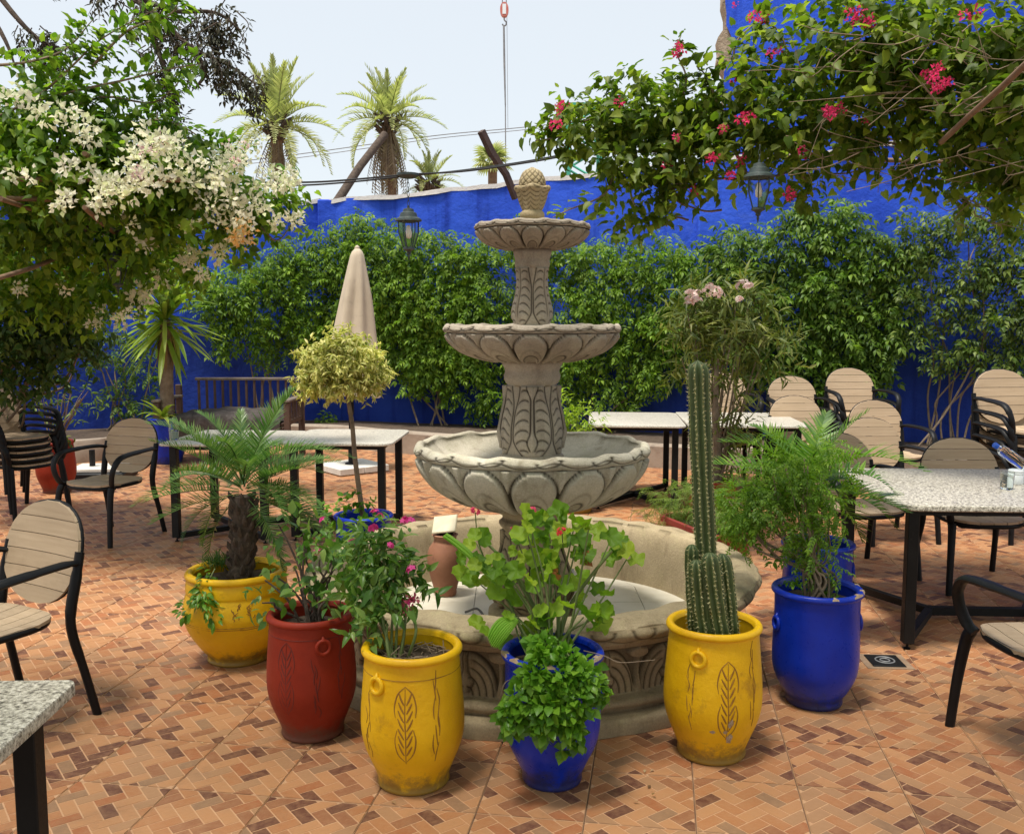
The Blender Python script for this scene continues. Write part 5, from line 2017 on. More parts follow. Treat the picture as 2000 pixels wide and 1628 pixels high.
# green lattice tower
Yt = 34.0
ta, tb = at(1110, 215, Yt), at(1172, 215, Yt)
lt = thing('lattice_tower', 'green steel lattice tower half hidden by the right bougainvillea', 'tower', ((ta.x + tb.x) / 2, Yt, 0))
w = (tb.x - ta.x) / 2
for sx in (-1, 1):
    for sy in (-1, 1):
        obj('mast_leg', MB().box((sx * w, sy * w, ta.z / 2), (.13, .13, ta.z)).mesh('mast_leg'), M['green_steel'], lt)
nb = int(ta.z / (w * 1.1))
for k in range(nb):
    z0, z1 = ta.z * k / nb, ta.z * (k + 1) / nb
    sg_ = 1 if k % 2 else -1
    if z1 < 4: continue
    for sy in (-1, 1):
        obj('lattice_brace', MB().tube([(-w * sg_, sy * (w + .03), z0), (w * sg_, sy * (w + .03), z1)], .04, 4).mesh('lattice_brace'), M['green_steel'], lt)
    for sx in (-1, 1):
        obj('lattice_brace', MB().tube([(sx * (w + .03), -w * sg_, z0), (sx * (w + .03), w * sg_, z1)], .04, 4).mesh('lattice_brace'), M['green_steel'], lt)
obj('top_plate', MB().box((0, 0, ta.z + .06), (w * 2.3, w * 2.3, .12)).mesh('top_plate'), M['green_steel'], lt)

# floor drain
M['cement'] = mat_worn('dirty_cement', (.20, .13, .085), (.33, .22, .14), (.12, .08, .055), scale=12, rough=.95, world=True)
g = ground(1728, 1292)
dr = thing('floor_drain', 'square metal drain cover set in the tiles right of the blue aralia pot', 'drain cover', (g.x, g.y, 0), TH + .1)
obj('cement_patch', MB().box((0, 0, .0022), (.22, .20, .003)).mesh('cement_patch'), M['cement'], dr)
obj('cover', MB().box((0, 0, .006), (.155, .155, .006), 0, .002).mesh('cover'), M['steel'], dr)
mb = MB()
for r_ in (.022, .044):
    mb.tube([(r_ * math.cos(a), r_ * math.sin(a), .0095) for a in np.linspace(0, 2 * PI, 24, endpoint=False)], .004, 5, closed=True)
obj('grate_ring', mb.mesh('grate_ring'), M['grey_steel'], dr)
# ================================================================ plants
def plant(name, label, cat, loc, group=None):
    return thing(name, label, cat, loc, 0, group)

def stems(parent, name, paths, r0, r1, mat, joined=False, n=6):
    """each path a stem; world points"""
    if joined:
        mb = MB()
    for p in paths:
        q = smooth(p, 5)
        m = len(q)
        rr = [r0 + (r1 - r0) * i / (m - 1) for i in range(m)]
        if joined:
            mb.tube(q, rr, n)
        else:
            o = obj(name, MB().tube(q, rr, n).mesh(name, 60), mat, parent, True)
    if joined:
        obj(name, mb.mesh(name, 60), mat, parent, True, kind='stuff')

def jitter_path(a, b, k=4, amp=.05, sag=0.0):
    a, b = Vector(a), Vector(b)
    L = (b - a).length
    out = [a]
    for i in range(1, k):
        t = i / k
        out.append(a.lerp(b, t) + Vector([random.gauss(0, amp * L) for _ in range(3)]) - Vector((0, 0, sag * math.sin(PI * t))))
    out.append(b)
    return out

# ---------------------------------------------------------------- climbing vines on the blue wall
def wall_vine(label, blobs, mat, tplsize, per, root_px, leafy=9, parts=120, extra=(), stemn=3, flat=.8):
    g = Vector((at(root_px[0], 625, wall_Y(root_px[0]) - .32).x, wall_Y(root_px[0]) - .32, .22))
    v = plant('climbing_vine', label, 'vine', g, 'climbing vines on the blue wall')
    bl = []
    for b in blobs:
        r = b[2]
        Y = wall_Y(b[0]) - .22 - (b[4] if len(b) > 4 else .12)
        bl.append((b[0], b[1], Y, r, flat, b[3] if len(b) > 3 else 1.0))
    P, D, U = [], [], []
    for b in bl:
        c = np.array(at(b[0], b[1], b[2])); r = b[3] * b[2] / FPX
        n = int(per * b[5] * 3.3 * r * r) + 3
        q = rng.random(n) ** .5 * r * (1 + .12 * rng.normal(size=n))
        th = rng.random(n) * 2 * PI
        bulge = .30 * min(r, .8)
        dep = -bulge * np.sqrt(np.clip(1 - (q / (r * 1.15)) ** 2, 0, 1)) + rng.random(n) * .22
        # tufts: gather the leaves round a smaller number of shoots
        x = c[0] + q * np.cos(th); z = c[2] + q * np.sin(th) * b[4]; y = c[1] + dep
        P.append(np.stack([x, np.minimum(y, wall_Y(b[0]) - .06), z], axis=1))
        dd = np.stack([rng.normal(size=n) * .75, -np.abs(rng.normal(size=n)) * .7 - .25, -.35 + rng.normal(size=n) * .55], axis=1)
        D.append(dd)
        U.append(np.array([0, -.55, .8]) + rng.normal(size=(n, 3)) * .3)
    P, D, U = np.concatenate(P), np.concatenate(D), np.concatenate(U)
    M3 = frames(D, U)
    S = tplsize * rng.uniform(.65, 1.25, len(P))
    third = rng.integers(0, 3, len(P))
    tp = [pinnate(4, 1.0, .36, .17, .35), pinnate(3, .8, .40, .19, .5), pinnate(5, 1.1, .30, .14, .25)]
    for k in range(3):
        s_ = third == k
        leaves(v, 'compound_leaf', tp[k], P[s_], M3[s_], S[s_], mat, parts // 3)
    # bare woody stems climbing from the bed into the foliage
    paths = []
    for k in range(stemn):
        b = random.choice(bl)
        top = Vector(at(b[0] + random.uniform(-.5, .5) * b[3], b[1], b[2])) + Vector((0, .12, 0))
        st = g + Vector((random.uniform(-.25, .25), random.uniform(-.05, .15), 0))
        paths.append(jitter_path(st, top, 5, .035))
    stems(v, 'stem', paths, .013, .006, M['twig'])
    return v

wall_vine('fresh green climbing vine left of the closed parasol, above the wooden bench', [(430, 590, 55), (470, 560, 60), (540, 545, 62), (600, 560, 60), (470, 640, 55), (560, 640, 60), (620, 640, 50), (520, 690, 30, .6), (430, 680, 22, .5), (600, 490, 32, .6), (560, 500, 45, .9)], M['vine'], .20, 300, (500, 0), parts=150, stemn=4)
wall_vine('tall green climbing vine between the closed parasol and the fountain, under the hanging lantern', [(665, 475, 50, .8), (710, 450, 48, .7), (700, 520, 70), (760, 500, 60), (840, 490, 58), (800, 560, 75), (720, 600, 70), (860, 600, 75), (780, 650, 60), (850, 690, 60), (900, 520, 50), (760, 700, 40, .8), (680, 430, 22, .35), (760, 440, 20, .3), (880, 700, 50), (630, 530, 35, .8), (900, 640, 50), (660, 600, 40), (820, 740, 40, .8), (700, 660, 40), (890, 770, 28, .6), (640, 820, 22, .6)], M['vine'], .20, 300, (840, 0), parts=150, stemn=6)
wall_vine('broad light green climbing vine directly behind the fountain columns', [(930, 500, 50), (960, 600, 80), (930, 700, 60), (1010, 480, 45), (1100, 500, 55), (1110, 600, 80), (1180, 510, 60), (1210, 590, 80), (1240, 500, 45, .8), (1150, 690, 65), (1060, 690, 60), (1240, 680, 50), (1345, 540, 45), (1360, 620, 45), (1340, 490, 30, .7), (1290, 530, 55), (1310, 620, 60), (960, 770, 35, .7), (1130, 760, 40, .7), (1200, 760, 40, .8), (1290, 470, 30, .4), (1280, 720, 50), (1330, 680, 45), (1240, 790, 25, .6), (1020, 780, 35, .8), (940, 800, 25, .6)], M['vine'], .20, 300, (1180, 0), parts=150, stemn=6)
wall_vine('thick dark green climbing vine behind the right stacked chairs', [(1400, 520, 50), (1440, 470, 45), (1480, 540, 70), (1560, 460, 62), (1640, 450, 60), (1560, 560, 80), (1660, 560, 80), (1480, 640, 60), (1600, 660, 70), (1700, 640, 60), (1720, 500, 60), (1530, 720, 50), (1640, 730, 50), (1460, 710, 45), (1580, 770, 40, .8), (1700, 720, 45), (1740, 580, 40), (1750, 660, 35, .8), (1690, 790, 35, .6), (1380, 600, 50), (1560, 410, 28, .5), (1650, 400, 24, .5)], M['vine_dark'], .23, 310, (1640, 0), parts=180, stemn=6)
wall_vine('sparser climbing vine with dry tangled twigs at the right edge of the wall', [(1800, 430, 40, .7), (1880, 430, 45, .8), (1830, 480, 45, .9), (1900, 540, 50, .9), (1780, 500, 40), (1960, 440, 50), (2020, 520, 60), (1940, 520, 45, .8), (1800, 560, 50, .7), (1880, 600, 50, .8), (1980, 620, 60), (1840, 700, 35, .6), (1900, 680, 40, .8), (1990, 700, 50), (1790, 640, 30, .6), (2060, 600, 70)], M['vine_dull'], .20, 290, (1850, 0), parts=120, stemn=9)
wall_vine('thin straggling climber on the shaded wall left of the yucca', [(215, 640, 35, .5), (245, 700, 35, .7), (280, 740, 40, .8), (225, 770, 35, .6), (270, 800, 35, .7), (190, 700, 30, .5), (160, 650, 40, .7), (290, 660, 40, .6)], M['vine_dark'], .17, 200, (230, 0), parts=60, stemn=7)

# ---------------------------------------------------------------- bougainvilleas on their pergolas
def pergola(name, label, posts, beams, mat):
    root = thing(name, label, 'pergola', (posts[0][0], posts[0][1], 0))
    for p in posts:
        obj('post', MB().tube([(p[0], p[1], 0), (p[0], p[1], p[2])], .05, 10).mesh('post'), mat, root, True)
    for a, b in beams:
        obj('beam', MB().tube(jitter_path(a, b, 3, .004), .015, 8).mesh('beam', 60), mat, root, True)
    return root

pergola('pergola', 'rough pole pergola carrying the white bougainvillea over the left side',
        [(-5.6, 5.6, 2.55), (-5.8, 9.6, 2.55)],
        [(at(-60, 560, 5.0), at(205, 470, 8.4)), (at(0, 388, 5.4), at(150, 430, 7.4)), (at(165, 300, 5.6), at(245, 352, 7.2)), (at(165, 405, 5.6), at(240, 470, 7.0)), (at(-300, 380, 5.2), at(400, 400, 6.6)), ((-5.6, 5.6, 2.52), (-2.0, 5.9, 2.5)), ((-5.8, 9.6, 2.52), (-3.2, 9.4, 2.5))], M['pole_wood'])
pergola('pergola', 'pole pergola under the red bougainvillea with one brown pole slanting at the right',
        [(5.0, 6.6, 2.75), (5.0, 4.2, 2.75)],
        [(at(1838, 278, 5.2), at(2030, 100, 4.2)), (at(1350, 262, 6.5), at(2150, 260, 5.6)), ((5.0, 6.6, 2.7), (1.6, 6.5, 2.75)), ((5.0, 4.2, 2.7), (3.4, 4.4, 2.75))], M['pole_wood'])

LB = [  # left canopy (px, py, depth, radius, flatness, density)
    (-60, 260, 6.2, 110, .8), (40, 240, 6.2, 70, .8, 1.1), (120, 260, 6.0, 75, .8), (210, 290, 6.0, 80, .8), (300, 320, 6.1, 75, .8), (60, 330, 6.0, 90, .8), (160, 360, 6.0, 85, .7),
    (380, 350, 6.3, 62, .8), (440, 370, 6.5, 55, .8, .8), (510, 375, 6.7, 45, .8, .7), (545, 410, 6.8, 32, .8, .6), (490, 420, 6.7, 45, .8, .8), (420, 430, 6.6, 55, .8, .9), (340, 400, 6.3, 65, .8),
    (260, 400, 6.2, 70, .8), (300, 470, 6.8, 65, .7), (370, 500, 7.0, 45, .8, .8), (210, 470, 6.8, 75, .7), (110, 450, 6.6, 85, .7), (0, 430, 6.4, 95, .7), (20, 530, 7.0, 90, .7), (130, 540, 7.2, 75, .7), (230, 545, 7.4, 55, .7), (310, 540, 7.4, 35, .8, .7), (430, 475, 7.0, 28, .8, .6),
    (260, 590, 7.6, 28, .8, .6), (180, 600, 7.6, 35, .8, .7)]
LB2 = [(20, 620, 7.6, 75, .9), (100, 640, 7.8, 60, .9), (10, 700, 7.8, 70, .8), (90, 700, 8.0, 50, .9), (50, 745, 8.0, 35, .8), (150, 690, 8.2, 30, .9, .6), (-60, 650, 7.5, 80, .9), (150, 620, 7.9, 45, .9), (60, 600, 7.7, 60, .9), (170, 650, 8.0, 35, .9), (0, 560, 7.5, 60, .9), (110, 580, 7.6, 50, .9)]
bl = plant('white_bougainvillea', 'large white-flowering bougainvillea spilling over the pergola at the upper left', 'bougainvillea', (-5.3, 8.0, 0))
P, D, U = blob_twigs(LB, 80, 9, .22, .2)
P2, D2, U2 = [], [], []
shoots = [[at(-30, 240, 6.0), at(70, 190, 5.9), at(140, 130, 5.8), at(200, 75, 5.8), at(310, 15, 5.7)],
          [at(60, 200, 6), at(160, 175, 5.9), at(250, 155, 5.9), at(330, 135, 5.9), at(390, 125, 5.8)],
          [at(100, 230, 6), at(200, 190, 6), at(300, 200, 6), at(360, 150, 6)],
          [at(-30, 130, 5.8), at(60, 120, 5.8), at(130, 95, 5.8), at(180, 40, 5.8)],
          [at(220, 260, 6.1), at(290, 235, 6.1), at(350, 245, 6.2), at(410, 280, 6.3)],
          [at(350, 330, 6.3), at(420, 300, 6.4), at(470, 290, 6.5)],
          [at(180, 130, 5.8), at(250, 60, 5.8), at(330, 30, 5.8), at(350, 0, 5.8)],
          [at(480, 380, 6.7), at(550, 390, 6.8), at(585, 400, 6.8)], [at(500, 430, 6.7), at(540, 470, 6.8), at(575, 430, 6.8)]]
A = [along(s, 150 if i < 7 else 40, .10) for i, s in enumerate(shoots)]
P, D, U = stack((P, D, U), *A)
leaves(bl, 'leaf', heart(.72), P, frames(D, U), .062 * rng.uniform(.6, 1.3, len(P)), M['boug'], 260)
stems(bl, 'shoot', shoots, .010, .003, M['twig'])
hub = at(120, 440, 6.8)
stems(bl, 'branch', [jitter_path(hub, at(b[0], b[1], b[2]), 4, .05) for b in LB if b[0] > 0], .022, .006, M['bark'])
stems(bl, 'trunk', [[Vector((-5.3, 8.0, 0)), Vector((-5.2, 7.9, 1.0)), Vector((-4.8, 7.6, 2.1)), hub], [Vector((-5.25, 8.1, 0)), Vector((-5.1, 8.1, 1.3)), Vector((-4.4, 7.8, 2.3)), at(260, 450, 6.8)]], .05, .03, M['bark'], n=9)

bract = leaf4(.75, .15, .1)
cw = [tpl_mesh(petal_cluster(17, .038, .060, bract), 'white_flower_cluster') for _ in range(5)]
def flower_pts(spec):
    out = []
    for (px, py, Y, r, n) in spec:
        for _ in range(n):
            a, q = random.uniform(0, 6.28), r * math.sqrt(random.random())
            out.append(at(px + q * math.cos(a), py + q * .8 * math.sin(a), Y + random.uniform(-.25, .15)))
    return out
wf = flower_pts([(40, 200, 5.5, 40, 6), (20, 330, 5.4, 45, 5), (110, 215, 5.5, 45, 5), (115, 320, 5.4, 35, 4), (130, 395, 5.4, 18, 5), (180, 250, 5.6, 50, 6), (150, 345, 5.4, 35, 3), (300, 290, 5.6, 55, 26), (345, 335, 5.7, 40, 16), (260, 345, 5.5, 45, 14), (215, 365, 5.5, 28, 10), (190, 400, 5.5, 14, 4),
                 (410, 345, 5.9, 45, 15), (450, 310, 6.0, 40, 12), (500, 300, 6.2, 35, 8), (520, 345, 6.2, 35, 10), (550, 350, 6.3, 28, 7), (440, 395, 6.1, 50, 14), (470, 440, 6.3, 22, 7), (500, 400, 6.2, 22, 5), (545, 435, 6.4, 14, 3), (575, 428, 6.4, 8, 3), (430, 495, 6.6, 16, 5), (380, 500, 6.6, 22, 6), (390, 530, 6.8, 14, 3), (365, 440, 6.2, 12, 3), (275, 470, 6.3, 26, 5), (255, 440, 6.1, 10, 2),
                 (275, 575, 7.0, 22, 7), (250, 605, 7.0, 16, 4), (225, 620, 7.1, 18, 4), (315, 548, 7.0, 16, 3), (195, 590, 7.0, 20, 3), (130, 565, 6.8, 12, 2), (45, 565, 6.8, 10, 2), (180, 630, 7.1, 10, 2), (320, 180, 5.7, 8, 1), (290, 480, 6.3, 10, 2)])
random.shuffle(wf)
place_clusters(bl, 'white_flower_cluster', cw, M['bract_white'], wf[:int(len(wf) * .72)], 1.0)
cp = [tpl_mesh(petal_cluster(24, .030, .06, bract), 'peach_flower_cluster') for _ in range(2)]
place_clusters(bl, 'peach_flower_cluster', cp, M['bract_peach'], flower_pts([(470, 465, 6.2, 16, 5), (478, 440, 6.2, 10, 2)]), 1.0)
cq = [tpl_mesh(petal_cluster(16, .026, .05, bract), 'pink_flower_cluster') for _ in range(2)]
place_clusters(bl, 'pink_flower_cluster', cq, M['bract_pink'], flower_pts([(272, 345, 5.4, 12, 3), (310, 300, 5.5, 40, 4), (470, 300, 6.0, 30, 3)]), 1.0)

sh = plant('dark_shrub', 'dense dark green shrub hanging at the left edge above the stacked chairs', 'shrub', (-5.4, 8.9, 0))
P, D, U = blob_twigs(LB2, 90, 9, .22, .15)
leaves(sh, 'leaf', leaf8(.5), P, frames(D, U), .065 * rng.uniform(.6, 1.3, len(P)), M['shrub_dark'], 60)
stems(sh, 'stem', [jitter_path(Vector((-5.4, 8.9, 0)), at(b[0], b[1], b[2]), 5, .04) for b in LB2], .022, .008, M['bark'])

RB = [  # right canopy
    (1110, 240, 6.6, 40, .9, 1.2), (1165, 250, 6.6, 50, .9, 1.5), (1230, 215, 6.5, 50, .9, 1.5), (1215, 300, 6.5, 50, .9, 1.4), (1290, 220, 6.4, 55, .9, 1.5), (1300, 300, 6.4, 50, .9, 1.4), (1370, 220, 6.3, 55, .9, 1.4), (1370, 310, 6.3, 42, .8, 1.3),
    (1440, 170, 6.2, 55, .9, .8), (1450, 260, 6.1, 62, .9), (1520, 120, 6.0, 60, .9, .8), (1550, 220, 6.0, 75, .8), (1620, 80, 5.8, 75, .9, .8), (1640, 190, 5.8, 80, .8), (1620, 290, 6.0, 50, .8, .9), (1700, 60, 5.6, 80, .9), (1740, 170, 5.6, 85, .8), (1720, 270, 5.8, 60, .8),
    (1800, 60, 5.4, 90, .9), (1850, 180, 5.4, 95, .8), (1830, 280, 5.6, 55, .8, .9), (1920, 60, 5.2, 95, .9), (1960, 180, 5.2, 95, .8), (1940, 290, 5.4, 75, .8), (2040, 120, 5.0, 110, .9), (2040, 300, 5.2, 90, .8), (1900, 370, 5.9, 35, .8, .6), (1970, 390, 5.8, 55, .8, .7), (1530, 310, 6.2, 42, .8, .9),
    (1240, 370, 6.4, 32, 1, .5), (1270, 420, 6.4, 25, 1, .4), (1205, 440, 6.5, 22, .8, .4), (1190, 370, 6.5, 22, 1, .4), (1340, 360, 6.3, 24, .8, .5), (1310, 360, 6.35, 22, .8, .5), (1570, 340, 6.2, 25, .8, .6), (1400, 345, 6.2, 20, .8, .5)]
br = plant('red_bougainvillea', 'large magenta-flowering bougainvillea arching over the upper right of the garden', 'bougainvillea', (4.9, 6.7, 0))
P, D, U = blob_twigs(RB, 62, 9, .22, .15)
sr = [[at(1330, 200, 6.3), at(1340, 150, 6.2), at(1320, 100, 6.2), at(1330, 70, 6.2)], [at(1120, 260, 6.6), at(1080, 270, 6.6), at(1045, 275, 6.6)], [at(1110, 240, 6.6), at(1095, 225, 6.6), at(1085, 240, 6.6)],
      [at(1230, 340, 6.5), at(1235, 390, 6.4), at(1260, 430, 6.4), at(1275, 450, 6.4)], [at(1200, 330, 6.5), at(1180, 380, 6.5), at(1110, 410, 6.5), at(1080, 425, 6.5)], [at(1430, 130, 6.1), at(1440, 80, 6.1), at(1480, 40, 6.1), at(1500, 10, 6.1)],
      [at(1540, 110, 6.0), at(1520, 60, 6.0), at(1480, 40, 6.0)], [at(1400, 200, 6.2), at(1380, 150, 6.2), at(1360, 130, 6.2)], [at(1560, 330, 6.1), at(1580, 370, 6.1), at(1560, 395, 6.1)], [at(1770, 310, 5.8), at(1785, 350, 5.8), at(1775, 390, 5.8)],
      [at(1870, 330, 5.8), at(1860, 380, 5.8), at(1900, 420, 5.9)], [at(1950, 380, 5.8), at(1980, 430, 5.8)], [at(1290, 330, 6.4), at(1310, 370, 6.4), at(1290, 400, 6.4)]]
A = [along(s, 38, .09) for s in sr]
P, D, U = stack((P, D, U), *A)
leaves(br, 'leaf', heart(.78), P, frames(D, U), .066 * rng.uniform(.6, 1.3, len(P)), M['boug_right'], 280)
stems(br, 'shoot', sr, .008, .003, M['twig'])
hub = at(1900, 230, 6.0)
stems(br, 'branch', [jitter_path(at(min(b[0] + 140, 2000), b[1] - 10, b[2]), at(b[0], b[1], b[2]), 4, .06) for b in RB if b[0] < 1800], .008, .003, M['bark'])
stems(br, 'trunk', [[Vector((4.9, 6.7, 0)), Vector((4.8, 6.6, 1.2)), Vector((4.2, 6.3, 2.4)), hub], [Vector((4.95, 6.6, 0)), Vector((4.9, 6.2, 1.4)), Vector((4.3, 5.4, 2.7)), at(1990, 150, 5.4)]], .06, .03, M['bark'], n=9)
cm = [tpl_mesh(petal_cluster(20, .030, .05, bract), 'magenta_flower_cluster') for _ in range(4)]
mf = flower_pts([(1093, 212, 6.3, 14, 3), (1086, 240, 6.3, 6, 2), (1213, 200, 6.2, 5, 1), (1320, 98, 6.0, 14, 4), (1438, 8, 5.9, 4, 1), (1481, 38, 5.9, 12, 3), (1507, 103, 5.8, 13, 3), (1665, 25, 5.4, 22, 6), (1690, 45, 5.4, 16, 3), (1893, 18, 5.0, 16, 2), (1820, 140, 5.0, 16, 5), (1838, 168, 5.0, 18, 7), (1628, 212, 5.4, 16, 6), (1448, 228, 5.8, 8, 2), (1460, 227, 5.8, 8, 2), (1410, 253, 5.9, 8, 2), (1383, 305, 6.0, 12, 3), (1422, 343, 6.0, 9, 2), (1540, 382, 6.0, 12, 3), (1570, 300, 5.9, 14, 2), (1443, 312, 5.9, 8, 2), (1303, 330, 6.1, 6, 1), (1328, 268, 6.1, 6, 1), (1355, 372, 6.1, 5, 1), (1690, 232, 5.5, 6, 1), (1430, 150, 5.9, 6, 1)])
place_clusters(br, 'magenta_flower_cluster', cm, M['bract_mag'], mf, .66)
ti = []
for b in RB[12:28]:
    for k in range(5):
        a = at(b[0] + random.uniform(-50, 50), b[1] + random.uniform(-20, 50), b[2] - .3)
        ti.append([a, a + Vector((random.uniform(-.2, .2), 0, random.uniform(-.15, .05))), a + Vector((random.uniform(-.5, .5), 0, random.uniform(-.25, .1)))])
stems(br, 'dry_twigs', ti, .0035, .0015, M['twig'], joined=True, n=4)

oc = plant('shade_canopy', 'unseen bougainvillea roof on wires, added to shade the near end of the patio', 'bougainvillea', (5.2, 1.0, 0))  # out-of-view leaf roof added to put the foreground in shade
P = np.stack([rng.uniform(-5.0, 5.2, 9000), rng.uniform(-3.0, 3.9, 9000), 3.45 + rng.random(9000) * .5], axis=1)
keep = (np.sin(P[:, 0] * 2.3 + 1) + np.sin(P[:, 1] * 2.9) + np.sin(P[:, 0] * 4.1 - P[:, 1] * 3.3)) > -1.5
P = P[keep]
D = rng.normal(size=P.shape) * [1, 1, .4]
leaves(oc, 'leaf', heart(.8), P, frames(D, np.array([0, 0, 1.]) + rng.normal(size=P.shape) * .35), .12 * rng.uniform(.6, 1.3, len(P)), M['boug_right'], 0)
stems(oc, 'trunk', [[Vector((5.2, 1.0, 0)), Vector((5.1, 1.0, 1.8)), Vector((4.6, 1.2, 3.4)), Vector((2, 1.4, 3.6)), Vector((-2.5, 1.0, 3.65)), Vector((-4.8, 1.2, 3.6))]], .05, .02, M['bark'], n=9)
stems(oc, 'wire', [[Vector((-5.2, y, 3.5)), Vector((0, y, 3.46)), Vector((5.4, y, 3.5))] for y in (-2.8, -.6, 1.6, 3.7)], .004, .004, M['cable'])

# dark feathery tree over the upper left corner
dt = plant('overhanging_tree', 'tree with dark feathery drooping twigs reaching in at the upper left corner', 'tree', (-6.5, 11.0, 0))
limbs = [[Vector((-6.5, 11, 4)), at(-100, -140, 9), at(120, -60, 8.6), at(280, 10, 8.4), at(370, 90, 8.3), at(450, 130, 8.3), at(500, 165, 8.3)],
         [at(120, -60, 8.6), at(240, -20, 8.5), at(330, 20, 8.4), at(420, 25, 8.4), at(470, 60, 8.4)],
         [at(-100, -140, 9), at(20, 20, 8.8), at(80, 80, 8.8), at(120, 95, 8.8)],
         [at(280, 10, 8.4), at(300, 80, 8.4), at(320, 130, 8.4), at(345, 240, 8.4), at(300, 250, 8.4)],
         [at(-100, -100, 9), at(0, 60, 8.8), at(30, 130, 8.8)],
         [at(370, 90, 8.3), at(400, 140, 8.3), at(380, 175, 8.3)]]
stems(dt, 'limb', limbs, .035, .008, M['bark_dark'])
stems(dt, 'trunk', [[Vector((-6.5, 11, -.1)), Vector((-6.6, 11.1, 2)), Vector((-6.5, 11, 4.1)), Vector((-6.2, 10.6, 5.6))]], .16, .10, M['bark_dark'], n=12)
dp = []
for l_ in limbs[:4] + [limbs[5]]:
    q = smooth(l_[1:], 6)
    for i in range(3, len(q)):
        for k in range(3):
            a = q[i] + Vector((random.gauss(0, .05), random.gauss(0, .08), random.gauss(0, .05)))
            L = random.uniform(.10, .34)
            dp.append([a, a + Vector((random.gauss(0, .06), 0, -L * .5)), a + Vector((random.gauss(.03, .06), 0, -L))])
stems(dt, 'twigs', dp, .006, .002, M['bark_dark'], joined=True, n=4)
A = [along(p, 22, .05) for p in dp if random.random() < .8]
P, D, U = stack(*A)
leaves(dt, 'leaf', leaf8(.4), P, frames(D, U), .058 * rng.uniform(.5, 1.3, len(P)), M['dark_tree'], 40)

# ---------------------------------------------------------------- yucca
yl = Vector((-4.0, 10.9, .48))
yu = plant('yucca', 'yucca with a spiky rosette of sword leaves on a thick trunk behind the left table', 'yucca', yl)
top = at(322, 625, 10.9)
stems(yu, 'trunk', [[yl, yl + Vector((.02, 0, .4)), top + Vector((0, 0, -.3)), top]], .085, .06, M['bark'], n=12)
P, D, U = [], [], []
for i in range(150):
    az = random.uniform(0, 2 * PI); el = R(random.choice([random.uniform(30, 88), random.uniform(30, 80), random.uniform(-10, 40), random.uniform(-55, 0)]))
    d = Vector((math.cos(az) * math.cos(el), math.sin(az) * math.cos(el), math.sin(el)))
    P.append(top + Vector((0, 0, random.uniform(-.12, .12) + .1 * math.sin(el))) + d * .03); D.append(d); U.append(Vector((0, 0, 1)) + d * .2)
P, D, U = np.array(P), np.array(D), np.array(U)
tps = [blade(.085, .02, dr, 6) for dr in (.03, .12, .35)]
sel = rng.integers(0, 3, len(P))
for k in range(3):
    s_ = sel == k
    leaves(yu, 'leaf_blade', tps[k], P[s_], frames(D[s_], U[s_]), rng.uniform(.56, .78, s_.sum()), M['yucca'], 60)
dead = []
for i in range(46):
    az = random.uniform(0, 2 * PI)
    dead.append((top + Vector((math.cos(az) * .07, math.sin(az) * .07, -.16 - random.random() * .22)), Vector((math.cos(az) * .25, math.sin(az) * .25, -1)), Vector((math.cos(az), math.sin(az), 0))))
P, D, U = (np.array([x[i] for x in dead]) for i in range(3))
leaves(yu, 'dead_blade', blade(.14, .01, .05, 3), P, frames(D, U), rng.uniform(.14, .26, len(P)), M['dry_leaf'], 30)
yb = plant('small_yucca', 'young yucca with broad pale blades at the foot of the tall yucca', 'yucca', Vector((-3.98, 10.75, .5)))
P, D, U = [], [], []
for i in range(16):
    az = random.uniform(0, 2 * PI); el = R(random.uniform(15, 75))
    d = Vector((math.cos(az) * math.cos(el), math.sin(az) * math.cos(el), math.sin(el)))
    P.append(Vector((-3.98, 10.72, .52))); D.append(d); U.append(Vector((0, 0, 1)))
leaves(yb, 'leaf_blade', blade(.13, .03, .45, 6), np.array(P), frames(D, U), rng.uniform(.3, .48, 16), M['yucca'], 16)

# ---------------------------------------------------------------- ball topiary
b4 = POTS['B4']; base = b4[-1] + Vector((0, 0, b4[1]))
tp_ = plant('topiary_tree', 'standard tree with a ball of yellow variegated leaves on a thin bare stem', 'topiary', base)
Yt_ = 6.0
cc = at(668, 716, Yt_)
stems(tp_, 'stem', [[base, at(694, 900, Yt_), at(688, 830, Yt_), at(678, 770, Yt_), cc]], .017, .012, M['bark'], n=10)
crown = [(668, 712, 6.0, 74, .75), (620, 722, 6.0, 38, 1), (716, 722, 6.0, 38, 1), (668, 690, 5.9, 48, .8), (640, 745, 5.9, 30, .9), (700, 745, 5.9, 30, .9), (600, 752, 6.0, 20, .9), (738, 745, 6.0, 20, .9)]
P, D, U = blob_twigs(crown, 520, 8, .045, .45, grav=.25)
leaves(tp_, 'leaf', leaf8(.36, .12, .35), P, frames(D, U), .038 * rng.uniform(.7, 1.3, len(P)), M['topiary'], 250)
stems(tp_, 'twig', [jitter_path(cc - Vector((0, 0, .08)), at(b[0], b[1], b[2]), 3, .08) for b in crown], .006, .002, M['twig'])
ug = plant('potted_groundcover', 'round-leaved green seedlings growing at the foot of the topiary stem', 'plant', base)
P, D, U = blob_twigs([(655, 1010, 5.95, 30, .8), (700, 975, 5.95, 22, 1.5, .8), (690, 1000, 5.9, 26, .8), (740, 1000, 6.0, 14, .8, .5)], 60, 5, .07, .2)
leaves(ug, 'leaf', heart(.9), P, frames(D, U), .045 * rng.uniform(.6, 1.3, len(P)), M['trailing'], 120)

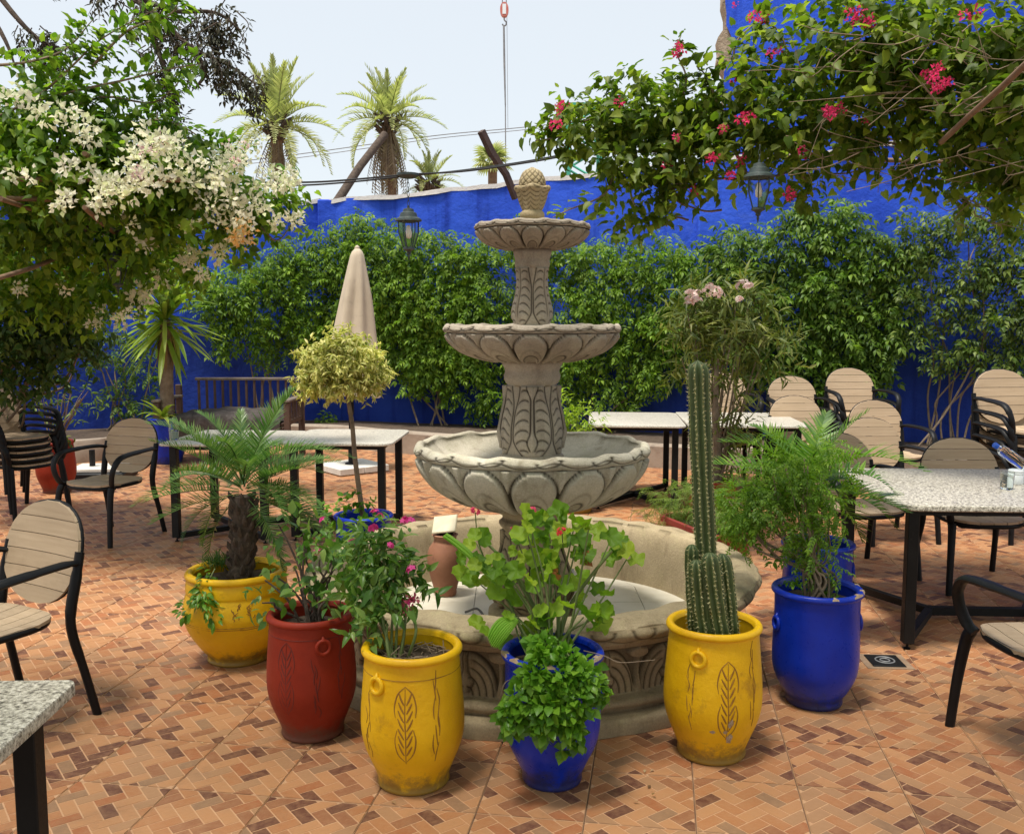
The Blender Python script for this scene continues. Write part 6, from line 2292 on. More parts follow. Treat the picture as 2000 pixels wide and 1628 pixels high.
# ---------------------------------------------------------------- dwarf date palm in the yellow belly pot
def feather_palm(label, base, crown, Ls, n, mat, trunk_r, fr_kw, group=None, els=(-35, 80), trunk_mat='bark_dark', name='date_palm', variants=3, boots=True, lean=(0, 0)):
    t = plant(name, label, 'palm', base, group)
    mb = MB()
    q = smooth([base, base.lerp(crown, .5) + Vector((.01, 0, 0)), crown], 8)
    m = len(q)
    mb.tube(q, [trunk_r * (1.0 + .25 * math.sin(i * 1.1) * .5 + .2 * (1 - abs(2 * i / m - 1))) for i in range(m)], 14)
    if boots:
        nb = 60
        for k in range(nb):
            f = k / nb
            az = k * 2.4
            p = q[int(f * (m - 1))]
            r = trunk_r * 1.1
            a = p + Vector((math.cos(az) * r * .8, math.sin(az) * r * .8, 0))
            L = trunk_r * 1.0
            mb.tube([a, a + Vector((math.cos(az) * L * .5, math.sin(az) * L * .5, L * .6)), a + Vector((math.cos(az) * L * .6, math.sin(az) * L * .6, L * 1.1))], [L * .34, L * .28, L * .05], 5)
    obj('trunk', mb.mesh('trunk', 60), M[trunk_mat], t, True)
    mes = []
    for k in range(variants):
        kw = dict(fr_kw); kw['droop'] = kw.get('droop', .5) * (.5 + .5 * k)
        me = tpl_mesh(frond(**kw), 'frond'); me.materials.append(mat); mes.append(me)
    for i in range(n):
        f = i / n
        az = i * 2.399 + random.uniform(-.25, .25)
        el = R(els[1] + (els[0] - els[1]) * f ** .9 + random.uniform(-8, 8))
        if math.sin(az) < -.72 and el < R(25): az += 1.3
        o = bpy.data.objects.new('frond', mes[i % variants])
        d = Vector((math.cos(az) * math.cos(el), math.sin(az) * math.cos(el), math.sin(el)))
        M3 = frames([d], [Vector((0, 0, 1)) + Vector(rng.normal(size=3)) * .12 + Vector((math.cos(az), math.sin(az), 0)) * (-.9 if el > R(55) else 0)])[0]
        s = Ls * random.uniform(.8, 1.12) * (1 - .15 * f)
        p = crown - base + Vector((0, 0, trunk_r * (1 - f) * 1.2)) + d * trunk_r * .5
        o.matrix_basis = Matrix([list(M3[0] * s) + [p.x], list(M3[1] * s) + [p.y], list(M3[2] * s) + [p.z], [0, 0, 0, 1]])
        o.parent = t
        col.objects.link(o)
    return t
y3 = POTS['Y3']; base = y3[-1] + Vector((.01, 0, y3[1] - .01))
feather_palm('small date palm with a shaggy dark trunk in the round yellow pot', base, at(476, 968, base.y), .54, 44, M['datepalm'], .047,
             dict(L=1.0, n=40, ll=.24, lw=.012, droop=.75, lift=.05, vang=30, t0=.20, stem=.010), els=(-28, 66))
b3 = POTS['B3']; base = b3[-1] + Vector((.0, 0, b3[1] - .01))
feather_palm('green feathery palm rising behind the aralia, its fronds over the table corner', base, at(1575, 950, base.y - .1), .56, 17, M['areca'], .028,
             dict(L=1.0, n=26, ll=.34, lw=.022, droop=.7, lift=.0, vang=25, t0=.12, stem=.012), els=(-15, 66), name='areca_palm', trunk_mat='bark', boots=False)
sp = plant('palm_spears', 'unopened upright spear leaves of the palm behind the aralia', 'palm', base) if False else None

# tufts of grass and a trailing creeper in the belly pot
gc = plant('potted_creeper', 'green creeper and grass spilling over the left rim of the round yellow pot', 'creeper', y3[-1] + Vector((-.1, -.08, y3[1])))
P, D, U = blob_points([(425, 1100, 4.55, 38, .35, 2.4), (470, 1105, 4.6, 30, .3, 1.6)], 700, .2)
D = D * [.6, .6, .2] + np.array([0, 0, .8])
leaves(gc, 'grass_blade', blade(.08, .01, .6, 3), P, frames(D, U), .055 * rng.uniform(.6, 1.3, len(P)), M['vinca'], 0, mass='grass')
paths = [[at(420, 1110, 4.38), at(405, 1140, 4.33), at(400, 1170, 4.32), at(425, 1205, 4.31)], [at(405, 1118, 4.38), at(395, 1160, 4.33), at(370, 1190, 4.34), at(365, 1200, 4.36)], [at(400, 1150, 4.33), at(408, 1180, 4.30), at(432, 1210, 4.30)]]
P, D, U = stack(*[along(p, 95, .05) for p in paths])
P[:, 1] -= .02
leaves(gc, 'leaf', leaf8(.5), P, frames(D, U + np.array([0, -.6, 0])), .034 * rng.uniform(.6, 1.3, len(P)), M['trailing'], 120)
stems(gc, 'stem', paths, .003, .002, M['green_stem'])

# ---------------------------------------------------------------- cactus
def cactus():
    y2 = POTS['Y2']; b = y2[-1] + Vector((0, 0, y2[1] - .01))
    root = plant('columnar_cactus', 'tall ribbed columnar cactus with three short side columns in the yellow pot', 'cactus', b)
    sp = MB()
    def colm(name, p0, p1, r, nr=9):
        H = (p1 - p0).length
        K, NT = 70, nr * 12
        s = np.linspace(0, 1, K)
        th = np.linspace(0, 2 * PI, NT, endpoint=False)
        cap = np.sqrt(np.clip(1 - np.clip((s - (1 - r * 1.3 / H)) / (r * 1.3 / H), 0, 1) ** 2, 0, 1))
        rad = r * (1 - .10 * (1 - s)) * cap * (1 + .03 * np.sin(s * 23 + r * 90))
        rib = np.abs(np.cos(th * nr / 2))            # crest = 1
        RR = rad[:, None] * (.74 + .26 * rib[None, :] ** .8)
        ax = (p1 - p0)
        bend = Vector((random.uniform(-.01, .01), 0, 0))
        ctr = np.array([p0 + ax * t + bend * math.sin(PI * t) for t in s])
        V = np.stack([ctr[:, 0:1] + RR * np.cos(th), ctr[:, 1:2] + RR * np.sin(th), ctr[:, 2:3] + 0 * RR], axis=2).reshape(-1, 3)
        i, j = np.meshgrid(np.arange(K - 1), np.arange(NT), indexing='ij'); j2 = (j + 1) % NT
        F = np.stack([i * NT + j, i * NT + j2, (i + 1) * NT + j2, (i + 1) * NT + j], axis=2).reshape(-1, 4)
        me = np_mesh(name, V - np.array(b), F)
        a = me.attributes.new('groove', 'FLOAT', 'POINT')
        a.data.foreach_set('value', np.tile((rib > .88).astype(np.float32) * .8, K))
        obj(name, me, M['cactus'], root)
        step = .017
        for q in range(int(H / step)):
            t = (q + .5) * step / H
            k = min(int(t * (K - 1)), K - 2)
            for m in range(nr):
                a_ = 2 * PI * m / nr
                c = Vector(ctr[k]).lerp(Vector(ctr[k + 1]), t * (K - 1) - k)
                rr = rad[k]
                o = c + Vector((math.cos(a_) * rr * .99, math.sin(a_) * rr * .99, 0))
                n = Vector((math.cos(a_), math.sin(a_), .1))
                tg = Vector((-math.sin(a_), math.cos(a_), 0))
                for z in range(5):
                    d = (n * random.uniform(.3, 1) + tg * random.uniform(-.9, .9) + Vector((0, 0, random.uniform(-.9, .9)))).normalized() * random.uniform(.007, .014)
                    w = d.cross(n).normalized() * .0012
                    sp.add([o - w, o + w, o + d], [(0, 1, 2)])
    Y = b.y
    def top(px, py, dy=0): return at(px, py, Y + dy)
    colm('main_column', b + Vector((.0, .03, 0)), top(1363, 703, .03), .043)
    colm('side_column', b + Vector((-.035, -.045, 0)), top(1361, 1092, -.05), .036, 8)
    colm('side_column', b + Vector((.028, -.065, 0)), top(1387, 1078, -.07), .038, 8)
    colm('side_column', b + Vector((.068, -.01, 0)), top(1411, 1080, 0), .033, 8)
    colm('side_column', b + Vector((-.06, .03, 0)), top(1352, 1062, .02), .030, 8)
    obj('spines', sp.mesh('spines', 0), M['spine'], root, True, kind='stuff')
cactus()

# ---------------------------------------------------------------- potted flowers and herbs
def five_petal(size):
    items = []
    for k in range(5):
        items.append(tpl_xf(leaf4(.8, .05, .1), rotz(k * 2 * PI / 5) * size))
    return tpl_merge(items)
def head(n, size, spread, tilt=1.0):
    items = []
    f5 = five_petal(size)
    for i in range(n):
        d = rng.normal(size=3); d[2] = abs(d[2]) * .8 + .2
        d /= np.linalg.norm(d)
        M3 = frames([np.cross(d, rng.normal(size=3))], [d])[0]
        items.append(tpl_xf(f5, M3, d * spread * random.uniform(.6, 1)))
    return tpl_merge(items)

def potted(name, label, cat, base, blobs, tpl, mat, size, per, nparts, leaf_per=5, twig=.09, shell=.3, stemn=10, stem_r=(.006, .003), stem_mat='green_stem', grav=.1, part='leaf'):
    p = plant(name, label, cat, base)
    P, D, U = blob_twigs(blobs, per, leaf_per, twig, shell, grav)
    leaves(p, part, tpl, P, frames(D, U), size * rng.uniform(.55, 1.25, len(P)), mat, nparts)
    ps = []
    for k in range(stemn):
        b = blobs[k % len(blobs)]
        e = at(b[0] + random.uniform(-.5, .5) * b[3], b[1] + random.uniform(-.3, .5) * b[3], b[2])
        s0 = base + Vector((random.uniform(-.05, .05), random.uniform(-.05, .05), 0))
        ps.append([s0, s0.lerp(e, .4) + Vector((random.gauss(0, .02), random.gauss(0, .02), .03)), s0.lerp(e, .75) + Vector((0, 0, .02)), e])
    stems(p, 'stem', ps, stem_r[0], stem_r[1], M[stem_mat])
    return p

y1 = POTS['Y1']; base = y1[-1] + Vector((-.05, 0, y1[1]))
vb = [(760, 1100, 3.45, 38), (720, 1070, 3.5, 34), (785, 1130, 3.4, 32), (740, 1150, 3.38, 40), (700, 1120, 3.48, 35), (745, 1210, 3.33, 34), (770, 1070, 3.45, 26), (800, 1160, 3.35, 20, 1, .7), (740, 1050, 3.5, 22), (660, 1060, 3.55, 24), (715, 1180, 3.36, 26)]
v1 = potted('pink_vinca', 'bushy pink-flowered vinca with glossy leaves growing in the nearest yellow pot', 'flowering plant', base, vb, leaf8(.42, .10, .3), M['vinca'], .056, 300, 290, stemn=9)
vh = [tpl_mesh(head(4, .015, .020), 'pink_flower') for _ in range(3)]
def fl_at(lst): return [at(*q) for q in lst]
place_clusters(v1, 'pink_flower', vh, M['vinca_pink'], fl_at([(733, 1003, 3.42), (740, 1010, 3.40), (793, 1017, 3.4), (802, 1020, 3.4), (786, 1020, 3.4), (728, 1033, 3.4), (690, 1065, 3.44), (762, 1065, 3.36), (805, 1115, 3.32), (806, 1178, 3.3)]), 1.0)
dw = [tpl_mesh(petal_cluster(10, .02, .02, bract), 'withered_flower') for _ in range(2)]
place_clusters(v1, 'withered_flower', dw, mat_leaf('withered_petal', (.35, .05, .10), (.28, .04, .07), (.4, .12, .12), .2, .8), fl_at([(798, 1175, 3.3), (792, 1190, 3.3), (810, 1170, 3.3)]), 1.0)
lt_ = MB()
for k in range(60):
    a, q = random.uniform(0, 6.28), .13 * math.sqrt(random.random())
    c = y1[-1] + Vector((q * math.cos(a), q * math.sin(a), y1[1] + .012 + random.random() * .012))
    d = Vector((random.gauss(0, 1), random.gauss(0, 1), random.gauss(0, .35))).normalized() * random.uniform(.02, .05)
    lt_.tube([c - d, c + Vector((0, 0, .006)), c + d], .0018, 4)
tag(obj('dead_stalks', lt_.mesh('dead_stalks', 0), M['twig']), 'litter of dry broken stalks on the soil of the nearest yellow pot', 'dead stalks', None, 'stuff')
for k in range(9):
    pass

r1 = POTS['R1']; base = r1[-1] + Vector((0, 0, r1[1]))
rb = [(590, 1060, 3.75, 30, 1, .8), (620, 1100, 3.72, 36, 1, .8), (560, 1090, 3.75, 34, 1, .7), (530, 1130, 3.7, 26, 1, .6), (660, 1110, 3.7, 34), (600, 1030, 3.8, 26, 1, .6), (640, 1060, 3.75, 30), (515, 1170, 3.66, 18, 1, .6), (580, 1150, 3.66, 26, 1, .5), (550, 1020, 3.8, 18, 1, .5), (655, 1150, 3.64, 24, 1, .7), (680, 1080, 3.7, 26)]
v2 = potted('leggy_vinca', 'leggy dark-stemmed vinca with rounded pale-edged leaves in the red pot', 'flowering plant', base, rb, leaf8(.58, .08, .2, .5), M['vinca'], .054, 95, 280, stemn=16, stem_mat='bark_dark', leaf_per=4, twig=.10)
place_clusters(v2, 'pink_flower', vh, M['vinca_pink'], fl_at([(632, 1017, 3.7), (620, 1080, 3.66), (645, 1062, 3.66)]), .9)

# geranium with big ruffled leaves
def geranium_leaf():
    n = 22
    V = [(0, .34, -.02)]
    for ring, rr in ((1, .55), (2, 1.0)):
        for k in range(n):
            a = -PI / 2 + (k + .5) / n * 2 * PI
            lob = 1 + .10 * math.cos(5 * (a + PI / 2)) + (.05 * math.cos(n / 2 * a * 2) if ring == 2 else 0)
            if abs(((a + PI / 2) % (2 * PI)) - 0) < .22 or abs(((a + PI / 2) % (2 * PI)) - 2 * PI) < .22:
                lob *= .45
            r = .52 * rr * lob
            V.append((r * math.cos(a), .42 + r * math.sin(a), .20 * rr * rr * (1 + .5 * math.sin(a * 6)) - .05 * rr + (.10 * math.sin(a * 3 + 1) + .05 * math.sin(a * 11) if ring == 2 else 0)))
    F = [(0, 1 + k, 1 + (k + 1) % n) for k in range(n)] + [(1 + k, 1 + n + k, 1 + n + (k + 1) % n, 1 + (k + 1) % n) for k in range(n)]
    return np.array(V, float), F
b1 = POTS['B1']; base = b1[-1] + Vector((0, .02, b1[1]))
ge = plant('geranium', 'tall red-flowered geranium with broad ruffled leaves in the front blue pot', 'flowering plant', base)
gl = [(1030, 1040), (1060, 1020), (1090, 1060), (1010, 1070), (1050, 1085), (1120, 1040), (1140, 1070), (1100, 1020), (1150, 1030), (1180, 1035), (1200, 1050), (1215, 1070), (1225, 1090), (1195, 1080), (940, 1040), (955, 1060), (930, 1060), (915, 1125), (935, 1140), (960, 1135), (1000, 1140), (1020, 1120), (985, 1150), (1000, 1120), (1045, 1130),
      (1150, 1150), (1180, 1165), (1165, 1190), (1140, 1205), (1160, 1215), (1060, 1180), (1040, 1215), (1085, 1150), (1120, 1120), (1075, 1105), (1130, 1095), (1105, 1135), (945, 1215), (960, 1230), (1005, 1250), (1050, 1245), (1110, 1245), (1160, 1225), (1020, 1170), (1120, 1175), (1180, 1100), (975, 1085), (1035, 1010), (1075, 1040), (1125, 1025), (1050, 1060), (905, 1100), (1000, 1200)]
P, D, U, ST = [], [], [], []
for (cx_, cy_, r_, k_) in ((1070, 1050, 50, 16), (1120, 1060, 40, 8), (1010, 1110, 45, 8), (940, 1110, 30, 6), (1070, 1140, 60, 10), (1200, 1065, 25, 4), (1150, 1190, 30, 5), (1050, 1240, 50, 7)):
    for _ in range(k_):
        gl.append((cx_ + random.gauss(0, .5) * r_, cy_ + random.gauss(0, .5) * r_))
for (px, py) in gl:
    Yg = 3.42 + random.uniform(-.12, .12) - (.05 if py > 1150 else 0)
    p = at(px, py, Yg)
    out = Vector((p.x - base.x, p.y - base.y - .05, random.uniform(-.12, .15)))
    d = (out.normalized() * .7 + Vector((random.gauss(0, .3), -.35, random.uniform(-.5, .2))))
    P.append(p); D.append(d); U.append(Vector((random.gauss(0, .35), -.55, .85)))
    s0 = base + Vector((random.uniform(-.05, .05), random.uniform(-.04, .04), 0))
    ST.append([s0, s0.lerp(p, .5) + Vector((random.gauss(0, .012), 0, .02)), p])
S_ = rng.uniform(.042, .080, len(P))
leaves(ge, 'leaf', geranium_leaf(), np.array(P), frames(np.array(D), np.array(U)), S_, M['geranium'], 130)
stems(ge, 'stem', ST[::4], .0060, .0025, M['green_stem'])
stems(ge, 'stem', [[base, at(1110, 1190, 3.4), at(1150, 1130, 3.38), at(1195, 1075, 3.38)], [base, at(1040, 1180, 3.42), at(1000, 1110, 3.44), at(950, 1060, 3.46)]], .009, .005, M['green_stem'])
fs_ = fl_at([(928, 1000, 3.42), (1038, 997, 3.45), (1000, 1032, 3.44)])
stems(ge, 'flower_stalk', [[at(960, 1120, 3.45), at(935, 1060, 3.44), fs_[0]], [at(1040, 1060, 3.45), fs_[1]], [at(1020, 1080, 3.45), fs_[2]], [at(1100, 1080, 3.4), at(1098, 1040, 3.34)]], .0025, .002, M['green_stem'])
gh = [tpl_mesh(head(9, .011, .022), 'flower_head') for _ in range(2)]
place_clusters(ge, 'flower_head', gh, M['geranium_rose'], fs_[:2], .95)
place_clusters(ge, 'flower_head', [tpl_mesh(head(7, .013, .024), 'flower_head')], M['geranium_red'], fl_at([(1098, 1040, 3.33)]), 1.1)
place_clusters(ge, 'flower_bud', [tpl_mesh(head(4, .008, .01), 'flower_bud')], M['geranium_rose'], [fs_[2]], .8)
place_clusters(ge, 'dry_leaf', [tpl_mesh(petal_cluster(6, .04, .02, leaf8(.8)), 'dry_leaf')], mat_leaf('rusty_leaf', (.35, .12, .03), (.42, .16, .05), (.25, .08, .03), .2, .8), fl_at([(1092, 1120, 3.38), (1140, 1095, 3.38)]), .8)

# the fan-like palm leaf sticking out of the front blue pot
def pleated(px0, py0, Y0, px1, py1, Y1, width, n=11, sag=.08, name='pleated_leaf', parent=None):
    a, b = at(px0, py0, Y0), at(px1, py1, Y1)
    vs, fs = [], []
    K = 12
    ax = (b - a)
    side = ax.cross(Vector((0, -1, .2))).normalized()
    for i in range(K + 1):
        t = i / K
        c = a.lerp(b, t) + Vector((0, 0, sag * math.sin(PI * t * .8)))
        w = width * (math.sin(PI * min(1, t * .62 + .08)) ** .8) * (1 if t < .8 else 1)
        for j in range(2 * n + 1):
            u = j / (2 * n) * 2 - 1
            z = .0045 * (1 if j % 2 else -1) * (t + .2)
            vs.append(c + side * u * w + Vector((0, -z - .02 * (1 - u * u), 0)) + ax.normalized() * ((.10 * (1 - abs(u)) - (.05 if j % 2 == 0 else 0)) * width * 3 if i == K else 0))
    m = 2 * n + 1
    for i in range(K):
        for j in range(2 * n):
            q = i * m + j
            fs.append((q, q + 1, q + m + 1, q + m))
    mb = MB(); mb.add(vs, fs)
    return obj(name, mb.mesh(name, 25), M['pleat'], parent, True)
M['pleat'] = mat_leaf('pleated_leaf', (.22, .42, .05), (.26, .46, .06), (.30, .5, .08), .4, .45)
pl = plant('fan_palm_seedling', 'two pleated bright green palm leaves leaning out of the front blue pot to the left', 'palm', base)
pleated(1010, 1205, 3.30, 963, 1262, 3.20, .034, 9, .025, parent=pl)
pleated(1000, 1180, 3.42, 868, 1055, 3.40, .013, 3, .035, name='folded_leaf', parent=pl)
stems(pl, 'stalk', [[base + Vector((-.06, -.02, -.03)), at(1010, 1235, 3.32), at(1010, 1205, 3.30)], [base + Vector((-.05, 0, 0)), at(1012, 1220, 3.4), at(1000, 1180, 3.42)]], .004, .003, M['green_stem'])

tb = [(1060, 1280, 3.22, 30), (1110, 1290, 3.22, 34), (1040, 1320, 3.18, 34), (1090, 1330, 3.17, 40), (1140, 1320, 3.18, 32), (1020, 1370, 3.16, 34), (1070, 1380, 3.14, 38), (1120, 1370, 3.15, 36), (1160, 1345, 3.17, 24), (1000, 1400, 3.15, 26), (1060, 1415, 3.14, 30), (1110, 1415, 3.14, 28), (1125, 1440, 3.16, 22, 1, .7), (1060, 1260, 3.26, 26), (990, 1390, 3.16, 20), (1180, 1355, 3.18, 14), (1100, 1460, 3.17, 10, 1, .6), (1000, 1425, 3.17, 14, 1, .6)]
tr_ = plant('trailing_herb', 'thick mat of round bright green leaves trailing down the front blue pot', 'trailing plant', b1[-1] + Vector((0, -.12, b1[1])))
P, D, U = blob_points([(b[0], b[1], b[2] - .06, *b[3:]) for b in tb], 2600, .45, facing=(0, -1, .2))
D = D + np.array([0, -.3, -.35])
U = np.array([0, -.7, .7]) + rng.normal(size=(len(P), 3)) * .45
leaves(tr_, 'leaf', leaf8(.72, .10, .18, .5), P, frames(D, U), .036 * rng.uniform(.55, 1.3, len(P)), M['trailing'], 290)
stems(tr_, 'stem', [[b1[-1] + Vector((random.uniform(-.1, .1), -.1, b1[1] + .02)), at(1070 + random.uniform(-30, 30), 1262, 3.24), at(b[0], b[1], b[2] + .01)] for b in tb[2:14]], .0025, .0015, M['green_stem'])
stems(tr_, 'runner', [[at(1140, 1270, 3.2), at(1180, 1280, 3.15), at(1213, 1293, 3.15), at(1280, 1288, 3.12)], [at(1000, 1325, 3.2), at(985, 1335, 3.15), at(975, 1370, 3.15)]], .0018, .0012, M['twig'])
b_ = b1[-1]

# aralia
b2 = POTS['B2']; base = b2[-1] + Vector((0, 0, b2[1]))
ab = [(1585, 900, 4.1, 40), (1530, 930, 4.05, 48), (1490, 960, 4.05, 42), (1440, 990, 4.1, 40), (1470, 1020, 4.05, 36), (1550, 980, 4.0, 48), (1600, 960, 4.05, 46), (1600, 1020, 4.0, 38), (1550, 1040, 3.98, 30, 1, .7), (1420, 960, 4.15, 22, 1, .8), (1590, 1070, 3.98, 26, 1, .8), (1520, 890, 4.1, 30), (1610, 910, 4.1, 30), (1500, 1000, 4.0, 34), (1590, 1100, 3.98, 18, 1, .7)]
ar = plant('aralia', 'airy aralia bush of fine bright green leaflets in the right blue pot', 'shrub', base)
P, D, U = blob_twigs(ab, 115, 5, .10, .15, .35)
leaves(ar, 'compound_leaf', pinnate(5, 1.0, .30, .13, .3), P, frames(D, U), .080 * rng.uniform(.6, 1.25, len(P)), M['aralia'], 280)
ps = []
for k in range(26):
    b = ab[k % len(ab)]
    e = at(b[0] + random.uniform(-.5, .5) * b[3], b[1] + random.uniform(-.2, .6) * b[3], b[2])
    s0 = base + Vector((random.uniform(-.05, .05), random.uniform(-.05, .05), 0))
    ps.append([s0, s0 + Vector((random.gauss(0, .02), 0, .12)), s0.lerp(e, .6) + Vector((random.gauss(0, .02), 0, 0)), e])
stems(ar, 'stem', ps, .007, .003, M['twig'])
lb = plant('potted_weeds', 'broad-leaved weeds and grass round the foot of the aralia in its blue pot', 'plant', base)
P, D, U = blob_twigs([(1620, 1110, 3.98, 18, .8), (1525, 1090, 4.05, 16, .8), (1540, 1130, 4.0, 16, .4, .8), (1570, 1140, 3.95, 14, .4, .8)], 60, 4, .05, .3)
leaves(lb, 'leaf', leaf8(.5), P, frames(D, U), .035 * rng.uniform(.6, 1.3, len(P)), M['trailing'], 60)

# fern in the trough
fb = [(1310, 975, 6.5, 30, .6), (1345, 970, 6.4, 30, .6), (1375, 985, 6.2, 32, .6), (1410, 995, 6.05, 30, .6), (1290, 985, 6.55, 18, .7), (1440, 1015, 5.95, 25, .6), (1400, 960, 6.1, 26, .6)]
fe = plant('asparagus_fern', 'soft feathery asparagus fern filling the maroon trough behind the pool', 'fern', Vector((1.28, 6.2, .28)))
P, D, U = blob_twigs(fb, 150, 4, .12, .1, .2)
leaves(fe, 'fern_plume', pinnate(9, 1.0, .22, .035, .5), P, frames(D, U), .13 * rng.uniform(.6, 1.2, len(P)), M['fern'], 120)

# bright shrub behind the lower bowl
s4 = POTS['Y4']
potted('yellow_green_shrub', 'bright yellow-green shrub peeping over the lower fountain bowl on the right', 'shrub', s4[-1] + Vector((0, 0, s4[1])),
       [(1110, 830, 8.1, 36), (1140, 820, 8.1, 28), (1100, 800, 8.1, 26), (1155, 838, 8.1, 20), (1080, 850, 8.1, 34), (1110, 880, 8.1, 36)], leaf4(.35), M['bright_shrub'], .06, 110, 60, leaf_per=6, stemn=8)
# straggly shrub in the far red pot
r2 = POTS['R2']; base = r2[-1] + Vector((0, 0, r2[1]))
potted('straggly_shrub', 'straggly half-bare shrub with yellow-green tips in the far red pot', 'shrub', base,
       [(110, 845, 8.95, 24, .8, .7), (90, 790, 9, 28, 1, .5), (150, 775, 9, 26, 1, .5), (120, 760, 9, 26, 1, .4), (75, 770, 9, 24, 1, .4), (165, 760, 9, 18, 1, .7), (130, 810, 9, 26, 1, .4)], leaf8(.3), M['vine_dull'], .07, 30, 80, leaf_per=5, twig=.12, stemn=24, stem_mat='twig', stem_r=(.008, .003))
# oleander
ob = [(1350, 600, 7.4, 40), (1400, 610, 7.3, 50), (1450, 600, 7.3, 48), (1360, 650, 7.3, 45), (1420, 670, 7.2, 50), (1480, 660, 7.3, 45), (1500, 700, 7.3, 32, 1, .7), (1340, 700, 7.3, 30, 1, .7), (1400, 730, 7.2, 30, 1, .5), (1450, 740, 7.2, 26, 1, .4), (1430, 800, 7.1, 28, 1, .5), (1420, 860, 7.1, 30, 1, .6), (1450, 840, 7.1, 24, 1, .5), (1440, 570, 7.3, 30), (1430, 910, 7.1, 24, 1, .6)]
obase = Vector((1.52, 7.05, 0))
make_pot('red pot of the oleander, hidden behind the cactus and trough', obase, scaled(tall_prof, 1.0, .9), M['red'], group='pots at the back of the patio')
ol = potted('oleander', 'tall thin-leaved oleander topped by pale pink flowers, behind the cactus', 'oleander', obase + Vector((0, 0, .40)), ob, leaf8(.16, .03, .25), M['oleander'], .12, 85, 150, leaf_per=8, twig=.16, stemn=18, stem_r=(.012, .004), stem_mat='twig')
stems(ol, 'trunk', [[obase + Vector((0, 0, .38)), at(1402, 900, 7.05), at(1398, 800, 7.05), at(1400, 700, 7.1)]], .03, .018, M['bark'], n=10)
pk = [tpl_mesh(head(8, .022, .05), 'pale_flower_cluster') for _ in range(3)]
place_clusters(ol, 'pale_flower_cluster', pk, M['bract_pink'], flower_pts([(1355, 580, 7.0, 20, 7), (1402, 572, 7.0, 14, 4), (1455, 558, 7.0, 10, 3), (1345, 592, 7.0, 10, 2), (1390, 566, 7.0, 12, 2), (1443, 590, 7.0, 8, 1)]), .85)

# ---------------------------------------------------------------- palms beyond the wall
def far_palm(label, px, py, Y, L, n, dead, trunk_px, dl=1.0):
    c = at(px, py, Y)
    b = Vector((at(trunk_px, py, Y).x, Y, -.3))
    t = plant('tall_palm', label, 'palm', b, 'palm trees beyond the garden wall')
    obj('trunk', MB().tube([b, b.lerp(c, .5) + Vector((.1, 0, 0)), c], [.20, .17, .20], 12).mesh('trunk', 60), M['pole_wood'], t, True)
    mes = []
    for dr in (.35, .8, 1.2):
        me = tpl_mesh(frond(L=1.0, n=26, ll=.24, lw=.026, droop=dr, vang=30, t0=.15, stem=.016), 'frond'); me.materials.append(M['far_palm']); mes.append(me)
    med = tpl_mesh(frond(L=1.0, n=16, ll=.16, lw=.014, droop=.3, vang=-30, t0=.3, stem=.02), 'dead_frond'); med.materials.append(M['far_dead'])
    def put(nm, me, az, el, s):
        d = Vector((math.cos(az) * math.cos(el), math.sin(az) * math.cos(el), math.sin(el)))
        up = Vector((0, 0, 1)) - Vector((math.cos(az), math.sin(az), 0)) * (.9 if el > R(50) else 0) + Vector((math.cos(az), math.sin(az), 0)) * (1.2 if el < R(-50) else 0)
        M3 = frames([d], [up])[0]
        o = bpy.data.objects.new(nm, me); p = c - b + d * .2
        o.matrix_basis = Matrix([list(M3[0] * s) + [p.x], list(M3[1] * s) + [p.y], list(M3[2] * s) + [p.z], [0, 0, 0, 1]])
        o.parent = t; col.objects.link(o)
    for i in range(n):
        f = i / n
        put('frond', mes[min(2, int(f * 3.2))], i * 2.399, R(84 - 104 * f + random.uniform(-6, 6)), L * random.uniform(.85, 1.1))
    for i in range(dead):
        put('dead_frond', med, i * 2.399 + .5, R(random.uniform(-86, -58)), L * dl * random.uniform(.6, 1.0))
    hb = MB()
    for k in range(40):
        az, h = k * 2.4, random.uniform(-.5, .15)
        a = c + Vector((math.cos(az) * .22, math.sin(az) * .22, h))
        hb.tube([a, a + Vector((math.cos(az) * .35, math.sin(az) * .35, .25))], [.09, .03], 5)
    obj('frond_bases', hb.mesh('frond_bases', 40), M['bark_dark'], t, True)
far_palm('tall palm beyond the wall, leftmost, standing over the white bougainvillea', 540, 248, 34, 2.15, 34, 16, 540, 1.2)
far_palm('tall palm beyond the wall with a long skirt of dead fronds, above the hanging lantern', 758, 238, 38, 2.05, 34, 34, 770, 1.6)
far_palm('small palm crown low behind the wall, just right of the hanging lantern', 838, 362, 38, 1.35, 20, 2, 838)
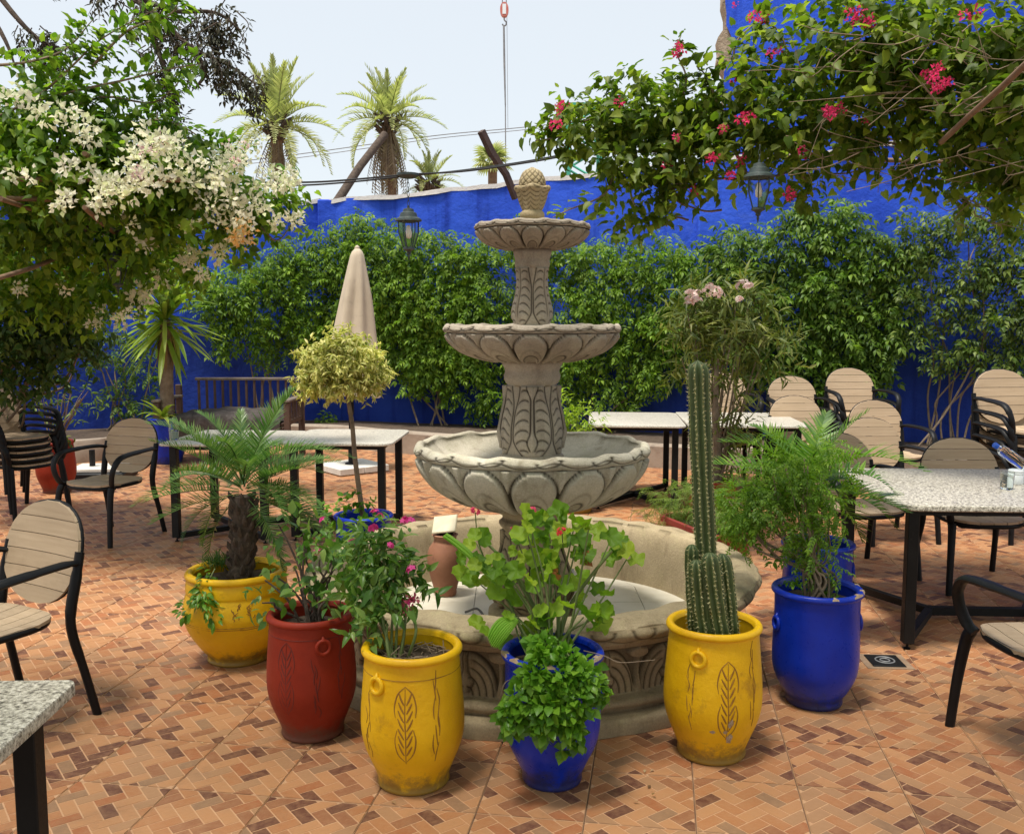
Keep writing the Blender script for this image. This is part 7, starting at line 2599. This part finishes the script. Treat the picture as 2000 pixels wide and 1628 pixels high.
# fan palm
c = at(962, 318, 42); b = Vector((c.x, 42, -.3))
fp = plant('fan_palm', 'small fan palm behind the wall beside the leaning charred beam', 'palm', b)
obj('trunk', MB().tube([b, c], [.2, .2], 10).mesh('trunk', 60), M['pole_wood'], fp, True)
def fan(n=16):
    items = []
    for k in range(n):
        a = R(-110 + 220 * k / (n - 1))
        items.append(tpl_xf(blade(.16, .03, .35, 3), rotz(-a) * (.55 if abs(a) > 1.2 else .62), (0, .4, 0)))
    items.append((np.array([(-.02, 0, 0), (.02, 0, 0), (.02, .42, 0), (-.02, .42, 0)]), [(0, 1, 2, 3)]))
    return tpl_merge(items)
me = tpl_mesh(fan(), 'fan_leaf'); me.materials.append(M['far_palm'])
for i in range(16):
    az, el = i * 2.399, R(80 - 110 * i / 16)
    d = Vector((math.cos(az) * math.cos(el), math.sin(az) * math.cos(el), math.sin(el)))
    M3 = frames([d], [Vector((0, 0, 1)) + Vector(rng.normal(size=3)) * .3])[0]
    o = bpy.data.objects.new('fan_leaf', me); p = c - b
    s = random.uniform(.9, 1.15)
    o.matrix_basis = Matrix([list(M3[0] * s) + [p.x], list(M3[1] * s) + [p.y], list(M3[2] * s) + [p.z], [0, 0, 0, 1]])
    o.parent = fp; col.objects.link(o)

# ---------------------------------------------------------------- litter on the floor
def litter():
    root = None
    P, D, U, S_ = [], [], [], []
    for k in range(240):
        y = random.uniform(3.1, 11)
        x = random.uniform(-.52, .52) * y
        if (Vector((x, y, 0)) - POOL).length < 1.2: continue
        P.append((x, y, .006)); D.append((random.gauss(0, 1), random.gauss(0, 1), .05)); U.append((0, 0, 1)); S_.append(random.uniform(.012, .03))
    P, D, U = np.array(P), np.array(D), np.array(U)
    n = len(P) // 2
    for sl_, mt, lab in ((slice(0, n), M['dry_leaf'], 'small dry brown leaves scattered over the patio tiles'), (slice(n, None), M['gold_leaf'], 'pale fallen petals scattered over the patio tiles')):
        me = scatter_mesh('fallen_leaves', leaf4(.5, .08, .1), P[sl_], frames(D[sl_], U[sl_]), np.array(S_)[sl_])
        tag(obj('fallen_leaves', me, mt), lab, 'leaves', None, 'stuff')
litter()
